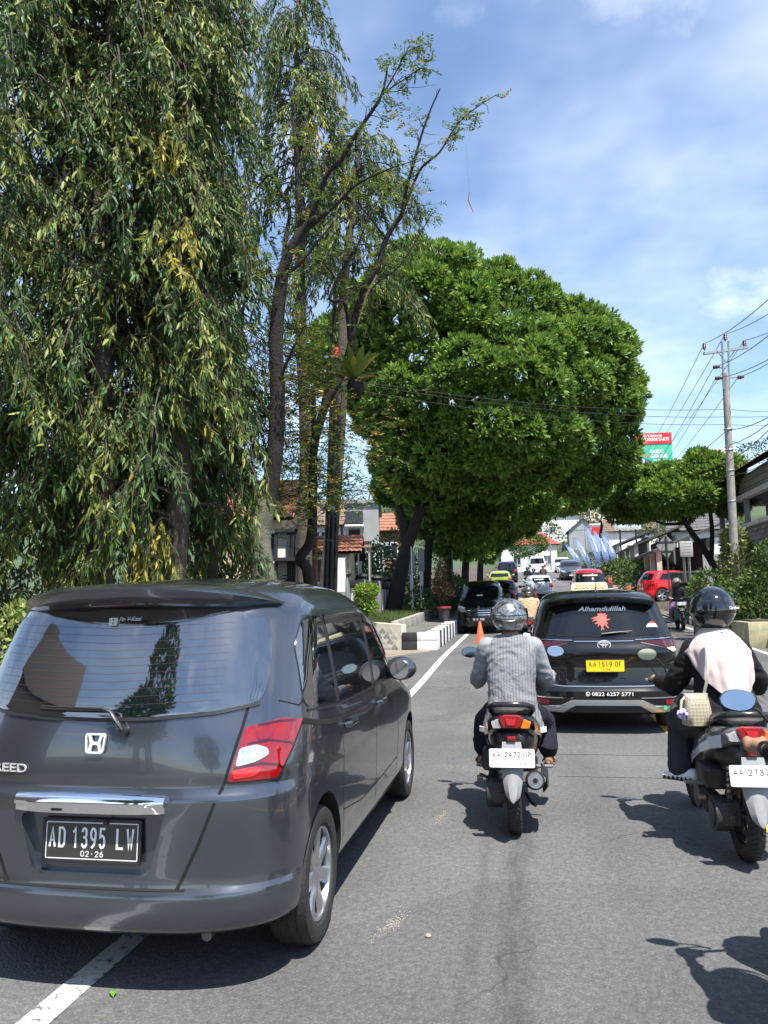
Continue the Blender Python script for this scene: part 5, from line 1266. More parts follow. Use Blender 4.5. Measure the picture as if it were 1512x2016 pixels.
for s_ in (-1, 1):
    pr += [('cap', (s_*.172, .40, 1.235), (s_*.238, .48, 1.03), .078, .070, 1), ('cap', (s_*.238, .48, 1.03), (s_*.262, .58, .965), .070, .068, 1), ('cap', (s_*.262, .58, .965), (s_*.298, .82, .985), .064, .044, 1), ('cap', (s_*.298, .80, .985), (s_*.31, .91, .985), .028, .026, 3)]
    pr += [('cap', (s_*.12, .36, .75), (s_*.235, .80, .63), .105, .082, 2), ('cap', (s_*.235, .80, .63), (s_*.25, .66, .45), .084, .080, 2)]
    pr += [('cap', (s_*.25, .655, .46), (s_*.25, .64, .365), .036, .034, 3), ('cap', (s_*.25, .62, .345), (s_*.275, .80, .335), .034, .030, 3)]
    for k in range(5): pr.append(('cap', (s_*(.255 + .014*k), .80, .333), (s_*(.258 + .016*k), .845 - .006*k, .326), .010, .008, 3))
    hand(pr, (s_*.315, .915, .985), (s_*.29, .978, .968), s_, 3)
b1 = build_body('body', pr, [M_VEST, M_SLEEVE, M_NAVY, M_SKIN], p1, .0105, 6)
def helmet_mat():
    m = mat('silver_helmet', (.3, .3, .3), rough=.25, metal=.7, coat=.7); N = m.node_tree.nodes; L = m.node_tree.links; tc = N.new('ShaderNodeTexCoord')
    n = N.new('ShaderNodeTexNoise'); n.inputs['Scale'].default_value = 16; n.inputs['Detail'].default_value = 9; n.inputs['Roughness'].default_value = .7; n.inputs['Distortion'].default_value = 1.5; L.new(tc.outputs['Object'], n.inputs['Vector'])
    r = N.new('ShaderNodeValToRGB'); r.color_ramp.elements[0].position = .40; r.color_ramp.elements[0].color = (.035, .035, .038, 1); r.color_ramp.elements[1].position = .60; r.color_ramp.elements[1].color = (.46, .46, .46, 1)
    L.new(n.outputs['Fac'], r.inputs[0]); L.new(r.outputs[0], N['Principled BSDF'].inputs['Base Color']); return m
M_H1 = helmet_mat()
h1 = helmet(p1, (0, .44, 1.462), .134, .158, .140, M_H1, M_BLACKPL)
for s_ in (-1, 1):
    shoe(p1, (s_*.25, .60, .312), (s_*.285, .86, .31), mat('sandal', (.10, .06, .04), rough=.7), 'sandal', .03, .046)
    q = MB(); q.tube([(s_*.205, .72, .33), (s_*.225, .73, .365), (s_*.285, .735, .37), (s_*.31, .74, .33)], .010, 6, flat=.5); q.build('sandal_strap', mat('sandal_strap', (.16, .10, .07), rough=.7), p1)
    q = MB(); rings = []
    for (a0) in np.linspace(R(20), R(75), 7):
        a = a0; x, y = math.cos(a)*.250, .255 - math.sin(a)*.182
        rings.append([Vector((s_*x*1.01, y, .643)), Vector((s_*x*1.025, y - .004, .645)), Vector((s_*x*1.02, y - .004, .680)), Vector((s_*x*1.0, y, .682))])
    q.loft(rings); q.build('jacket_hem', mat('hem_white', (.62, .62, .64), rough=.6), p1)

sc2 = build_scooter('scooter', 'white and grey scooter with plate AA 2737 under the rider in a pink scarf', S2, R(1.5), M_SGR, M_SWH, tilt=(-2, -17), plate_rows=[('AA', .055, .034, -.10, .020), ('2737', .115, .036, .012, .020), ('01', .03, .016, .05, -.034)])
for s_ in (-1, 1):
    q = MB(); q.sheet([[Vector((s_*.196, -.02, .735)), Vector((s_*.205, .15, .68)), Vector((s_*.200, .34, .60))], [Vector((s_*.203, -.02, .715)), Vector((s_*.210, .15, .655)), Vector((s_*.205, .34, .57))]]); q.build('side_decal', M_SBL, sc2, smooth=0)
p2 = person_root(S2, R(1.5), 'woman rider in black with glossy black helmet and a pale pink scarf over her back')
pr = []
pr.append(('loft', [((0, .22, .73), .205, .175, 2.4), ((0, .24, .80), .225, .175, 2.3), ((0, .27, .90), .205, .155, 2.2), ((0, .31, 1.02), .172, .135, 2.2), ((0, .35, 1.14), .18, .132, 2.2), ((0, .38, 1.24), .185, .120, 2.2), ((0, .395, 1.30), .15, .095, 2.1), ((0, .40, 1.345), .09, .08, 2)], 0))
pr += [('cap', (0, .41, 1.33), (0, .425, 1.42), .058, .055, 2), ('ell', (0, .445, 1.49), (.083, .098, .112), 2)]
for s_ in (-1, 1):
    pr += [('cap', (s_*.155, .39, 1.235), (s_*.243, .44, 1.04), .070, .078, 0), ('cap', (s_*.25, .44, 1.04), (s_*.275, .52, .975), .078, .072, 0), ('cap', (s_*.275, .52, .975), (s_*.312, .80, .98), .068, .048, 0), ('cap', (s_*.31, .80, .98), (s_*.315, .91, .98), .027, .025, 2)]
    pr += [('cap', (s_*.12, .26, .775), (s_*.20, .66, .72), .125, .105, 1), ('cap', (s_*.20, .66, .72), (s_*.24, .56, .45), .100, .085, 1), ('cap', (s_*.24, .56, .45), (s_*.243, .545, .425), .088, .088, 1)]
    pr.append(('cap', (s_*.243, .54, .42), (s_*.243, .53, .38), .04, .036, 2))
    hand(pr, (s_*.32, .915, .98), (s_*.29, .978, .968), s_, 2, .95)
b2 = build_body('body', pr, [M_BLACKC, M_CHAR, M_SKIN], p2, .0105, 6)
h2 = helmet(p2, (0, .43, 1.495), .146, .168, .158, mat('gloss_black_shell', (.006, .007, .009), rough=.08, coat=1), M_BLACKPL, ridge=False)
t_ = put_text('Cargloss', M_WHITEPL, h2, (.108, .292, 1.505), width=.10, height=.026, rot=(0, 0, R(38)), ext=.0006, bold=.02, shear=.2)
q = MB(); q.cyl((.028, .28, 1.39), (.028, .272, 1.39), .008, n=10); q.build('helmet_stud', M_CHROME, h2)
M_SCARF = mat('pink_scarf', (.47, .395, .375), rough=.85, var=.06, vscale=8, spec=.2)
def scarf(parent):
    rows = []; nu, nv = 44, 26
    for i in range(nv+1):
        v = i/nv; row = []
        for j in range(nu+1):
            u = -1 + 2*j/nu; th = u*R(104)
            # drop of the lower edge: long at the back, short over the shoulders
            drop = .13 + .31*max(0, math.cos((u-.12)*math.pi*.5*1.15))**.85
            s = drop*v
            rx = np.interp(s, [0, .03, .075, .12, .2, .46], [.082, .118, .176, .206, .203, .172]); ry = np.interp(s, [0, .03, .075, .12, .2, .46], [.078, .102, .138, .170, .192, .215])
            fold = .007*math.sin(u*17 + 2.5*v)*min(1, s/.12) + .004*math.sin(u*33 - 3*v)*min(1, s/.2) + .006*mnoise.noise(Vector((u*4, v*5, 1.3)))
            cy = .405 - .125*min(1, s/.42)
            row.append(Vector((math.sin(th)*(rx+fold), cy - math.cos(th)*(ry+fold) , 1.375 - s - .035*(abs(math.sin(th))**3)*min(1, s/.1))))
        rows.append(row)
    mb = MB(); mb.sheet(rows); mb.sheet([[p + Vector((0, .004, -.002)) for p in r] for r in rows]); return mb.build('scarf', M_SCARF, parent, smooth=70)
scarf(p2)
for s_ in (-1, 1):
    so = shoe(p2, (s_*.165, .46, .345), (s_*.36, .60, .345), M_WHITEPL, 'shoe', .085, .047)
    q = MB(); a, b = Vector((s_*.16, .455, .348)), Vector((s_*.365, .603, .348)); d = (b-a).normalized(); sd = Vector((d.y, -d.x, 0)).normalized()
    for side in (-1, 1):
        q = MB()
        for k in range(7):
            t0 = a + d*(.015 + k*.030) + sd*(side*.049); q.add([t0, t0 + d*.030, t0 + d*.015 + Vector((0, 0, .032)), t0 + sd*(side*-.004), t0 + d*.030 + sd*(side*-.004)], [(0, 1, 2), (3, 4, 2), (0, 1, 4, 3)])
        q.build('shoe_trim', M_BLACKC, so, smooth=0)
# handbag hanging from her shoulder
bag = empty('handbag', S2 + Vector((-.215, .125, .87)), R(12)); tag(bag, 'beige quilted handbag hanging from the shoulder of the rider with the pink scarf', 'handbag')
def quilt():
    m = bpy.data.materials.new('quilted_beige'); m.use_nodes = True; N = m.node_tree.nodes; L = m.node_tree.links; b = N['Principled BSDF']
    tc = N.new('ShaderNodeTexCoord'); mp = N.new('ShaderNodeMapping'); mp.inputs['Rotation'].default_value = (0, R(45), 0); L.new(tc.outputs['Object'], mp.inputs[0])
    ck = N.new('ShaderNodeTexChecker'); ck.inputs['Scale'].default_value = 66; ck.inputs['Color1'].default_value = (.42, .37, .27, 1); ck.inputs['Color2'].default_value = (.27, .235, .16, 1); L.new(mp.outputs[0], ck.inputs[0]); L.new(ck.outputs[0], b.inputs['Base Color']); b.inputs['Roughness'].default_value = .45; return m
mb = MB(); rings = []
for (z, hx, hy) in ((-.10, .070, .045), (-.095, .085, .055), (-.03, .092, .060), (.04, .080, .050), (.085, .072, .034), (.10, .075, .018)):
    rings.append([Vector((math.copysign(abs(math.cos(a))**.6, math.cos(a))*hx + .004*math.sin(z*90+a*3), math.copysign(abs(math.sin(a))**.7, math.sin(a))*hy + .004*math.sin(z*70+a*5), z)) for a in [2*math.pi*i/24 for i in range(24)]])
mb.loft(rings); mb.build('bag_body', quilt(), bag, smooth=60)
mb = MB(); mb.tube([(.055, .0, .09), (.065, -.03, .17), (.075, -.055, .27), (.095, -.03, .37), (.11, .05, .44)], .013, 8, flat=.25); mb.build('strap', mat('cream_strap', (.60, .55, .44), rough=.6), bag)
mb = MB(); mb.tube([(-.06, .0, .09), (-.10, -.02, .06), (-.115, -.03, -.01), (-.09, -.03, -.06)], .009, 8, flat=.4); mb.build('handle', mat('cream_strap', (.60, .55, .44)), bag)
mb = MB(); random.seed(5)
for i in range(22):
    a = Vector((random.gauss(0, 1), random.gauss(0, 1), random.gauss(0, 1))).normalized()
    mb.ell(Vector((-.105, -.035, -.02)) + a*.022, (.014, .014, .014), 8, 6)
mb.build('flower_charm', mat('lilac_cloth', (.50, .40, .72), rough=.8), bag)

sc3 = build_scooter('scooter', 'black scooter with a chrome-faced mirror ridden by the person in a black sleeve and watch', S3, R(0.), M_SB, M_SGR, [], tilt=(-14, -14))
p3 = person_root(S3, 0, 'rider in a black long sleeve with a dark wrist band gripping the handlebar')
pr3 = []
for q_ in pr:
    if q_[0] == 'cap' and q_[5] in (0, 2) and q_[1][0] < -.1 and q_[1][2] > .9: continue      # drop the left arm, it is posed anew
    pr3.append(q_)
pr3 += [('cap', (-.175, .39, 1.24), (-.235, .40, 1.06), .080, .072, 0), ('cap', (-.235, .40, 1.06), (-.225, .46, 1.0), .072, .066, 0), ('cap', (-.225, .46, 1.0), (-.285, .77, .99), .062, .046, 0), ('cap', (-.283, .76, .99), (-.305, .90, .985), .028, .026, 2)]
hand(pr3, (-.305, .905, .985), (-.30, .978, .968), -1, 2, 1.1)
b3 = build_body('body', pr3, [M_BLACKC, M_CHAR, M_SKIN], p3, .0105, 6)
h3 = copy_tree(h1, p3); h3.name = 'helmet'; h3.location.z += .03
q = MB(); q.lathe([(.026, -.013), (.033, -.012), (.034, .0), (.033, .012), (.026, .013)], (-.294, .835, .987), 'Y', 20); q.build('wrist_band', mat('watch_black', (.012, .012, .016), rough=.3), p3)
for s_ in (-1, 1): shoe(p3, (s_*.165, .46, .345), (s_*.36, .60, .345), M_BLACKC, 'shoe', .085, .047)

# distant riders: the same figures in other clothes
def recolor(o, mats_):
    for i, m_ in enumerate(mats_):
        if m_ is None: continue
        o.material_slots[i].link = 'OBJECT'; o.material_slots[i].material = m_
def far_rider(loc, rz, label, torso, sleeve, legs, helm, sc_label, sc_body, group=None, src=None, scale=1., plates=True):
    s = copy_tree(sc1, None); s.location = loc; s.rotation_euler = (0, 0, rz); s['label'] = sc_label
    for ch in s.children:
        if ch.name.split('.')[0] in ('rear_cowl', 'leg_shield', 'front_apron', 'front_mudguard', 'handlebar_cowl'): recolor(ch, [sc_body])
        if ch.name.split('.')[0] == 'number_plate':
            for g in list(ch.children): bpy.data.objects.remove(g)
    p = person_root(loc, rz, label)
    b = b1.copy(); COL.objects.link(b); b.parent = p; recolor(b, [torso, sleeve, legs, None])
    if helm:
        h = copy_tree(h1, p); h.name = 'helmet'; recolor(h, [helm])
    return s, p, b
def at(px, d, dz=0.):
    p = P(px, 1180, d); return Vector((p.x, p.y, road_z(p.y) + dz))
l = at(1041, 16.9)
far_rider(l, R(1), 'rider in a tan shirt and dark grey helmet beside the black taxi', cloth('tan_shirt', (.42, .29, .18)), cloth('tan_shirt', (.42, .29, .18)), M_CHAR, mat('dark_grey_shell', (.05, .05, .052), rough=.25, coat=.5), 'dark scooter under the rider in the tan shirt', M_SB)
l = at(1046, 39); slope = math.atan(.045)
s_, p_, b_ = far_rider(l, R(1), 'rider in a grey head scarf and long dark red skirt behind the silver hatchback', cloth('grey_blouse', (.30, .33, .37)), cloth('grey_blouse', (.30, .33, .37)), cloth('dark_red_skirt', (.16, .02, .025)), None, 'dark scooter under the rider with the dark red skirt', M_SB)
mb = MB(); mb.ell((0, .43, 1.47), (.11, .125, .135), 18, 12); mb.loft([[Vector((math.cos(a)*rx, .40 + math.sin(a)*ry, z)) for a in [2*math.pi*i/18 for i in range(18)]] for z, rx, ry in ((1.42, .10, .10), (1.32, .18, .13), (1.20, .22, .15))]); mb.build('head_scarf', cloth('grey_scarf', (.36, .42, .48)), p_, smooth=60)
mb = MB(); mb.loft([[Vector((math.cos(a)*rx, .30 + math.sin(a)*ry, z)) for a in [2*math.pi*i/20 for i in range(20)]] for z, rx, ry in ((.95, .20, .17), (.78, .28, .24), (.55, .33, .30), (.40, .34, .32))]); mb.build('skirt', cloth('dark_red_skirt', (.16, .02, .025)), p_, smooth=60)
far_rider(at(1041, 60), R(2), 'rider in dark clothes with a black helmet following the white van', M_BLACKC, M_BLACKC, M_NAVY, mat('black_shell', (.01, .01, .01), rough=.2), 'dark scooter closest behind the white van', M_SGR)
far_rider(at(1053, 57), R(0), 'broad rider in a dark grey jacket behind the white van', M_CHAR, M_CHAR, M_NAVY, mat('charcoal_shell', (.03, .03, .03), rough=.2), 'grey scooter under the rider in the dark grey jacket', M_SGR)
far_rider(at(1072, 62), R(0), 'rider in brown with a red delivery box scooter beside the white van', cloth('brown_jacket', (.09, .05, .04)), cloth('brown_jacket', (.09, .05, .04)), M_NAVY, mat('brown_shell', (.08, .04, .03), rough=.2), 'red scooter beside the white van', paint('scooter_red', (.40, .02, .02)))
# oncoming rider
l = at(1331, 24.6)
s_, p_, b_ = far_rider(l, math.pi - R(3), 'oncoming rider in a black jacket and purple trousers with a grey helmet', cloth('faded_black', (.025, .025, .027)), cloth('faded_black', (.025, .025, .027)), cloth('purple_trousers', (.22, .10, .22)), mat('grey_shell', (.22, .22, .22), rough=.2, coat=.6), 'black and green scooter coming towards the camera with its lamp facing', M_SB)
for ch in s_.children:
    if ch.name.split('.')[0] == 'leg_shield': recolor(ch, [M_SGN])
plate(s_, (0, 1.275, .80), .27, .10, [], M_PLATEWH, M_INK, None, (0, 0, math.pi), name='front_plate')
hm = [c for c in p_.children if c.name.startswith('helmet')][0]
for c in list(hm.children):
    if c.name.startswith('visor'): bpy.data.objects.remove(c)
for s in (-1, 1):
    q = MB(); q.ell((s*.034, .532, 1.478), (.015, .012, .007), 10, 6); q.build('eye', M_INK, p_)
q = MB(); q.ell((0, .545, 1.412), (.026, .012, .007), 10, 6); q.build('mouth', mat('lips', (.22, .07, .06), rough=.6), p_)
q = MB(); q.ell((0, .548, 1.448), (.014, .022, .020), 10, 6); q.build('nose', M_SKIN, p_)
# ------------------------------------------------------------------ vegetation
M_BARK = mat('bark', (.085, .066, .048), rough=.95, var=.5, vscale=5, bump=.8, bscale=18)
M_BARKG = mat('mossy_bark', (.17, .165, .12), rough=.95, var=.5, vscale=6, bump=.8, bscale=22)
M_BARKD = mat('dark_bark', (.021, .017, .014), rough=.95, var=.5, vscale=6, bump=.8, bscale=22)
M_LEAF = mat('leaf', rough=.48, attr='tint', trans=.28, spec=.3)
M_LEAFM = mat('leaf_matt', rough=.6, attr='tint', trans=.25, spec=.35)
def unit(a): return a / np.maximum(1e-9, np.linalg.norm(a, axis=-1, keepdims=True))
def leaf_arrays(pos, axis, nrm, L, W, col, prof=((0, .12), (.33, 1.), (.7, .72), (1, .04)), fold=.25, droop=.2, wave=0.):
    n = len(pos); axis = unit(axis); s = unit(np.cross(axis, nrm)); nn = np.cross(s, axis); rows = len(prof)
    V = np.empty((n, rows, 3, 3), np.float32); L = np.asarray(L)[:, None]; W = np.asarray(W)[:, None]
    ph = rng.uniform(0, 6.28, (n, 1))
    for i, (t, w) in enumerate(prof):
        c = pos + axis*L*t; c = c + np.array([0, 0, -1.])*L*droop*t*t
        if wave: c = c + nn*(np.sin(ph + t*9)*wave)*L
        V[:, i, 1] = c; V[:, i, 0] = c - s*W*w*.5 + nn*W*w*fold; V[:, i, 2] = c + s*W*w*.5 + nn*W*w*fold
    base = (np.arange(n)*rows*3)[:, None]; q = []
    for i in range(rows-1):
        for k in (0, 1): q.append([i*3+k, i*3+k+1, (i+1)*3+k+1, (i+1)*3+k])
    F = (base[:, :, None] + np.array(q)[None]).reshape(-1, 4)
    return V.reshape(-1, 3), F, np.repeat(col, rows*3, 0)
def diamond_arrays(pos, axis, nrm, L, W, col, fold=.12, mid=.5):
    n = len(pos); axis = unit(axis); s = unit(np.cross(axis, nrm)); nn = np.cross(s, axis); L = np.asarray(L)[:, None]; W = np.asarray(W)[:, None]
    V = np.stack([pos, pos + axis*L*mid + s*W*.5 + nn*W*fold, pos + axis*L, pos + axis*L*mid - s*W*.5 + nn*W*fold], 1).astype(np.float32)
    return V.reshape(-1, 3), np.arange(4*n).reshape(-1, 4), np.repeat(col, 4, 0)
def tint(n, base, var=.35, yellow=0., ycol=(.30, .24, .02), light=0., lcol=(.12, .17, .03)):
    c = np.array(base)[None]*rng.uniform(1-var, 1+var, (n, 1)); c = c*rng.uniform(.88, 1.12, (n, 3))
    if light:
        m = rng.random(n) < light; c[m] = np.array(lcol)[None]*rng.uniform(.7, 1.2, (m.sum(), 1))
    if yellow:
        m = rng.random(n) < yellow; c[m] = np.array(ycol)[None]*rng.uniform(.7, 1.3, (m.sum(), 1))
    return c
def smooth_path(pts, k=4):
    pts = [Vector(p) for p in pts]; out = []
    for i in range(len(pts)-1):
        p0, p1, p2, p3 = pts[max(i-1, 0)], pts[i], pts[i+1], pts[min(i+2, len(pts)-1)]
        for j in range(k):
            t = j/k; out.append(.5*((2*p1) + (p2-p0)*t + (2*p0-5*p1+4*p2-p3)*t*t + (3*p1-p0-3*p2+p3)*t**3))
    out.append(pts[-1]); return out
# ---- weeping trees
def weeping_tree(base, H, Rr, z_lo, nb, label, seed, lean=(0, 0), leafscale=1., group=None, zfill=None):
    r_ = np.random.default_rng(seed); rr = random.Random(seed)
    root = empty('weeping_tree', base); tag(root, label, 'tree', group)
    tp = smooth_path([(0, 0, -.2)] + [(lean[0]*t + rr.uniform(-.1, .1), lean[1]*t + rr.uniform(-.1, .1), H*t) for t in (.12, .3, .5, .7, .88, 1)], 4)
    mb = MB(); n = len(tp); mb.tube(tp, [(.19*(1-i/(n-1))**.7 + .03)*(1.25 if i < 2 else 1) for i in range(n)], 12); mb.build('trunk', M_BARK, root, smooth=60)
    def trunk_at(z):
        f = min(1, max(0, z/H)); return Vector((lean[0]*f, lean[1]*f, z))
    br = MB(); P_, A_, TI = [], [], []
    for b in range(nb):
        z = z_lo + (H - z_lo)*((b+.5)/nb) + rr.uniform(-.25, .25); az = rr.uniform(0, 2*math.pi); f = (z-z_lo)/(H-z_lo)
        ln = Rr*(1.05 - .45*f**2)*rr.uniform(.6, 1.2); d = Vector((math.cos(az), math.sin(az), 0)); s0 = trunk_at(z); up = rr.uniform(.05, .35)*ln
        path = smooth_path([s0, s0 + d*ln*.35 + Vector((0, 0, up*.6)), s0 + d*ln*.7 + Vector((0, 0, up*.35)), s0 + d*ln + Vector((0, 0, -ln*.35)), s0 + d*ln*1.08 + Vector((0, 0, -ln*.35-rr.uniform(.3, .8)))], 3)
        br.tube(path, [.022*(1-i/len(path)) + .004 for i in range(len(path))], 5)
        light = rr.random()
        for k in range(3, len(path)):
            for _ in range(rr.choice((1, 2, 2))):
                p = path[k] + Vector((rr.gauss(0, .10), rr.gauss(0, .10), rr.gauss(0, .05))); tl = rr.uniform(.3, .85); td = (d*.35 + Vector((rr.gauss(0, .4), rr.gauss(0, .4), -1))).normalized()
                br.tube([p, p + td*tl*.5 + d*.05, p + td*tl], [.007, .005, .003], 3, caps=False)
                m = rr.randint(12, 17); t = (np.arange(m) + .5)/m
                P_.append(np.array(p)[None] + np.array(td)[None]*(t*tl)[:, None] + r_.normal(0, .015, (m, 3)))
                a = r_.normal(0, .42, (m, 3)); a[:, 2] -= .95; a[:, 0] += d.x*.25; a[:, 1] += d.y*.25; A_.append(a); TI.append(np.full(m, light))
    brs = br.build('branches', mat('twig_bark', (.065, .052, .035), rough=.9), root, smooth=60); tag(brs, kind='stuff')
    pos, ax, ti = np.concatenate(P_), np.concatenate(A_), np.concatenate(TI); n = len(pos)
    col = tint(n, (.072, .128, .036), .4, yellow=.012, light=.0)
    lm = (ti > .52) & (r_.random(n) < .6); col[lm] = np.array((.25, .295, .065))[None]*r_.uniform(.7, 1.25, (lm.sum(), 1))  # sunlit highlights put into the leaf colour, on randomly chosen branches
    # a few withered clumps
    ym = (np.abs(ti-.5) < .007); col[ym] = np.array((.36, .32, .04))[None]*r_.uniform(.6, 1.2, (ym.sum(), 1))
    nr = unit(r_.normal(0, 1, (n, 3))); L = r_.uniform(.10, .19, n)*leafscale; W = L*r_.uniform(.20, .28, n)
    V, F, C = leaf_arrays(pos, ax, nr, L, W, col, fold=.22, droop=.10, wave=.02)
    o = obj_from_arrays('crown', V, F, M_LEAF, root, C, smooth=True); tag(o, kind='stuff'); return root
def gp(px, d): 
    p = P(px, 1180, d); return Vector((p.x, p.y, ground_z(p.x, p.y)))
WG = 'weeping trees along the left roadside'
WT = [(-90, 10.2, 12.5, 1.5, 1.2, 100, 'leftmost weeping tree with a thin trunk behind the grey minivan'),
      (108, 12.2, 14.5, 1.55, 2.6, 120, 'weeping tree with a bare pale trunk patch between two others'),
      (196, 11.2, 14.0, 1.45, 3.9, 115, 'weeping tree with a straight trunk rising behind the minivan roof'),
      (275, 13.0, 15.0, 1.6, 3.4, 120, 'weeping tree with a red cordyline at its foot'),
      (345, 11.6, 13.5, 1.25, 2.0, 105, 'weeping tree with yellowing leaf clumps behind the minivan spoiler'),
      (400, 13.2, 15.5, .95, 2.6, 105, 'weeping tree nearest the half bare tree with long hanging leaf curtains')]
for i, (px, d, H, Rr, zl, nb, lb) in enumerate(WT): weeping_tree(gp(px, d), H, Rr, zl, nb, lb, 10+i)
weeping_tree(gp(612, 18.5), 17.5, 1.35, 12.0, 62, 'tall weeping tree standing behind the half bare tree, crown high up', 31, lean=(-.3, .3))
weeping_tree(gp(642, 19.5), 14.0, 1.6, 9.6, 55, 'weeping tree whose drooping crown shows right of the half bare tree', 32, lean=(.95, .15))

# ---- half bare tree
def bare_tree():
    b = gp(515, 12.4); root = empty('half_bare_tree', b); tag(root, 'half bare tree with dark forked limbs and sparse yellow green leaves', 'tree')
    W = lambda px, py, d: P(px, py, d) - b
    def limb(name, pts, r0, r1, m=M_BARKD, n=9):
        path = smooth_path([W(*p) for p in pts], 4); k = len(path); mb = MB(); mb.tube(path, [r0 + (r1-r0)*(i/(k-1))**.8 for i in range(k)], n); mb.build(name, m, root, smooth=60); return path
    limb('trunk', [(516, 1200, 12.4), (517, 1130, 12.4), (512, 1060, 12.4), (526, 985, 12.4)], .225, .15, M_BARKG)
    tr = limb('trunk', [(522, 1000, 12.4), (530, 970, 12.4), (542, 880, 12.4), (546, 780, 12.4), (543, 680, 12.4), (548, 600, 12.4), (556, 540, 12.4)], .155, .105)
    limbs = [limb('limb', p, r0, r1) for p, r0, r1 in (
        ([(552, 545, 12.4), (572, 490, 12.4), (600, 450, 12.4), (625, 430, 12.3)], 0.094, 0.068),
        ([(600, 452, 12.4), (588, 380, 12.5), (582, 300, 12.6), (574, 180, 12.8)], 0.058, 0.024),
        ([(608, 445, 12.4), (640, 350, 12.2), (672, 315, 12.1), (700, 265, 12.0), (735, 215, 11.9), (752, 185, 11.9), (762, 140, 11.9)], 0.055, 0.016),
        ([(752, 188, 11.9), (775, 150, 11.9), (800, 105, 11.9), (826, 90, 11.9)], 0.016, 0.005),
        ([(755, 182, 11.9), (790, 160, 11.9), (835, 128, 11.9)], 0.014, 0.004),
        ([(556, 545, 12.4), (562, 470, 12.6), (570, 415, 12.8), (548, 370, 12.9), (530, 345, 13), (505, 372, 13)], 0.047, 0.016),
        ([(625, 432, 12.3), (660, 405, 12.2), (700, 365, 12.1), (760, 335, 12), (810, 318, 12)], 0.039, 0.006),
        ([(548, 640, 12.4), (520, 590, 12.5), (490, 530, 12.6), (470, 480, 12.7)], 0.039, 0.012),
        ([(545, 760, 12.4), (575, 690, 12.2), (600, 640, 12.1)], 0.039, 0.010),
        ([(544, 840, 12.4), (505, 780, 12.4), (470, 740, 12.4)], 0.035, 0.010),
        ([(556, 545, 12.4), (590, 520, 12.3), (622, 480, 12.2), (655, 440, 12.2)], 0.031, 0.010))]
    # second stem on the right, rising past the fern
    s2 = limb('stem', [(612, 1180, 14.0), (604, 1120, 14.0), (590, 1100, 14.0), (612, 1060, 14.0), (616, 960, 14), (618, 880, 14.0), (640, 800, 14.0), (672, 740, 14.0), (690, 680, 14), (700, 620, 14), (716, 570, 14), (742, 530, 14), (760, 470, 14), (790, 425, 14)], .11, .045, M_BARKD)
    limbs += [limb('limb', p, r0, r1) for p, r0, r1 in (
        ([(790, 425, 14), (800, 370, 14), (812, 330, 14), (830, 265, 14), (848, 215, 14), (866, 175, 14)], .04, .012),
        ([(788, 430, 14), (805, 385, 14), (830, 330, 14), (865, 300, 14), (900, 245, 14), (940, 210, 14), (978, 186, 14)], .035, .006),
        ([(690, 690, 14), (680, 600, 13.8), (650, 590, 13.7), (668, 540, 13.7), (700, 490, 13.7), (715, 455, 13.7), (738, 400, 13.7)], .045, .012),
        ([(618, 900, 14), (650, 690, 13.9), (660, 560, 13.9), (640, 520, 13.8), (630, 500, 13.8)], .03, .01),
        ([(700, 620, 14), (740, 560, 14.1), (790, 520, 14.2), (850, 420, 14.2)], .03, .006),
        ([(760, 470, 14), (730, 430, 14), (705, 395, 14), (720, 355, 14)], .025, .006))]
    # split pale wood on the broken limb
    q = MB(); q.tube([W(742, 542, 13.9), W(722, 580, 13.9), W(708, 625, 13.9), W(704, 640, 13.9)], [.03, .04, .03, .01], 6, flat=.4); q.build('split_wood', mat('raw_wood', (.45, .28, .15), rough=.8), root)
    # broken twig caught on a thin dry vine
    q = MB(); q.tube([W(924, 378, 14), W(922, 395, 14), W(932, 418, 14)], [.008, .012, .006], 5); q.tube([W(924, 378, 14), W(918, 300, 14), W(912, 238, 14)], .0012, 3); q.build('caught_twig', mat('dead_twig', (.22, .13, .10), rough=.9), root)
    # twigs and sparse leaflets
    rr = random.Random(4); tw = MB(); LP, LA = [], []
    def spray(p, d, ln):
        path = [p]; cur = Vector(d).normalized()
        for i in range(4):
            cur = (cur + Vector((rr.gauss(0, .35), rr.gauss(0, .35), rr.gauss(0, .3)))).normalized(); path.append(path[-1] + cur*ln/4)
        tw.tube(path, [.009, .007, .005, .004, .002], 4, caps=False); return path
    for li, path in enumerate([tr[6:]] + limbs + [s2[8:]]):
        for k in range(1, len(path)):
            dens = 2 if li not in (0,) else 1
            if k > len(path)*.8 and li > 0: dens = 1
            for _ in range(dens):
                if rr.random() < .55:
                    q = spray(path[k], Vector((rr.gauss(0, 1), rr.gauss(0, 1), rr.uniform(-.4, .9))), rr.uniform(.3, .9)*(1 - .7*k/len(path)))
                    if rr.random() < .62:
                        for pt in q[2:]:
                            for _ in range(rr.choice((1, 2))): LP.append(pt); LA.append(Vector((rr.gauss(0, 1), rr.gauss(0, 1), rr.gauss(-.2, .5))))
    # dense sparse-yellow mass round the lower stems
    for _ in range(640):
        px, py = rr.gauss(600, 68), rr.uniform(640, 1010)
        if py < 770 and px > 640: continue
        p = W(px, py, rr.uniform(12.6, 14.8))
        q = spray(p, Vector((rr.gauss(0, 1), rr.gauss(0, 1), rr.gauss(0, .6))), rr.uniform(.25, .6))
        for pt in q[1:]: LP.append(pt); LA.append(Vector((rr.gauss(0, 1), rr.gauss(0, 1), rr.gauss(-.3, .5))))
    tag(tw.build('twigs', M_BARKD, root, smooth=0), kind='stuff')
    P0, A0 = np.array(LP), unit(np.array(LA)); m = 7; n = len(P0)     # compound leaf: pairs of leaflets on a short stalk
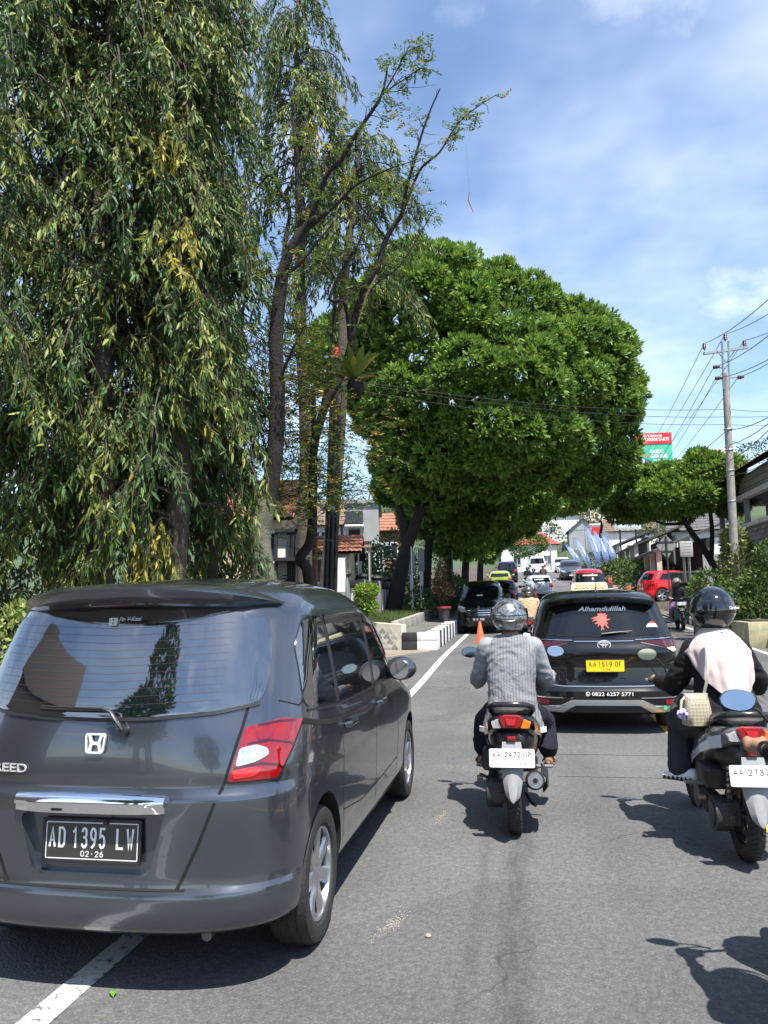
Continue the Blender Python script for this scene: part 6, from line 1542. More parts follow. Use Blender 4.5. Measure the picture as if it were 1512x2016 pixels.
    idx = np.repeat(np.arange(n), m); t = np.tile((np.arange(m)+1)/m, n)[:, None]; sd = np.tile(np.where(np.arange(m) % 2 == 0, 1., -1.), n)[:, None]
    ax = A0[idx]; side = unit(np.cross(ax, np.array([0, 0, 1.])))*sd
    pos = P0[idx] + ax*t*.16; la = unit(ax*.6 + side*.9 + rng.normal(0, .15, (n*m, 3))); py = P0[idx][:, 2]
    col = tint(n*m, (.13, .20, .035), .35, yellow=.0); ym = np.repeat(rng.random(n) < np.where(P0[:, 2] < 5.5, .28, .10), m); col[ym] = np.array((.40, .30, .05))[None]*rng.uniform(.6, 1.25, (ym.sum(), 1))
    V, F, C = diamond_arrays(pos, la, np.tile([[0, 0, 1.]], (n*m, 1)) + rng.normal(0, .4, (n*m, 3)), rng.uniform(.055, .085, n*m), rng.uniform(.026, .036, n*m), col)
    tag(obj_from_arrays('leaves', V, F, M_LEAFM, root, C), kind='stuff')
    # nest fern growing on the stem
    f = empty('nest_fern', P(700, 748, 13.3)); tag(f, 'bird nest fern with broad upright fronds growing on the half bare tree', 'fern')
    for i in range(26):
        a = 2*math.pi*i/26 + rr.uniform(-.1, .1); el = rr.uniform(.15, 1.2); ln = rr.uniform(.55, .80); rows = []
        d = Vector((math.cos(a), math.sin(a), 0)); sd_ = Vector((-math.sin(a), math.cos(a), 0))
        for t in np.linspace(0, 1, 6):
            c = d*(ln*t*math.cos(el)) + Vector((0, 0, ln*(t*math.sin(el) - .38*t*t*math.cos(el)))); w = .062*math.sin(math.pi*min(1, .12 + t*.88))**.7 + .004
            rows.append([c - sd_*w + Vector((0, 0, w*.25)), c, c + sd_*w + Vector((0, 0, w*.25))])
        q = MB(); q.sheet(rows); o = q.build('frond', mat('frond_green', (.13, .20, .035), rough=.5, var=.3, vscale=3) if i % 5 else mat('frond_yellow', (.30, .27, .04), rough=.5, var=.3), f, smooth=60)
    q = MB(); q.ell((0, 0, -.12), (.16, .16, .17), 12, 8); q.build('root_mass', M_BARKD, f)
bare_tree()

# ---- broadleaf crowns made of lobes
def lobe_points(lobes, n, shell=.22, r_=rng, zmin=None):
    """points in the outer shell of a union of ellipsoids, with outward normals"""
    lob = np.array([[*c, *r] for c, r in lobes], float); area = (lob[:, 3]*lob[:, 4] + lob[:, 4]*lob[:, 5] + lob[:, 3]*lob[:, 5]); pr = area/area.sum()
    P_, N_ = [], []; tot = 0
    while tot < n:
        k = r_.choice(len(lob), n*2, p=pr); u = unit(r_.normal(0, 1, (n*2, 3))); rad = 1 - shell*r_.random(n*2)**1.6
        p = lob[k, :3] + u*lob[k, 3:]*rad[:, None]; keep = np.ones(len(p), bool)
        for j in range(len(lob)):
            ins = (((p - lob[j, :3])/(lob[j, 3:]*(1-shell*.8)))**2).sum(1) < 1; keep &= ~(ins & (k != j))
        if zmin is not None: keep &= p[:, 2] > zmin
        P_.append(p[keep]); N_.append(unit(u[keep]/lob[k[keep], 3:])); tot += keep.sum()
    return np.concatenate(P_)[:n], np.concatenate(N_)[:n]
def rosette_crown(name, parent, lobes, n, m=15, L=.30, base=(.095, .19, .034), tip=(.33, .47, .075), seed=0, W=.28, matr=None, upb=.6):
    r_ = np.random.default_rng(seed); p, nr = lobe_points(lobes, n, .20, r_); ax = unit(nr + np.array([0, 0, upb]) + r_.normal(0, .25, (n, 3)))
    a = r_.uniform(0, 2*np.pi, (n, m)); tlt = np.linspace(.15, 1.45, m)[None]*r_.uniform(.85, 1.15, (n, m))
    e1 = unit(np.cross(ax, np.array([.3, .5, .8]))); e2 = np.cross(ax, e1)
    d = ax[:, None]*np.cos(tlt)[..., None] + (e1[:, None]*np.cos(a)[..., None] + e2[:, None]*np.sin(a)[..., None])*np.sin(tlt)[..., None]
    pos = np.repeat(p, m, 0); dd = d.reshape(-1, 3); N_ = n*m
    mixf = (1 - tlt.reshape(-1)/1.5)[:, None]*np.repeat(r_.random(n), m)[:, None]
    col = (np.array(base)*(1-mixf) + np.array(tip)*mixf)*r_.uniform(.75, 1.2, (N_, 1))
    LL = L*r_.uniform(.7, 1.1, N_); V, F, C = diamond_arrays(pos + dd*.02, dd, np.repeat(ax, m, 0) + r_.normal(0, .2, (N_, 3)), LL, LL*W, col, fold=.15, mid=.62)
    return tag(obj_from_arrays(name, V, F, matr or M_LEAF, parent, C), kind='stuff')
def sublobes(mains, k, r0, r1, seed, flat=.8):
    """clumps standing out of the surface of a few big ellipsoids"""
    r_ = np.random.default_rng(seed); out = [(c, tuple(np.array(r)*.86)) for c, r in mains]; p, n = lobe_points(mains, k, .05, r_)
    for q, nn in zip(p, n):
        s = r_.uniform(r0, r1); out.append((tuple(q - nn*s*.62), (s, s, s*flat)))
    return out
def umbrella_tree(base, mains, label, trunks, seed, n, k=70, sub=(.6, 1.1), L=.30, name='umbrella_tree', upb=.55, group=None):
    root = empty(name, base); tag(root, label, 'tree', group); b = Vector(base)
    lob = [(tuple(Vector(c) - b), r) for c, r in mains]
    rosette_crown('crown', root, sublobes(lob, k, *sub, seed), n, L=L, seed=seed, upb=upb)
    for pts, r0, r1 in trunks:
        path = smooth_path([Vector(p) - b for p in pts], 4); mb = MB(); kk = len(path); mb.tube(path, [r0 + (r1-r0)*i/(kk-1) for i in range(kk)], 10); mb.build('trunk', M_BARKD, root, smooth=60)
    return root
D1 = 27.0; mpp = D1/FPX
def ml(px, py, d, rx, rz, ry=None): 
    s = d/FPX; return (tuple(P(px, py, d)), (rx*s, (ry or (rx+rz)/2)*s, rz*s))
def vp(px, py, d): return tuple(P(px, py, d))
gb = P(775, 1207, 26.0)
umbrella_tree(gb, [ml(850, 700, 27, 175, 215), ml(965, 800, 26, 215, 175), ml(1085, 760, 27.5, 165, 165), ml(1165, 775, 28.5, 76, 105), ml(1140, 900, 28, 110, 85), ml(850, 880, 27.5, 110, 130), ml(690, 690, 29, 75, 90), ml(975, 640, 27.5, 135, 110), ml(1178, 905, 28, 50, 60), ml(1085, 685, 28, 100, 80)],
    'large dome shaped umbrella tree with glossy leaf rosettes leaning over the road', [([vp(772, 1215, 26), vp(786, 1140, 26), vp(800, 1080, 26.2), vp(828, 1000, 26.6), vp(850, 900, 27)], .30, .14), ([vp(800, 1085, 26.2), vp(790, 1020, 26.6), vp(770, 930, 27.2), vp(740, 850, 28)], .16, .08), ([vp(828, 1000, 26.6), vp(900, 920, 27), vp(980, 850, 27)], .14, .07), ([vp(850, 950, 26.8), vp(960, 900, 27.5), vp(1080, 820, 28)], .12, .05)], 51, 16000, 230, (.45, .85), .29)
UG = 'umbrella trees in a row behind the parked cars'
umbrella_tree(P(838, 1190, 31), [ml(880, 930, 32, 140, 105), ml(900, 1010, 31, 105, 55)], 'second umbrella tree of the left row with a slim dark trunk behind the sign boards', [([vp(838, 1195, 31), vp(842, 1100, 31), vp(850, 1030, 31), vp(870, 950, 32)], .20, .12)], 52, 2600, 40, (.5, .9), .34)
umbrella_tree(P(880, 1180, 37), [ml(930, 960, 38, 130, 95), ml(1000, 985, 37, 95, 50), ml(900, 1045, 37, 60, 50)], 'third umbrella tree of the left row, its low crown over the parked black car', [([vp(880, 1185, 37), vp(883, 1100, 37), vp(890, 1040, 37), vp(925, 960, 38)], .22, .12)], 53, 2600, 40, (.5, .9), .36)
umbrella_tree(P(915, 1170, 44), [ml(960, 990, 45, 120, 80), ml(1060, 975, 44, 95, 50), ml(940, 1060, 44, 40, 45)], 'fourth umbrella tree of the left row shading the lime hatchback', [([vp(915, 1172, 44), vp(917, 1110, 44), vp(925, 1050, 44), vp(960, 980, 45)], .24, .14)], 54, 2200, 40, (.6, 1.0), .42)
umbrella_tree(P(945, 1160, 52), [ml(975, 1030, 52, 48, 50), ml(1130, 960, 50, 90, 48)], 'last umbrella tree of the left row beside the black off-roader', [([vp(945, 1160, 52), vp(947, 1100, 52), vp(960, 1045, 52)], .24, .14), ([vp(960, 1045, 52), vp(1040, 985, 51), vp(1110, 965, 50)], .10, .06)], 55, 1600, 30, (.6, 1.0), .45)
# right-hand tree
umbrella_tree(P(1418, 1160, 27), [ml(1395, 935, 27, 68, 45), ml(1330, 980, 27, 75, 42), ml(1262, 985, 29, 52, 40), ml(1300, 940, 28, 50, 28), ml(1440, 975, 27.5, 40, 40), ml(1235, 1000, 30, 36, 26)], 'small umbrella tree with a leaning trunk on the right pavement', [([vp(1430, 1236, 27.0), vp(1423, 1180, 27.0), vp(1410, 1125, 27.0), vp(1385, 1080, 27.0), vp(1366, 1055, 27.0), vp(1345, 1020, 26.8), vp(1330, 985, 26.6)], .15, .08), ([vp(1400, 1110, 27.0), vp(1402, 1050, 27.0), vp(1398, 1000, 27.0), vp(1396, 950, 27.0)], .09, .05), ([vp(1350, 1030, 26.9), vp(1300, 1030, 27.3), vp(1262, 1000, 28.0)], .06, .03)], 56, 2300, 55, (.32, .6), .28)
def leafy(name, parent, lobes, n, L, base, W=.45, seed=1, var=.35, light=.2, lcol=(.14, .20, .035), yellow=0., up=.4, matr=None, shell=.3):
    r_ = np.random.default_rng(seed); p, nr = lobe_points(lobes, n, shell, r_); ax = unit(nr*.8 + np.array([0, 0, up]) + r_.normal(0, .6, (n, 3))); LL = L*r_.uniform(.6, 1.25, n)
    V, F, C = diamond_arrays(p, ax, nr + r_.normal(0, .7, (n, 3)), LL, LL*W, tint(n, base, var, light=light, lcol=lcol, yellow=yellow), fold=.15)
    return tag(obj_from_arrays(name, V, F, matr or M_LEAFM, parent, C), kind='stuff')
def shrub(name, label, cat, base, lobes, n, L, col, stems=4, seed=1, sm=None, group=None, **k):
    root = empty(name, base); tag(root, label, cat, group); b = Vector(base)
    lob = [(tuple(Vector(c)), r) for c, r in lobes]; leafy('foliage', root, lob, n, L, col, seed=seed, **k)
    rr = random.Random(seed)
    for i in range(stems):
        c, r = lob[rr.randrange(len(lob))]; q = MB(); t = Vector((c[0] + rr.uniform(-.4, .4)*r[0], c[1] + rr.uniform(-.4, .4)*r[1], c[2] + rr.uniform(0, .5)*r[2]))
        q.tube([Vector((c[0] + rr.uniform(-.1, .1), c[1] + rr.uniform(-.1, .1), -.1)), Vector((c[0]*.6 + t.x*.4, c[1]*.6 + t.y*.4, t.z*.5)), t], [.022, .016, .008], 6); q.build('stem', sm or M_BARK, root, smooth=60)
    return root
# ------------------------------------------------------------------ other vehicles
def put_car(name, label, cat, px, d, oncoming=False, rz=0., dx=0., **k):
    l = at(px, d); l.x += dx; sl = math.atan((road_z(l.y+3)-road_z(l.y))/3)
    L = k.get('L', 3.8)
    if oncoming: l = Vector((l.x, l.y + L*math.cos(sl), road_z(l.y + L)))
    r, B = generic_car(name, label, cat, l, (math.pi if oncoming else 0) + rz, **k)
    r.rotation_euler = (-sl if oncoming else sl, 0, (math.pi if oncoming else 0) + rz); return r, B
BLK = paint('black_paint', (.0075, .0078, .009), rough=.3)
rw, Bw = put_car('parked_hatchback', 'black boxy hatchback parked facing the camera by the painted kerb behind the cone', 'car', 938, 24.3, True, dx=.06, L=3.6, W=1.475, H=1.67, pt=BLK, hood=.98, base=.80, rear_tilt=.12, top_front=.66, plate_m=M_PLATEBK)
fr = Bw.mp('front')
q = MB(); strip(q, fr, [(-.62, .93), (0, .90), (.62, .93)], .05, .012, Bw, 10); q.build('chrome_bar', M_CHROME, rw, smooth=0)
q = MB()
sg = [(.055, .03), (.0, .055), (-.05, .03), (.035, -.012), (.05, -.03), (0, -.055), (-.055, -.03), (-.02, -.012), (.01, -.022), (-.045, .022), (-.03, .036), (.02, .012)]
yy = Bw.front(0, .83) + .02
q.prism([(x, .83 + z) for x, z in [(.05, .028), (0, .055), (-.055, .024), (.02, -.016), (.0, -.026), (-.05, -.028), (0, -.055), (.055, -.024), (-.02, .016), (0, .026)]], yy, yy + .008); q.build('emblem', M_CHROME, rw)
put_text('B 13   FKE', M_WHITEPL, rw, (0, Bw.front(0, .47) + .021, .475), width=.34, height=.06, rot=(0, 0, math.pi), ext=.0006, bold=.01)
q = MB(); q.prism([(-.10, 1.17), (.10, 1.17), (.09, 1.22), (-.09, 1.22)], Bw.front(0, 1.19)+.008, Bw.front(0, 1.19)+.012); q.build('dashboard_paper', M_WHITEPL, rw)
put_car('parked_hatchback', 'black hatchback parked between the boxy black car and the lime hatchback', 'car', 986, 38, L=3.9, W=1.66, H=1.5, pt=BLK, tail='red')
put_car('parked_hatchback', 'lime green hatchback parked on the left under the trees', 'car', 985, 56, L=3.8, W=1.68, H=1.485, pt=paint('lime_paint', (.28, .38, .05)), rear_tilt=.35)
put_car('off_roader', 'tall black off-roader at the head of the parked row', 'car', 1000, 66, L=4.8, W=1.82, H=1.83, pt=BLK, hood=1.08, wr=.36, base=.68, rear_tilt=.12, plate_m=M_PLATEBK, cladding=True)
rs, Bs = put_car('hatchback', 'silver hatchback driving away up the lane', 'car', 1063, 47, L=3.8, W=1.68, H=1.485, pt=paint('silver_paint', (.52, .55, .58), metal=.4), rear_tilt=.38)
q = MB()
for k in range(4): patch(q, Bs.mp('rear'), [(-.30 + .15*k, 1.20), (-.20 + .15*k, 1.20), (-.19 + .15*k, 1.25), (-.29 + .15*k, 1.25)], .010, 2, 3, Bs, 0)
q.build('window_sticker', M_WHITEPL, rs, smooth=0)
put_car('sports_utility', 'dark grey sports utility car coming down the hill', 'car', 1128, 66, True, L=4.5, W=1.86, H=1.66, pt=paint('dark_grey_paint', (.05, .055, .06), metal=.4), hood=1.0, wr=.35, cladding=True)
put_car('car', 'white car coming down behind the dark grey sports utility', 'car', 1113, 79, True, L=4.2, W=1.72, H=1.6, pt=paint('white_car_paint', (.75, .76, .77)))
put_car('van', 'white van driving away below the round clipped tree', 'van', 1061, 74, L=4.2, W=1.66, H=1.92, pt=paint('white_car_paint', (.75, .76, .77)), hood=1.02, base=.86, rear_tilt=.08, top_front=.72)
rm_, Bm = put_car('minibus', 'red minibus coming towards the black taxi', 'minibus', 1167, 38, True, L=4.0, W=1.62, H=1.92, pt=paint('red_paint', (.45, .02, .04)), hood=1.02, base=.87, rear_tilt=.08, top_front=.74)
q = MB(); patch(q, Bm.mp('front'), [(-.38, 1.565), (.38, 1.565), (.36, 1.63), (-.36, 1.63)], .010, 3, 8, Bm, 0); q.build('window_banner', mat('faded_banner', (.62, .50, .40), rough=.6, var=.5, vscale=14), rm_, smooth=0)
def side_car(name, label, px, d, rz, **k):
    l = at(px, d, .06); r, B = generic_car(name, label, 'car', l, rz, **k); return r
side_car('sports_utility', 'bright red sports utility car parked across the right pavement entrance', 1262, 40.5, R(-72), L=4.4, W=1.84, H=1.68, pt=paint('bright_red_paint', (.55, .012, .018)), hood=1.0, wr=.36, base=.70, cladding=True)
side_car('car', 'dark blue car parked behind the red sports utility', 1264, 45.5, R(-76), L=4.3, W=1.75, H=1.62, pt=paint('dark_blue_paint', (.012, .018, .03)), hood=.98, wr=.32)

# ------------------------------------------------------------------ street furniture
def cone():
    b = G(946, 1266); d = (b - Vector((0, 0, CAMH))).dot(_FW); h = 41/FPX*d
    root = empty('traffic_cone', b); tag(root, 'orange traffic cone standing in front of the parked black hatchback', 'cone')
    m = mat('cone_orange', (.78, .12, .03), rough=.55, var=.12)
    q = MB(); q.lathe([(h*.24, .02), (h*.22, h*.08), (h*.055, h*.98), (h*.04, h), (.001, h)], axis='Z', n=24); q.build('cone_body', m, root, smooth=40)
    q = MB(); q.box((0, 0, .012), (h*.56, h*.56, .024), bev=.006); q.build('cone_base', m, root)
cone()
def wire(name, pts, r, label, sag=.3, group=None, m=None, parent=None):
    out = []
    for a, b in zip(pts[:-1], pts[1:]):
        a, b = Vector(a), Vector(b)
        for i in range(12):
            t = i/12; out.append(a.lerp(b, t) - Vector((0, 0, sag*4*t*(1-t))))
    out.append(Vector(pts[-1])); q = MB(); q.tube(out, r, 5); o = q.build(name, m or mat('cable_black', (.012, .012, .013), rough=.6), parent, smooth=60)
    if parent is None: tag(o, label, 'cable', group)
    return o
# concrete utility pole on the right
UP = P(1449, 1180, 21.5); UP.z = road_z(UP.y) + .15
def utility_pole():
    root = empty('utility_pole', UP); tag(root, 'tall concrete utility pole with steel crossarm and brown insulators', 'utility pole')
    Wp = lambda px, py, d=21.5: P(px, py, d) - UP
    top = Wp(1428, 735); m = mat('pole_concrete', (.36, .34, .30), rough=.85, var=.3, vscale=4, bump=.2)
    q = MB(); q.tube([Vector((0, 0, -.3)), top*.5, top], [.125, .108, .09], 16); q.build('pole', m, root, smooth=60)
    g = mat('galvanised', (.30, .36, .38), rough=.5, metal=.5, var=.15)
    for dx in (-.07, .07):
        q = MB(); q.tube([top + Vector((dx, 0, -.45)), Wp(1428, 672) + Vector((dx*1.2, 0, 0))], .03, 8); q.build('extension_bar', g, root)
    a, b = Wp(1387, 694), Wp(1470, 686); q = MB(); ln = (b-a).length; c = (a+b)/2; q.box(c, (ln, .07, .075), rot=Matrix.Rotation(-math.atan2((b-a).z, ln), 3, 'Y')); q.build('crossarm', g, root)
    for s, px in ((-1, 1412), (1, 1446)):
        q = MB(); q.tube([Wp(px, 691), Wp(1430, 714)], .014, 6); q.build('brace', g, root)
    ins = mat('insulator_brown', (.13, .035, .025), rough=.25, coat=.5); tips = []
    for (px, py, up) in ((1387, 690, 1), (1428, 672, 1), (1466, 684, 1)):
        p = Wp(px, py); q = MB(); q.lathe([(.02, 0), (.02, .04), (.055, .05), (.04, .09), (.06, .10), (.04, .15), (.055, .16), (.03, .21), (.001, .22)], p, 'Z', 14); q.build('insulator', ins, root, smooth=40); tips.append(p + Vector((0, 0, .2)))
    for (px, py, s) in ((1405, 723, -1), (1409, 745, -1), (1453, 743, 1)):
        p = Wp(px, py); q = MB(); q.cyl(p, Wp(1428, py+2), .014, n=6); q.lathe([(.02, -.02), (.06, .0), (.045, .05), (.06, .06), (.04, .12), (.03, .16)], p, 'X', 14); q.build('insulator', ins, root, smooth=40); tips.append(p)
    for z in (.5, .62, .70, .78): 
        q = MB(); c = top*z; q.lathe([(.112, -.02), (.122, 0), (.112, .02)], c, 'Z', 16); q.build('band', g, root)
    return [UP + t for t in tips], UP + top
tips, ptop = utility_pole()
WIRE_G = 'power lines on the right pole'
far_t = [P(1262, 905, 58), P(1275, 900, 58), P(1290, 905, 58), P(1270, 945, 58), P(1280, 950, 58), P(1290, 945, 58)]
near_t = [P(1700, 395, 9), P(1790, 390, 9), P(1830, 430, 9), P(1700, 480, 9), P(1750, 540, 9), P(1800, 470, 9)]
for i, t in enumerate(tips): wire('power_line', [far_t[i], t, near_t[i]], .009, 'thin black power line fanning out from the utility pole crossarm', .25, WIRE_G)
for k, (z, py) in enumerate(((.66, 560), (.72, 600), (.78, 640), (.60, 700))):
    c = UP + (ptop-UP)*z; wire('service_cable', [P(1215, 985 + 6*k, 60), c, P(1720, py, 10)], .010, 'black service cable strapped to the middle of the utility pole', .35, 'service cables on the right pole')
c = UP + (ptop-UP)*.80
for py0, py1, z in ((772, 778, .86), (790, 795, .80), (776, 772, .83)):
    wire('crossing_cable', [P(655, py0-30, 15.5), UP + (ptop-UP)*z, P(1700, py1, 24)], .007, 'thin cable crossing the road between the dark pole bundle and the utility pole', .25, 'cables crossing the road')
wire('stay_cable', [UP + (ptop-UP)*.74, P(1530, 890, 23)], .009, 'slack cable running down from the utility pole to the tiled house', .05)
# bundle of dark poles on the left
PB = gp(641, 15.5)
def pole_bundle():
    root = empty('pole_bundle', PB); tag(root, 'bundle of black steel poles with a red cap beside the half bare tree', 'pole')
    mm = mat('black_steel', (.018, .018, .022), rough=.45, metal=.3, var=.3)
    for (p0, p1, r0, r1) in (((634, 1180), (655, 760), .075, .055), ((645, 1180), (662, 700), .07, .045), ((652, 1180), (668, 800), .06, .045)):
        a, b = P(*p0, 15.5) - PB, P(*p1, 15.5) - PB; a.z = -.1; q = MB(); q.cyl(a, b, r0, r1, n=14); q.build('pole', mm, root)
    q = MB(); q.cyl(P(662, 700, 15.5) - PB, P(662, 684, 15.5) - PB, .05, .045, n=14); q.build('pole_cap', mat('cap_red', (.75, .06, .03), rough=.5), root)
    q = MB(); q.lathe([(.17, -.05), (.18, 0), (.17, .05)], P(648, 1000, 15.5) - PB, 'Z', 18); q.build('strap', M_STEEL, root)
pole_bundle()
b = gp(620, 15.0); root = empty('brown_pole', b); tag(root, 'rusty brown steel pole left of the black pole bundle', 'pole')
q = MB(); q.cyl((0, 0, -.1), P(617, 760, 15.0) - b, .06, .05, n=12); q.build('pole', mat('rust_brown', (.10, .045, .03), rough=.8, var=.4), root)
for k, (a, b2, r) in enumerate((((-160, 130), (655, 735), .012), ((-160, 175), (657, 760), .010), ((-160, 240), (652, 770), .010), ((-160, 300), (650, 790), .008), ((-160, 318), (650, 800), .008), ((-160, 335), (652, 810), .008))):
    wire('overhead_cable', [P(*a, 8.5), P(*b2, 15.5)], r, 'black overhead cable passing in front of the weeping trees to the pole bundle', .12, 'cables to the pole bundle')

# signs on the right
def board_sign(name, label, px0, px1, py0, py1, d, post_py, m, texts=(), group=None, posts=(.2, .8), frame=None, pm=None):
    a, b = P(px0, py0, d), P(px1, py1, d); w = abs(b.x-a.x)*1.0; h = abs(a.z-b.z); c = (a+b)/2
    base = Vector((c.x, c.y, min(P(px0, post_py, d).z, b.z, tz(c.x, c.y) + .1))); root = empty(name, base, YAW*.5); tag(root, label, 'sign', group)
    q = MB(); q.box((0, 0, c.z - base.z), (w, .08, h), bev=.01); bo = q.build('board', m, root)
    for (tx, tw, th, dx, dz, tm) in texts: put_text(tx, tm, bo, (dx*w, -.046, c.z - base.z + dz*h), width=tw*w, height=th*h, ext=.002, bold=.02)
    for f in posts:
        q = MB(); q.cyl(((f-.5)*w, .08, 0), ((f-.5)*w, .08, c.z - base.z + h*.45), .06, n=10); q.build('post', pm or M_STEEL, root)
    return root, bo, w, h, c.z - base.z
RED = mat('sign_red', (.62, .02, .03), rough=.45); GRN = mat('sign_green', (.05, .38, .24), rough=.45)
root, bo, w, h, zc = board_sign('billboard', 'tall red and green advertising billboard on a post above the right-hand tree', 1252, 1327, 852, 975, 60, 1095, GRN, posts=(.5,), pm=M_STEEL)
q = MB(); q.box((0, -.05, zc + h*.41), (w, .05, h*.18)); hd = q.build('header_panel', RED, root)
put_text('YAMAHA', M_WHITEPL, hd, (.03*w, -.08, zc + h*.452), width=.42*w, height=.045*h, ext=.002, bold=.02); put_text('MATARAM SAKTI', M_WHITEPL, hd, (0, -.08, zc + h*.395), width=.84*w, height=.055*h, ext=.002, bold=.03)
q = MB(); ring_xz(q, (-.24*w, -.085, zc + h*.452), .09, .09, .025); q.build('header_mark', M_WHITEPL, hd)
put_text('EAZDO', M_WHITEPL, bo, (.08*w, -.05, zc + h*.20), width=.36*w, height=.06*h, ext=.002, bold=.03); put_text('GASA GUE!', M_WHITEPL, bo, (.12*w, -.05, zc + h*.125), width=.46*w, height=.06*h, ext=.002, bold=.03)
q = MB(); q.box((.1*w, -.045, zc + h*.06), (.3*w, .01, .012*h)); q.build('small_print', M_WHITEPL, bo)
q = MB(); q.prism(round_poly([(-.36*w, zc - .10*h), (-.12*w, zc - .10*h), (-.14*w, zc + .06*h), (-.20*w, zc + .09*h), (-.30*w, zc + .08*h)], .1), -.05, -.04); q.build('printed_figure', mat('print_blue', (.05, .10, .45), rough=.5), bo)
q = MB(); q.cyl((-.22*w, -.05, zc + .14*h), (-.22*w, -.04, zc + .14*h), .16, n=18); q.build('printed_head', mat('print_skin', (.40, .22, .15), rough=.5), bo)
q = MB(); q.prism(round_poly([(-.36*w, zc + .10*h), (-.28*w, zc + .07*h), (-.26*w, zc + .02*h), (-.34*w, zc + .03*h)], .05), -.052, -.042); q.build('printed_arm', mat('print_lilac', (.55, .45, .65), rough=.5), bo)
board_sign('billboard', 'blank white billboard seen behind the utility pole', 1404, 1452, 882, 930, 62, 1080, M_WHITEPL, posts=(.3, .7))
BLU = mat('print_lightblue', (.22, .42, .62), rough=.5)
_r = board_sign('sign_board', 'white board with faded blue print on two dark posts over the pavement', 1209, 1262, 1016, 1042, 56, 1125, M_WHITEPL, [], pm=mat('black_steel', (.02, .02, .022))); SB_ = _r
def faded_lines(root, bo, w, h, zc, m, rows):
    q = MB(); rr = random.Random(int(w*100))
    for k in range(rows):
        x = -w*.42
        while x < w*.36:
            l_ = rr.uniform(.04, .12)*w; q.box((x + l_/2, -.044, zc + h*(.36 - .75*k/max(1, rows-1))), (l_, .006, h*.30/rows)); x += l_ + .03*w
    tag(q.build('faded_print', m, bo, smooth=0), kind='stuff')
faded_lines(*SB_, BLU, 3)
# diamond warning sign seen from behind
b = at(1319, 33, .2); root = empty('warning_sign', b); tag(root, 'diamond shaped road sign seen from its bare grey back', 'sign')
q = MB(); q.cyl((0, 0, 0), (0, 0, 3.1), .035, n=10); q.build('post', mat('post_dark', (.05, .05, .05), rough=.6), root)
q = MB(); q.prism([(0, 3.15), (.42, 2.70), (0, 2.1), (-.42, 2.70)], .04, .06); q.build('board', mat('bare_sheet', (.34, .35, .35), rough=.5, metal=.3, var=.2), root)
for z in (2.45, 2.85):
    q = MB(); q.box((0, .03, z), (.62, .03, .05)); q.build('bracket', mat('post_dark', (.05, .05, .05)), root)
# flower emblem boards between kerb and pavement
def flower_board(px, d, label, h=.95, rz=0.):
    b = at(px, d, .18); root = empty('flower_board', b, rz); tag(root, label, 'bollard', 'grey boards with an orange flower along the right kerb')
    q = MB(); q.box((0, 0, h/2-.1), (.32, .14, h+.2), bev=.02); q.build('slab', mat('slab_grey', (.075, .078, .075), rough=.8, var=.3), root)
    f = MB()
    for i in range(6):
        a = 2*math.pi*i/6; f.ell((math.cos(a)*.075, -.075, h*.72 + math.sin(a)*.075), (.055, .012, .055), 10, 6)
    f.build('flower', mat('flower_orange', (.75, .20, .03), rough=.6), root, smooth=60)
    q = MB(); q.ell((0, -.082, h*.72), (.035, .012, .035), 10, 6); q.build('flower_centre', mat('flower_red', (.5, .06, .02), rough=.6), root)
flower_board(1462, 19.3, 'grey board with an orange flower beside the black helmet and planter', .92, R(-35)); flower_board(1374, 21.5, 'grey board with an orange flower behind the oncoming scooter', 1.0, R(-20))
flower_board(1239, 40, 'grey board with an orange flower before the red sports utility', .95); flower_board(1203, 52, 'grey board with an orange flower by the far brown pavement', .95)

# ------------------------------------------------------------------ buildings
M_CREAM = mat('cream_wall', (.58, .49, .34), rough=.85, var=.12, vscale=1.5); M_WHITEW = mat('white_wall', (.72, .71, .68), rough=.85, var=.10, vscale=1.2); M_GREYW = mat('grey_wall', (.30, .31, .32), rough=.85, var=.15, vscale=1.2); M_TILE = mat('clay_tile', (.30, .12, .07), rough=.85, var=.4, vscale=6); M_TILEB = mat('brown_tile', (.17, .115, .085), rough=.85, var=.4, vscale=4); M_REDR = mat('red_roof', (.42, .06, .05), rough=.7, var=.15)
M_BLKT = mat('black_trim', (.02, .02, .022), rough=.6)
M_WIN = mat('window_glass', (.03, .04, .05), rough=.06, ior=1.7)
def window(parent, x, z, w, h, y, fm=None, rot=None):
    f = MB(); t = .06
    for (cx, cz, dx, dz) in ((0, h/2, w+t, t), (0, -h/2, w+t, t), (-w/2, 0, t, h), (w/2, 0, t, h), (0, 0, t*.6, h)): f.box((x+cx, y-.03, z+cz), (dx, .08, dz))
    o = f.build('window', fm or M_WHITEPL, parent, smooth=0); g = MB(); g.box((x, y-.012, z), (w-.02, .02, h-.02)); g.build('pane', M_WIN, o, smooth=0); return o
def tiled_slope(parent, a, b, c, d, m, rows=8, cols=14, name='roof_slope'):
    """roof plane a-b (eave) c-d (ridge, above b and a), with raised tile courses"""
    a, b, c, d = Vector(a), Vector(b), Vector(c), Vector(d); n = (b-a).cross(d-a).normalized(); n = n if n.z > 0 else -n
    q = MB(); grid = []
    for i in range(rows):
        for e in (0, 1):
            t = (i + e*.999)/rows; row = []
            for j in range(cols*4+1):
                u = j/(cols*4); p = a.lerp(d, t).lerp(b.lerp(c, t), u); row.append(p + n*(.035*(1-e) + .02*abs(math.sin(u*cols*math.pi))))
            grid.append(row)
    q.sheet(grid); o = q.build(name, m, parent, smooth=0); u = MB(); u.add([a - n*.04, b - n*.04, c - n*.04, d - n*.04], [(0, 1, 2, 3)]); u.build('roof_board', M_BARKD, o, smooth=0); return o
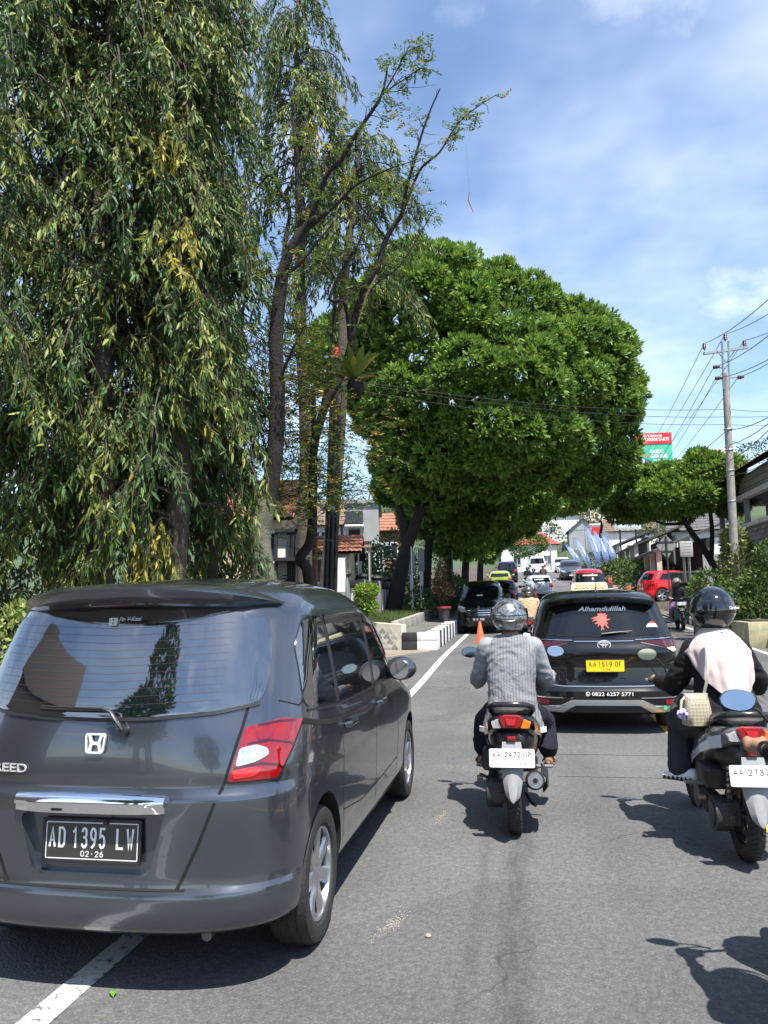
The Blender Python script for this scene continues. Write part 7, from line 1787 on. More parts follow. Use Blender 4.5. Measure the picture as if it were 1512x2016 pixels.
def simple_house(name, label, base, w, dp, h, rz=0., wall=None, roof='gable', rh=1.6, rm=None, wins=(), door=None, over=.35, rows=6, cols=10, cat='house', group=None):
    """front face at local y=0, body behind; roof ridge along x (gable) or hipped"""
    root = empty(name, base, rz); tag(root, label, cat, group)
    q = MB(); q.box((0, dp/2, h/2 - 2), (w, dp, h + 4.0)); q.build('wall', wall or M_WHITEW, root, smooth=0)
    if roof in ('gable', 'hip'):
        x0, x1 = -w/2-over, w/2+over; ins = (w*.28 if roof == 'hip' else 0); rm = rm or M_TILE
        zr = h + rh; e = h - over*rh/(dp/2)
        tiled_slope(root, (x0, -over, e), (x1, -over, e), (x1-ins, dp/2, zr), (x0+ins, dp/2, zr), rm, rows, cols)
        tiled_slope(root, (x1, dp+over, e), (x0, dp+over, e), (x0+ins, dp/2, zr), (x1-ins, dp/2, zr), rm, rows, cols)
        if roof == 'gable':
            for s in (-1, 1):
                q = MB(); q.prism([(0, h), (dp, h), (dp/2, zr-.06)], s*w/2-.05, s*w/2+.05, 'YZ'); q.build('gable', wall or M_WHITEW, root, smooth=0)
        else:
            for s in (-1, 1): tiled_slope(root, (s*w/2+s*over, -over if s > 0 else dp+over, e), (s*w/2+s*over, dp+over if s > 0 else -over, e), (s*(w/2+over-ins), dp/2+.01, zr), (s*(w/2+over-ins), dp/2-.01, zr), rm, rows, max(4, cols//2))
    elif roof == 'flat':
        q = MB(); q.box((0, dp/2, h + .08), (w + .3, dp + .3, .18)); q.build('roof', wall or M_WHITEW, root, smooth=0)
    for (x, z, ww, hh) in wins: window(root, x, z, ww, hh, 0)
    if door:
        q = MB(); q.box((door[0], -.03, door[2]/2), (door[1], .08, door[2])); q.build('door', M_BARKD, root, smooth=0)
    return root
def face(px0, px1, py_top, py_bot, d):
    """base centre, width, height of a facade seen between two columns at depth d"""
    a, b = P(px0, py_bot, d), P(px1, py_bot, d); c = (a+b)/2; t = P((px0+px1)/2, py_top, d); return c, (b-a).length, t.z - c.z
# left side
c, w, h = face(436, 556, 1010, 1160, 20.5)
r = simple_house('house', 'cream walled house behind the pale mossy trunk', c, w, 5, h, YAW, M_CREAM, 'gable', 1.3, M_TILE, wins=[(w*.28, h*.55, .5, .8)], cols=12)
q = MB(); q.tube([(-w*.5, -.35, h*.15), (w*.3, -.35, h*.62)], .05, 6); q.build('stair_rail', M_BLKT, r)
for k in range(6): wire('barbed_wire', [c + Vector((-w*.5, -.6, h*(.25+.13*k))), c + Vector((w*.5, -.5, h*(.25+.13*k)))], .006, '', .02, parent=None) if False else None
c, w, h = face(544, 604, 1046, 1160, 19.0)
root = empty('gatehouse', c, YAW); tag(root, 'white gatehouse wall with black frame and flat canopy', 'building')
q = MB(); q.box((0, .5, h/2 - 1), (w, .9, h + 2)); q.build('wall', M_WHITEW, root, smooth=0)
for x in (-w/2, -w*.08, w*.08):
    q = MB(); q.box((x, -.01, h/2 - 1), (.07, .16, h + 2)); q.build('frame_post', M_BLKT, root, smooth=0)
q = MB(); q.box((w*.1, -.3, h*.5), (w*1.2, .7, .08)); q.build('canopy', M_BLKT, root, smooth=0)
q = MB(); q.box((0, -.02, h+.03), (w*1.05, .2, .09)); q.build('coping', M_BLKT, root, smooth=0)
rr_ = random.Random(9)
for k in range(5):
    q = MB(); ring_xz(q, (-w*.28 + .02*k, -.03, h*.14), .05 + .04*k, .04 + .035*k, .012); q.build('painted_swirl', M_BLKT if k % 2 else M_WHITEPL, root)
c, w, h = face(566, 690, 1082, 1165, 22.0)
r = simple_house('house', 'low cream house with a brown tiled roof behind the pole bundle', c, w, 3.5, h, YAW, M_CREAM, 'gable', .55, M_TILE, wins=[(w*.12, h*.5, .6, .7)], cols=18, rows=5)
q = MB(); q.box((w*.40, -.06, h*.45), (w*.17, .1, h*.9)); q.build('slat_wall', mat('tan_slats', (.36, .29, .20), rough=.8, var=.2), r, smooth=0)
for k in range(9):
    q = MB(); q.box((w*.32 + k*w*.02, -.13, h*.45), (.03, .03, h*.88)); q.build('slat', mat('tan_slats', (.36, .29, .20)), r, smooth=0)
# carport
c, w, h = face(664, 728, 1078, 1170, 24.5); root = empty('carport', c, YAW); tag(root, 'carport with brown slatted roof on thin pale posts', 'carport')
for k in range(4):
    q = MB(); q.cyl((-w/2 + k*w/3, 0, -1.8), (-w/2 + k*w/3, 0, h-.05), .03, n=8); q.build('post', mat('pale_post', (.45, .42, .36), rough=.6), root)
    q = MB(); q.cyl((-w/2 + k*w/3, 2.4, -1.8), (-w/2 + k*w/3, 2.4, h+.3), .03, n=8); q.build('post', mat('pale_post', (.45, .42, .36)), root)
for k in range(12):
    q = MB(); q.box((0, -.3 + k*.26, h + .0 + k*.035), (w*1.1, .15, .035)); q.build('roof_slat', mat('brown_slat', (.34, .20, .12), rough=.8, var=.3), root, smooth=0)
# grey modern building
c, w, h = face(682, 748, 988, 1150, 40); root = simple_house('grey_building', 'grey modern building with a dark cantilevered window box', c, w, 7, h, YAW, M_GREYW, 'flat', cat='building')
q = MB(); q.box((-w*.22, -.5, h*.80), (w*.52, 1.0, h*.15)); q.build('window_box', mat('dark_panel', (.05, .055, .065), rough=.3), root, smooth=0)
q = MB(); q.box((-w*.22, -.45, h*.705), (w*.56, 1.1, .08)); q.build('ledge', M_WHITEW, root, smooth=0)
for x in (-w*.44, -w*.02):
    q = MB(); q.box((x, -.4, h*.48), (.12, .12, h*.44)); q.build('column', M_GREYW, root, smooth=0)
q = MB(); q.box((-w*.22, -.02, h*.5), (w*.36, .06, h*.34)); q.build('shopfront', M_WIN, root, smooth=0)
q = MB(); q.tube([(-w*.4, -.5, h*.5), (w*.0, -.5, h*.26)], .05, 6); q.build('stair_rail', M_BLKT, root)
c, w, h = face(700, 760, 1075, 1150, 36); root = simple_house('glasshouse', 'pale green glazed terrace beside the grey building', c, w, 3, h, YAW, mat('pale_green', (.42, .50, .46), rough=.5), 'flat', wins=[(-w*.3, h*.6, w*.25, h*.5), (0, h*.6, w*.25, h*.5), (w*.3, h*.6, w*.25, h*.5)], cat='building')
c, w, h = face(590, 672, 1028, 1150, 44); simple_house('house', 'white house far behind the pole bundle with a brown roof', c, w, 6, h, YAW, M_WHITEW, 'gable', 1.6, M_TILEB, wins=[(-w*.2, h*.7, .9, 1.1), (w*.22, h*.7, .9, 1.1)])
c, w, h = face(742, 800, 1040, 1150, 52); simple_house('house', 'brick coloured house seen between the umbrella trunks', c, w, 6, h, YAW, mat('brick_wall', (.32, .15, .09), rough=.85, var=.25, vscale=3), 'gable', 1.4, M_TILE, wins=[(0, h*.6, .9, 1.1)])
for i, (px, d, hh) in enumerate(((772, 33, 3.2), (742, 30, 2.4), (820, 46, 4.0), (700, 29, 2.0))):
    b = gp(px, d); shrub('garden_shrub', ['tall garden shrub behind the slotted fence', 'rounded garden shrub beside the carport', 'large dark garden shrub behind the notice boards', 'low garden shrub under the carport roof'][i], 'bush', b, [((0, 0, hh*.5), (1.0, .9, hh*.5)), ((.6, .3, hh*.35), (.9, .8, hh*.35)), ((-.7, .2, hh*.3), (.8, .8, hh*.3))], 2200, .16, (.05, .095, .03), seed=140+i)
# concrete slotted fence on the verge
def slot_fence():
    a, b = P(679, 1195, 21.0), P(768, 1200, 27.0); a.z = road_z(a.y) + .66; b.z = road_z(b.y) + .68; dv = (b-a); ln = math.hypot(dv.x, dv.y); ang = math.atan2(dv.y, dv.x)
    root = empty('concrete_fence', a, ang); tag(root, 'grey concrete fence with vertical slots and a black coping', 'fence'); hh = 1.0; n = 3
    conc = mat('fence_grey', (.20, .205, .20), rough=.85, var=.25, vscale=3); wht = mat('fence_pale', (.50, .51, .50), rough=.85, var=.15)
    for k in range(n+1):
        q = MB(); q.box((k*ln/n, 0, hh*.5), (.22, .24, hh+.5), bev=.015); q.build('post', conc, root)
        q = MB(); q.ell((k*ln/n, 0, hh+.30), (.20, .2, .10), 14, 8); q.build('post_cap', M_BLKT, root)
    for k in range(n):
        x0, x1 = k*ln/n + .11, (k+1)*ln/n - .11
        q = MB(); q.box(((x0+x1)/2, 0, .08), (x1-x0, .14, .36)); q.build('base_beam', conc, root, smooth=0)
        q = MB(); q.box(((x0+x1)/2, 0, hh+.06), (x1-x0, .20, .20), bev=.03); q.build('coping', M_BLKT, root)
        m_ = 8
        for j in range(m_):
            x = x0 + (x1-x0)*(j+.5)/m_; q = MB(); q.box((x, 0, hh*.5+.1), ((x1-x0)/m_*.62, .10, hh-.30), bev=.02); q.build('bar', wht if j % 2 == 0 else conc, root)
slot_fence()
# white banner
b = P(667, 1165, 20); h = P(667, 1098, 20).z - b.z; root = empty('banner', b, YAW); tag(root, 'plain white upright banner in front of the slotted fence', 'banner')
q = MB(); q.sheet([[(-.18, .01*math.sin(k*.9), h*k/10), (0, .02*math.sin(k*.8+1), h*k/10), (.18, .012*math.sin(k*.7+2), h*k/10)] for k in range(11)]); q.build('cloth', mat('banner_white', (.74, .76, .80), rough=.7, var=.06, vscale=4), root, smooth=60)
for s in (-1, 1):
    q = MB(); q.cyl((s*.19, 0, -1.8), (s*.19, 0, h+.05), .015, n=8); q.build('pole', M_STEEL, root)
# patterned wall with inlaid tiles
def pattern_wall():
    a = Vector((-3.20, 19.42, 0)); b = Vector((-5.72, 20.52, 0)); ln = (b-a).length; ang = math.atan2(b.y-a.y, b.x-a.x)
    root = empty('patterned_wall', (a.x, a.y, road_z(a.y)), ang + math.pi); root.location = (b.x, b.y, road_z(a.y)); tag(root, 'low cream retaining wall inlaid with grey zigzag tiles', 'wall')
    h0, h1 = .80, .64
    q = MB(); q.prism([(0, -.2), (ln, -.2), (ln, h1), (0, h0)], 0, .25); q.build('wall', mat('wall_cream', (.60, .57, .46), rough=.8, var=.15, vscale=5), root, smooth=0)
    s = .115; g1, g2 = mat('tile_grey', (.30, .30, .28), rough=.6, var=.2), mat('tile_pale', (.50, .49, .45), rough=.6, var=.2)
    L1 = MB(); L1.prism([(0, 0), (s*.9, s*.9), (s*.9*2, 0), (s*1.35, -s*.45), (s*.9, 0), (s*.45, -s*.45)], -.006, .01); ma = L1.mesh('tile', g1, 0); L2 = MB(); L2.v, L2.f, L2.m = L1.v, L1.f, L1.m; mb_ = L2.mesh('tile', g2, 0)
    for i in range(12):
        for j in range(5):
            x, z = .10 + i*.235 + (j % 2)*.1, .06 + j*.135
            if x + .22 > ln or z + .12 > h0 + (h1-h0)*x/ln: continue
            link('tile', ma if (i+j) % 3 else mb_, root, (x, 0, z))
pattern_wall()
# two boards and thin posts under the trees
for (px0, px1, py0, py1, d, lb) in ((800, 818, 1086, 1128, 27, 'grey notice board on a white post beside the big tree trunk'), (822, 836, 1080, 1124, 28, 'narrow grey notice board behind the first one')):
    board_sign('notice_board', lb, px0, px1, py0, py1, d, 1205, mat('board_grey', (.22, .24, .23), rough=.5, var=.15), posts=(.5,), pm=mat('post_white', (.55, .56, .55), rough=.5))
for px, d in ((812, 25.5), (893, 30)):
    p = gp(px, d); root = empty('thin_post', p); tag(root, 'thin white steel post standing in the verge grass' if px == 812 else 'thin green steel post near the potted conifer', 'post')
    q = MB(); q.cyl((0, 0, -.1), (0, 0, 2.2), .022, n=8); q.build('post', mat('post_white', (.55, .56, .55)) if px == 812 else mat('post_green', (.03, .14, .08), rough=.5), root)
    q = MB(); q.lathe([(.03, 2.2), (.03, 2.23), (.001, 2.24)], axis='Z', n=10); q.build('post_cap', M_BLKT, root)
# potted conifer
b = at(874, 24.2, .42); root = empty('potted_conifer', b); tag(root, 'dark bronze conifer in a red rimmed black pot on the pavement', 'potted plant')
q = MB(); q.lathe([(.13, 0), (.15, .04), (.19, .42), (.21, .43), (.21, .48), (.17, .48), (.16, .40), (.001, .40)], axis='Z', n=20); po = q.build('pot', mat('pot_black', (.03, .03, .032), rough=.5), root)
q = MB(); q.lathe([(.211, .425), (.218, .43), (.218, .485), (.211, .49)], axis='Z', n=20); q.build('pot_rim', mat('pot_red', (.30, .03, .03), rough=.5), po)
q = MB(); q.tube([(0, 0, .38), (.01, 0, .9)], .025, 6); q.build('stem', M_BARKD, root)
leafy('foliage', root, [((0, 0, 1.0), (.33, .33, .32)), ((0, 0, 1.35), (.26, .26, .4)), ((0, 0, 1.7), (.15, .15, .3))], 3800, .075, (.060, .042, .022), seed=7, light=.1, lcol=(.09, .08, .03))
# bushes on the left
b = gp(722, 19.8); shrub('clipped_bush', 'bright green clipped bush in front of the slotted fence', 'bush', Vector((b.x, b.y, road_z(b.y)+.6)), [((0, 0, .92), (.30, .28, .16)), ((-.05, 0, .68), (.24, .24, .16)), ((.08, 0, .5), (.2, .2, .14)), ((-.1, .05, .42), (.16, .16, .14))], 2600, .085, (.16, .27, .03), seed=3, light=.4, lcol=(.28, .40, .05))
b = gp(35, 8.6); shrub('hedge_plant', 'pale green leafy hedge beside the minivan roof', 'bush', b, [((0, 0, 1.25), (.55, .45, .45)), ((.5, .1, 1.15), (.35, .35, .35)), ((-.5, 0, 1.1), (.5, .4, .5)), ((0, 0, .6), (.6, .5, .6))], 2600, .10, (.17, .22, .05), seed=4, light=.4, lcol=(.30, .36, .10), stems=6)
def cordyline(px, d, label, n=3, sc=1.):
    b = gp(px, d); root = empty('cordyline', b); tag(root, label, 'plant', 'dark red plants at the foot of the left trees'); rr = random.Random(px)
    for k in range(n):
        o = Vector((rr.uniform(-.35, .35), rr.uniform(-.2, .2), 0)); hgt = rr.uniform(1.15, 1.75)*sc; q = MB(); q.tube([o + Vector((0, 0, -.05)), o + Vector((rr.uniform(-.1, .1), 0, hgt))], [.02, .014], 6); q.build('stem', M_BARK, root)
        for i in range(20):
            a = 2.4*i; el = rr.uniform(.1, 1.3); ln = rr.uniform(.28, .45); d_ = Vector((math.cos(a)*math.cos(el), math.sin(a)*math.cos(el), math.sin(el))); sd = Vector((-math.sin(a), math.cos(a), 0)); st = o + Vector((0, 0, hgt - .03*i*.5)); rows = []
            for t in (0, .35, .7, 1): c_ = st + d_*ln*t + Vector((0, 0, -.25*ln*t*t)); w_ = (.03, .045, .035, .004)[int(t*3+.2)]; rows.append([c_ - sd*w_, c_ + Vector((0, 0, -.01)), c_ + sd*w_])
            l_ = MB(); l_.sheet(rows); l_.build('leaf', mat('cordyline_red', (.14, .018, .035), rough=.4, var=.4, vscale=4) if i % 4 else mat('cordyline_dark', (.05, .014, .02), rough=.4), root, smooth=60)
cordyline(452, 12.0, 'clump of dark red cordyline left of the mossy trunk', 3); cordyline(300, 12.4, 'dark red cordyline in the shade of the weeping trees', 2, 1.3); cordyline(548, 13.6, 'small dark red cordyline right of the mossy trunk', 2, .8)
for i, (px, d, s_) in enumerate(((60, 14.5, 1.2), (240, 15, 1.3), (400, 14.8, 1.2), (490, 17, 1.0))):
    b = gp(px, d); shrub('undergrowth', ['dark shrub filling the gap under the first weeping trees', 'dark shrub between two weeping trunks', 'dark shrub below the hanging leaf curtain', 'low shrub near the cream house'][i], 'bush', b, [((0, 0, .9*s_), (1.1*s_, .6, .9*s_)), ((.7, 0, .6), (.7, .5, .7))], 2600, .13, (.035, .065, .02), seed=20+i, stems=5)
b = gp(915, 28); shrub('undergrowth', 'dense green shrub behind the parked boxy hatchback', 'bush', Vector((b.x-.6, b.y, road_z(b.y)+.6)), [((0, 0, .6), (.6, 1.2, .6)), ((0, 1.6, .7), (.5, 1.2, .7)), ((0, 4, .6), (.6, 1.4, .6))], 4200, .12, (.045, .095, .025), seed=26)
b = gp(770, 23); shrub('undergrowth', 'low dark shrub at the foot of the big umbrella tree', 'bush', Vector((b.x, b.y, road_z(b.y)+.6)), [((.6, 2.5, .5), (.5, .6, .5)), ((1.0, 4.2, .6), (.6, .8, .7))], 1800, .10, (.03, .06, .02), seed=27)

# right side: planting, walls, house
def rshrub(px, d, lobes, n, L, col, label, seed, **k):
    b = at(px, d, .15); return shrub('roadside_shrub', label, 'bush', b, lobes, n, L, col, seed=seed, **k)
rshrub(1445, 19.5, [((0, 0, .7), (.75, .6, .7)), ((-.5, .5, 1.0), (.5, .5, .7)), ((.6, 0, .9), (.6, .5, .8))], 4200, .12, (.055, .105, .025), 'big leafy shrub behind the glossy black helmet', 61, light=.3)
rshrub(1462, 21.5, [((0, 0, 1.7), (.55, .5, .8)), ((-.1, 0, 2.4), (.35, .35, .5)), ((.2, .2, 1.1), (.6, .5, .6))], 3200, .14, (.12, .165, .04), 'tall pale green shrub climbing beside the utility pole', 62, light=.4, lcol=(.26, .28, .08))
rshrub(1505, 19.0, [((0, 0, 1.2), (.5, .5, .55)), ((.3, 0, 1.9), (.45, .45, .5)), ((-.2, -.2, .6), (.5, .4, .5))], 3200, .12, (.075, .12, .03), 'leafy shrub with pale stems over the concrete planter', 63, sm=mat('pale_stem', (.36, .31, .22), rough=.8), stems=7)
rshrub(1360, 27, [((0, 0, .55), (.6, .5, .5)), ((.5, .2, .5), (.5, .4, .4)), ((-.1, .4, .8), (.4, .4, .4))], 3200, .11, (.085, .10, .03), 'olive bush behind the oncoming rider', 64, light=.3, lcol=(.17, .16, .05))
rshrub(1253, 47, [((0, 0, .9), (1.2, .9, .9)), ((.9, .4, 1.4), (.9, .8, .8)), ((-.5, 1, 1.6), (.8, .8, .7))], 3200, .17, (.065, .125, .03), 'round bush left of the red sports utility', 65)
rshrub(1285, 50, [((0, 0, 1.3), (1.3, .9, .9)), ((1.0, .4, 1.0), (.9, .8, .9))], 2600, .18, (.055, .10, .03), 'wide bush behind the dark blue car', 66)
rshrub(1222, 56, [((0, 0, 1.0), (1.1, .9, .9)), ((-.8, .5, .8), (.9, .8, .7))], 2200, .2, (.06, .09, .03), 'dusty bush along the brown pavement', 67, yellow=.1)
rshrub(1175, 74, [((0, 0, 1.0), (1.0, .9, 1.0))], 1000, .25, (.06, .11, .03), 'small bush under the blue flags', 68)
# planter wall
mb = MB(); p0 = at(1478, 17.8); root = empty('planter_wall', (p0.x, p0.y, p0.z), R(2)); tag(root, 'weathered yellowish concrete planter wall on the right pavement', 'planter')
mb.box((1.0, 1.3, .28), (2.2, 2.6, .62), bev=.02); mb.build('wall', mat('mossy_concrete', (.40, .36, .22), rough=.9, var=.35, vscale=4, bump=.3, bscale=30), root); q = MB(); q.box((1.0, 1.3, .6), (1.95, 2.35, .06)); q.build('soil', M_SOIL, root)
# tiled house at the right edge
def right_house():
    x0 = 7.25; y0, y1 = 20.5, 31.0; zb = road_z(26)
    root = empty('tiled_house', (x0, y0, zb)); tag(root, 'house with clay tiled roof, dark balcony and stone clad base at the right edge', 'house')
    ln = y1-y0; dp = 8.0
    q = MB(); q.box((dp/2, ln/2, 1.5), (dp, ln, 3.4)); q.build('lower_wall', mat('stone_wall', (.30, .29, .27), rough=.9, var=.3, vscale=4), root, smooth=0)
    st = MB(); st.box((0, 0, 0), (.05, .46, .13), bev=.012); sm_ = [st.mesh('stone', mat('stone_%d' % k, (.24+.05*k, .235+.05*k, .22+.045*k), rough=.9, var=.3, vscale=9)) for k in range(3)]; rr = random.Random(2)
    for i in range(9):
        for j in range(20):
            y = .25 + j*.5 + (i % 2)*.24
            if y < ln: link('stone', sm_[rr.randrange(3)], root, (-.03 + rr.uniform(-.008, .008), y, 1.95 + i*.145))
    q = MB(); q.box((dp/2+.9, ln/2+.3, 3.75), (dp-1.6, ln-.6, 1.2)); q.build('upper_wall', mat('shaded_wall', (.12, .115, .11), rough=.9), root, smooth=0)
    q = MB(); q.box((dp/2 - .06, ln/2, 3.27), (dp + .3, ln + .3, .12)); q.build('balcony_slab', M_WHITEW, root, smooth=0)
    for y in (.1, 3.4, 6.8, 10.2):
        q = MB(); q.box((.05, y, 3.75), (.16, .16, .86)); q.build('column', M_GREYW, root, smooth=0)
    q = MB(); q.box((.0, ln/2, 4.27), (.22, ln + .4, .16)); q.build('fascia', M_WHITEW, root, smooth=0)
    q = MB(); q.box((dp/2+.15, ln/2, 4.7), (dp, ln, .75)); q.build('attic_wall', M_GREYW, root, smooth=0)
    for k in range(3):
        q = MB(); q.box((.10, ln/2, 4.46 + k*.21), (.06, ln, .19)); q.build('cladding_board', mat('board_pale', (.42, .42, .42), rough=.8, var=.12), root, smooth=0)
    tiled_slope(root, (-.55, ln+.5, 4.95), (-.55, -.45, 4.95), (dp*.5, -.45, 7.3), (dp*.5, ln+.5, 7.3), M_TILE, 12, 40)
    tiled_slope(root, (dp+.55, -.45, 4.95), (dp+.55, ln+.5, 4.95), (dp*.5, ln+.5, 7.3), (dp*.5, -.45, 7.3), M_TILE, 12, 40)
    for y in (0.05, ln-.05):
        q = MB(); q.prism([(0.2, 5.0), (dp, 5.0), (dp*.5, 7.2)], y-.05, y+.05); q.build('gable', M_GREYW, root, smooth=0)
right_house()
# grey yard wall, gate and name board
b = at(1385, 34, .1); root = empty('yard_gate', b, R(-18)); tag(root, 'black panelled yard gate with a pale grey gatepost wall', 'gate')
q = MB(); q.box((.55, 0, 1.1), (.9, .3, 2.5)); q.build('gatepost', mat('pale_grey', (.42, .43, .44), rough=.8, var=.15), root, smooth=0)
for k in range(8):
    q = MB(); q.box((-.05 - k*.17, .05, .80), (.155, .05, 1.55)); q.build('gate_panel', mat('gate_black', (.02, .022, .028), rough=.4), root, smooth=0)
q = MB(); q.box((-.65, .05, 1.62), (1.45, .09, .07)); q.build('top_rail', M_STEEL, root, smooth=0)
q = MB(); q.box((-.65, .06, .06), (1.45, .08, .07)); q.build('bottom_rail', M_BLKT, root, smooth=0)
_r = board_sign('name_board', 'white board with faded lines of print beside the yard gate', 1338, 1364, 1066, 1096, 33, 1150, mat('grey_board', (.42, .42, .42), rough=.6), [], posts=(.3, .7)); faded_lines(*_r, mat('ink_grey', (.3, .3, .32)), 5)
# row of roadside canopies with dark roofs stepping up the hill
def canopy(px, d, w, h, label, seed):
    b = at(px, d, .2); root = empty('roadside_canopy', b); tag(root, label, 'canopy', 'dark roofed canopies up the right side')
    q = MB(); q.add([(-.3, -.4, h), (-.3, w+.4, h), (3.6, w+.4, h+1.5), (3.6, -.4, h+1.5), (-.3, -.4, h-.14), (-.3, w+.4, h-.14), (3.6, w+.4, h+1.36), (3.6, -.4, h+1.36)], [(0, 1, 2, 3), (4, 5, 6, 7), (0, 1, 5, 4), (3, 2, 6, 7), (0, 3, 7, 4), (1, 2, 6, 5)]); q.build('roof', mat('dark_sheet', (.06, .055, .05), rough=.7, var=.3), root, smooth=0)
    n = max(3, int(w/2.2))
    for k in range(n+1):
        q = MB(); q.box((0, k*w/n, h/2), (.26, .26, h)); q.build('post', mat('pale_pillar', (.52, .48, .40), rough=.8, var=.12), root, smooth=0)
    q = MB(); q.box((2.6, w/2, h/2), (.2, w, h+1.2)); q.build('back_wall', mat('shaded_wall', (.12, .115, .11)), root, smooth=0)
    q = MB(); q.box((0, w/2, .45), (.16, w, .9)); q.build('low_wall', mat('wall_dusk', (.30, .27, .23), rough=.85, var=.2), root, smooth=0)
canopy(1302, 42, 9, 2.6, 'dark roofed canopy with pale pillars behind the diamond sign', 1); canopy(1258, 54, 10, 2.9, 'dark roofed canopy with pale pillars beyond the bushes', 2); canopy(1222, 68, 9, 2.7, 'furthest dark roofed canopy near the blue flags', 3)
c, w, h = face(1205, 1300, 1042, 1140, 84); simple_house('house', 'long white house above the canopies with a brown roof', Vector((c.x, c.y, c.z)), w, 8, h, R(0), M_WHITEW, 'gable', 1.6, M_TILEB, wins=[(k*1.6-2, h*.6, .8, 1.0) for k in range(4)])
c, w, h = face(1330, 1440, 1040, 1120, 56); simple_house('hall', 'white hall with a dark grey roof behind the yard gate', c, w, 8, h, R(-10), M_WHITEW, 'gable', 1.5, mat('grey_tile', (.10, .10, .10), rough=.8, var=.3, vscale=4), wins=[(-w*.3, h*.6, .9, 1.1), (w*.05, h*.6, .9, 1.1)], cols=16, cat='building')
for i, (px, d, hh) in enumerate(((1300, 74, 6.5), (1365, 68, 7.0), (1425, 64, 6.0), (1270, 92, 7.0))):
    b = P(px, 1100, d); b.z = tz(b.x, b.y); root = empty('backyard_tree', b); tag(root, ['leafy tree behind the dark roofed canopies', 'leafy tree behind the white hall', 'leafy tree behind the utility pole', 'leafy tree above the long white house'][i], 'tree')
    leafy('crown', root, sublobes([((0, 0, hh*.68), (2.3, 2.3, hh*.30))], 16, .6, 1.0, 150+i), 2400, .26, (.07, .12, .03), seed=150+i, light=.25); q = MB(); q.tube([(0, 0, -.3), (.1, 0, hh*.3), (0, 0, hh*.65)], [.22, .16, .08], 8); q.build('trunk', M_BARK, root)
# blue feather flags
def flag(px, py0, py1, d, lean, label):
    b = at(px, d, .2); top = P(px+lean, py0, d) - b; root = empty('feather_flag', b); tag(root, label, 'flag', 'blue feather flags up the right side')
    q = MB(); q.tube([(0, 0, 0), top*.6, top], [.03, .025, .012], 6); q.build('pole', M_STEEL, root)
    low = P(px+lean*.3, py1, d) - b; ww = 9/FPX*d; rows = []
    for i in range(9):
        t = i/8; c = top.lerp(low + Vector((ww*2.2, 0, 0)), t); rows.append([c, c + Vector((ww*(.4+.6*math.sin(math.pi*min(1, .15+t*.8))), .15*math.sin(t*5), -.1)), c + Vector((ww*1.6*math.sin(math.pi*min(1, .12+t*.8)), .25*math.sin(t*4+1), -.2))])
    q = MB(); q.sheet(rows); q.build('cloth', mat('flag_blue', (.24, .33, .60), rough=.7, var=.15, vscale=2), root, smooth=60)
    q = MB(); q.sheet([[r[1].lerp(r[0], .2) - Vector((0, .03, 0)), r[1].lerp(r[2], .3) - Vector((0, .03, 0))] for r in rows[2:6]]); q.build('print', mat('flag_print', (.60, .66, .78), rough=.7), root, smooth=0)
for px, y0, y1, d, ln, lb in ((1160, 1035, 1115, 62, -10, 'largest blue feather flag leaning left by the pavement'), (1175, 1045, 1110, 66, -8, 'blue feather flag behind the largest one'), (1140, 1058, 1118, 72, -12, 'pale blue feather flag over the oncoming cars'), (1120, 1070, 1112, 78, -10, 'small blue feather flag nearest the junction'), (1188, 1050, 1108, 60, -6, 'blue feather flag nearest the canopies')): flag(px, y0, y1, d, ln, lb)
# poster building and junction houses
c, w, h = face(1168, 1210, 1032, 1120, 96); root = simple_house('poster_building', 'shop front covered with a red and pale blue poster', c, w, 7, h, 0, M_WHITEW, 'flat', cat='building')
q = MB(); q.box((0, -.1, h*.42), (w*.92, .06, h*.72)); po = q.build('poster', mat('poster_blue', (.35, .55, .65), rough=.6, var=.5, vscale=1.2), root, smooth=0)
q = MB(); q.box((0, -.12, h*.86), (w*.95, .06, h*.18)); q.build('poster_header', RED, root, smooth=0)
c, w, h = face(1150, 1205, 1045, 1100, 122); simple_house('house', 'grey gabled house behind the poster shop', c, 7, 4.5, h, R(90), M_GREYW, 'gable', 1.8, M_TILEB, cols=8)
c, w, h = face(1000, 1098, 1070, 1135, 104); simple_house('house', 'white corner house with a bright red hipped roof at the junction', c, w, 8, h, YAW*.5, M_WHITEW, 'hip', 1.9, M_REDR, wins=[(-w*.3, h*.5, 1, 1.2), (0, h*.5, 1, 1.2), (w*.3, h*.5, 1, 1.2)])
c, w, h = face(988, 1003, 1050, 1130, 92); simple_house('boundary_tower', 'narrow white wall end beside the red roofed house', c, w, 3, h, 0, M_WHITEW, 'flat', cat='building')
b = at(1044, 88, .2); shrub('clipped_tree', 'round clipped tree in front of the white corner house', 'tree', b, [((0, 0, 3.0), (2.1, 1.8, 1.25)), ((-.8, 0, 2.6), (1.4, 1.4, 1.1)), ((1.1, 0, 3.1), (1.2, 1.2, 1.0))], 3800, .26, (.055, .125, .025), seed=71, light=.3, stems=3)
b = at(1088, 90, .2); root = empty('traffic_light', b); tag(root, 'traffic light on a pole with side arm at the junction', 'traffic light')
q = MB(); q.cyl((0, 0, 0), (0, 0, 5.2), .07, n=8); q.tube([(0, 0, 5.0), (-1.1, 0, 5.3)], .04, 6); q.build('pole', M_GREYPL, root)
q = MB(); q.box((-1.1, -.05, 5.0), (.36, .25, .95), bev=.03); hd = q.build('housing', M_BLKT, root)
for k, mm in enumerate(((.25, .01, .01), (.25, .14, .01), (.01, .18, .05))):
    q = MB(); q.cyl((-1.1, -.18, 5.30 - k*.28), (-1.1, -.20, 5.30 - k*.28), .10, n=14); q.build('lamp', mat('signal_%d' % k, mm, rough=.2), hd)
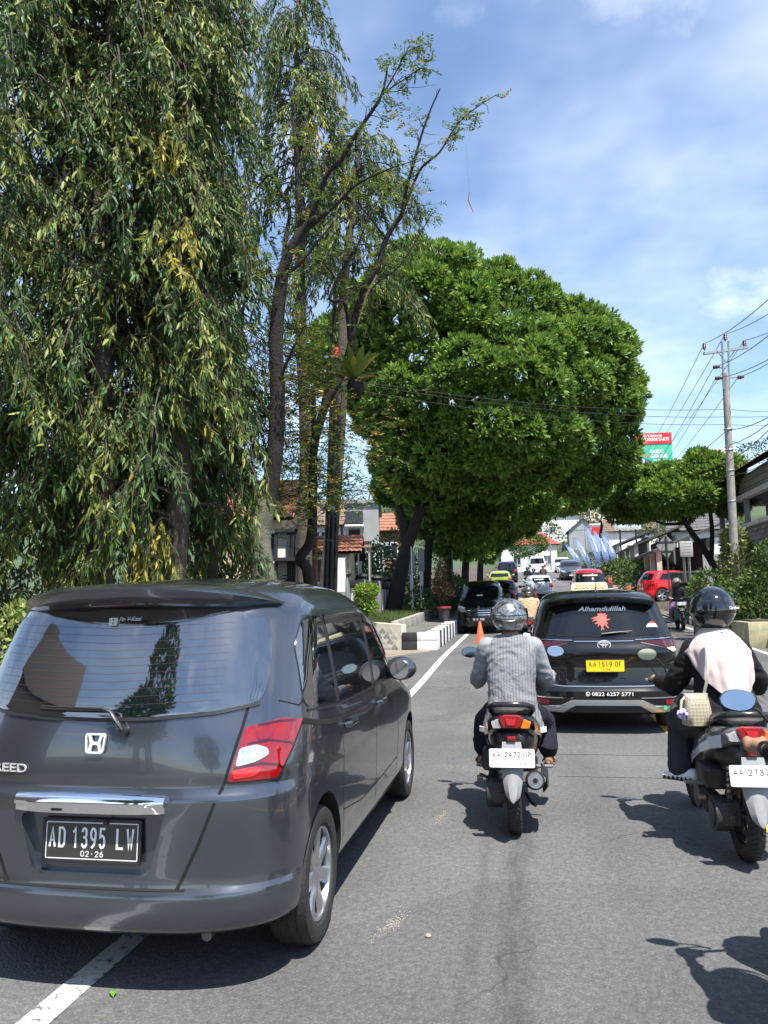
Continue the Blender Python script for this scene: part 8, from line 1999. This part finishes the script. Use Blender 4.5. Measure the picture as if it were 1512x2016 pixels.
# houses up the far hillside
rr = random.Random(12); lbs = ['white hillside house with a brown roof, lowest of the hill', 'blue fronted hillside house above the junction', 'hillside house with a red roof under the tree branches', 'pale hillside house beside a red roof', 'white two storey house high on the hill', 'brown roofed hillside house to the right', 'cream hillside house behind the flags', 'small white house at the hill top', 'grey roofed house on the hill shoulder', 'terracotta roofed house left on the hill', 'white wall house behind the clipped tree', 'flat roofed hillside house']
for i, (px, py, d) in enumerate(((1110, 1052, 130), (1106, 1035, 150), (1100, 1022, 165), (1140, 1035, 150), (1120, 1008, 185), (1165, 1028, 160), (1190, 1018, 150), (1145, 1003, 205), (1215, 1022, 170), (1068, 1040, 150), (1030, 1052, 135), (1085, 1030, 170))):
    c = P(px, py + 12, d); c.z = tz(c.x, c.y); w_ = rr.uniform(5.5, 9); simple_house('house', lbs[i], c - Vector((0, 0, .6)), w_, 6, rr.uniform(3.2, 4.8) + 1, rr.uniform(-.3, .3), (M_WHITEW, mat('blue_wall', (.18, .33, .50), rough=.8), M_WHITEW, M_CREAM)[i % 4], 'gable' if i != 11 else 'flat', 1.7, (M_TILEB, M_TILE, M_REDR)[i % 3], wins=[(-w_*.25, 2.6, .9, 1.1), (w_*.25, 2.6, .9, 1.1)], group='houses on the far hillside', rows=4, cols=8)
# trees on the hillside
for i in range(34):
    px, d = rr.uniform(700, 1420), rr.uniform(118, 240); g_ = P(px, rr.uniform(1010, 1050), d); s_ = rr.uniform(2.2, 4.2)
    b = Vector((g_.x, g_.y, tz(g_.x, g_.y))); root = empty('hill_tree', b); tag(root, 'dull green tree on the far hillside', 'tree', 'trees on the far hillside')
    leafy('crown', root, [((rr.uniform(-1, 1)*s_*.4, rr.uniform(-1, 1)*s_*.4, 2.4 + rr.uniform(0, 1)*s_*.5), (s_*.7, s_*.7, s_*.55)) for _ in range(4)], 900, .55, (.075, .10, .045), seed=80+i)
    q = MB(); q.cyl((0, 0, -2), (0, 0, 3), .25, .15, n=7); q.build('trunk', M_BARK, root)
b = P(1500, 960, 34); root = empty('fine_leaved_tree', Vector((b.x, b.y, road_z(b.y)))); tag(root, 'feathery green tree behind the tiled house roof', 'tree'); zz = P(1500, 905, 40).z - road_z(b.y)
leafy('crown', root, [((1, 4, zz), (1.1, 1.1, .5)), ((2.2, 4.5, zz+.3), (1.2, 1.2, .6)), ((3.5, 5, zz), (1.3, 1.2, .6))], 2600, .12, (.055, .10, .035), seed=120); q = MB(); q.tube([(1.5, 4.4, 0), (1.7, 4.4, zz*.6), (2, 4.4, zz)], [.2, .14, .06], 8); q.build('trunk', M_BARK, root)

# ------------------------------------------------------------------ street behind the camera, mirrored in the glass
for i, (x, y, h, s_) in enumerate(((-6.0, -9.0, 14.5, 1.8), (-8.0, -11.5, 12.0, 1.9), (1.2, -17, 9.0, 2.6))):
    root = empty('street_tree', (x, y, 0)); tag(root, ['broad tree down the street behind the camera, left of the centre line', 'tall tree down the street behind the camera on the right', 'low tree beside the gabled house behind the camera'][i], 'tree')
    leafy('crown', root, sublobes([((0, 0, h*.62), (s_, s_, h*.36))], 26, .8, 1.4, 40+i), 3000, .5, (.05, .09, .025), seed=130+i); q = MB(); q.tube([(0, 0, -.2), (.1, 0, h*.3), (0, 0, h*.6)], [.3, .22, .12], 9); q.build('trunk', M_BARK, root)
M_DARKROOF = mat('dark_roof', (.05, .04, .036), rough=.8, var=.2)
simple_house('house', 'steep gabled house behind the camera on the left', (-12.0, -2.5, 0), 8, 6, 6.5, R(125), mat('dull_wall', (.30, .22, .19), rough=.8), 'gable', 4.5, M_DARKROOF, rows=1, cols=2)
for k in range(4): wire('street_cable', [(4.5 + .25*k, -34, 7.5 + .3*k), (6.5, -16, 7.0 + .25*k), (7.0, -1, 7.5 + .3*k)], .014, 'cable running along the street behind the camera', .3, 'cables behind the camera')

# fallen leaves and pebble on the asphalt
def fallen_leaf(px, py, m, label, l=.07, rz=.6):
    b = G(px, py); root = empty('fallen_leaf', b + Vector((0, 0, .004)), rz); tag(root, label, 'leaf'); q = MB(); rows = []
    for t in np.linspace(0, 1, 6): w_ = l*.20*math.sin(math.pi*min(1, .08+t*.9)); rows.append([Vector((-w_, l*(t-.5), .006*math.sin(t*4)+.004)), Vector((0, l*(t-.5), .002)), Vector((w_, l*(t-.5), .006*math.cos(t*3)+.004))])
    q.sheet(rows); q.build('blade', m, root, smooth=60); q = MB(); q.tube([(0, -l*.5, .003), (0, -l*.68, .004)], .0012, 5); q.build('stalk', m, root)
fallen_leaf(222, 1960, mat('fresh_leaf', (.12, .30, .03), rough=.5), 'fresh green leaf lying on the asphalt behind the minivan'); fallen_leaf(888, 1548, mat('dry_leaf', (.45, .26, .04), rough=.6), 'dry orange leaf lying left of the pinstripe rider', .06, 1.3)
b = G(843, 1846); q = MB(); q.ell((0, 0, .008), (.016, .012, .010), 10, 6); o = q.build('pebble', mat('pebble_pink', (.48, .30, .22), rough=.9, var=.3, vscale=60), smooth=60); o.location = b; tag(o, 'small pinkish pebble on the open asphalt', 'pebble')
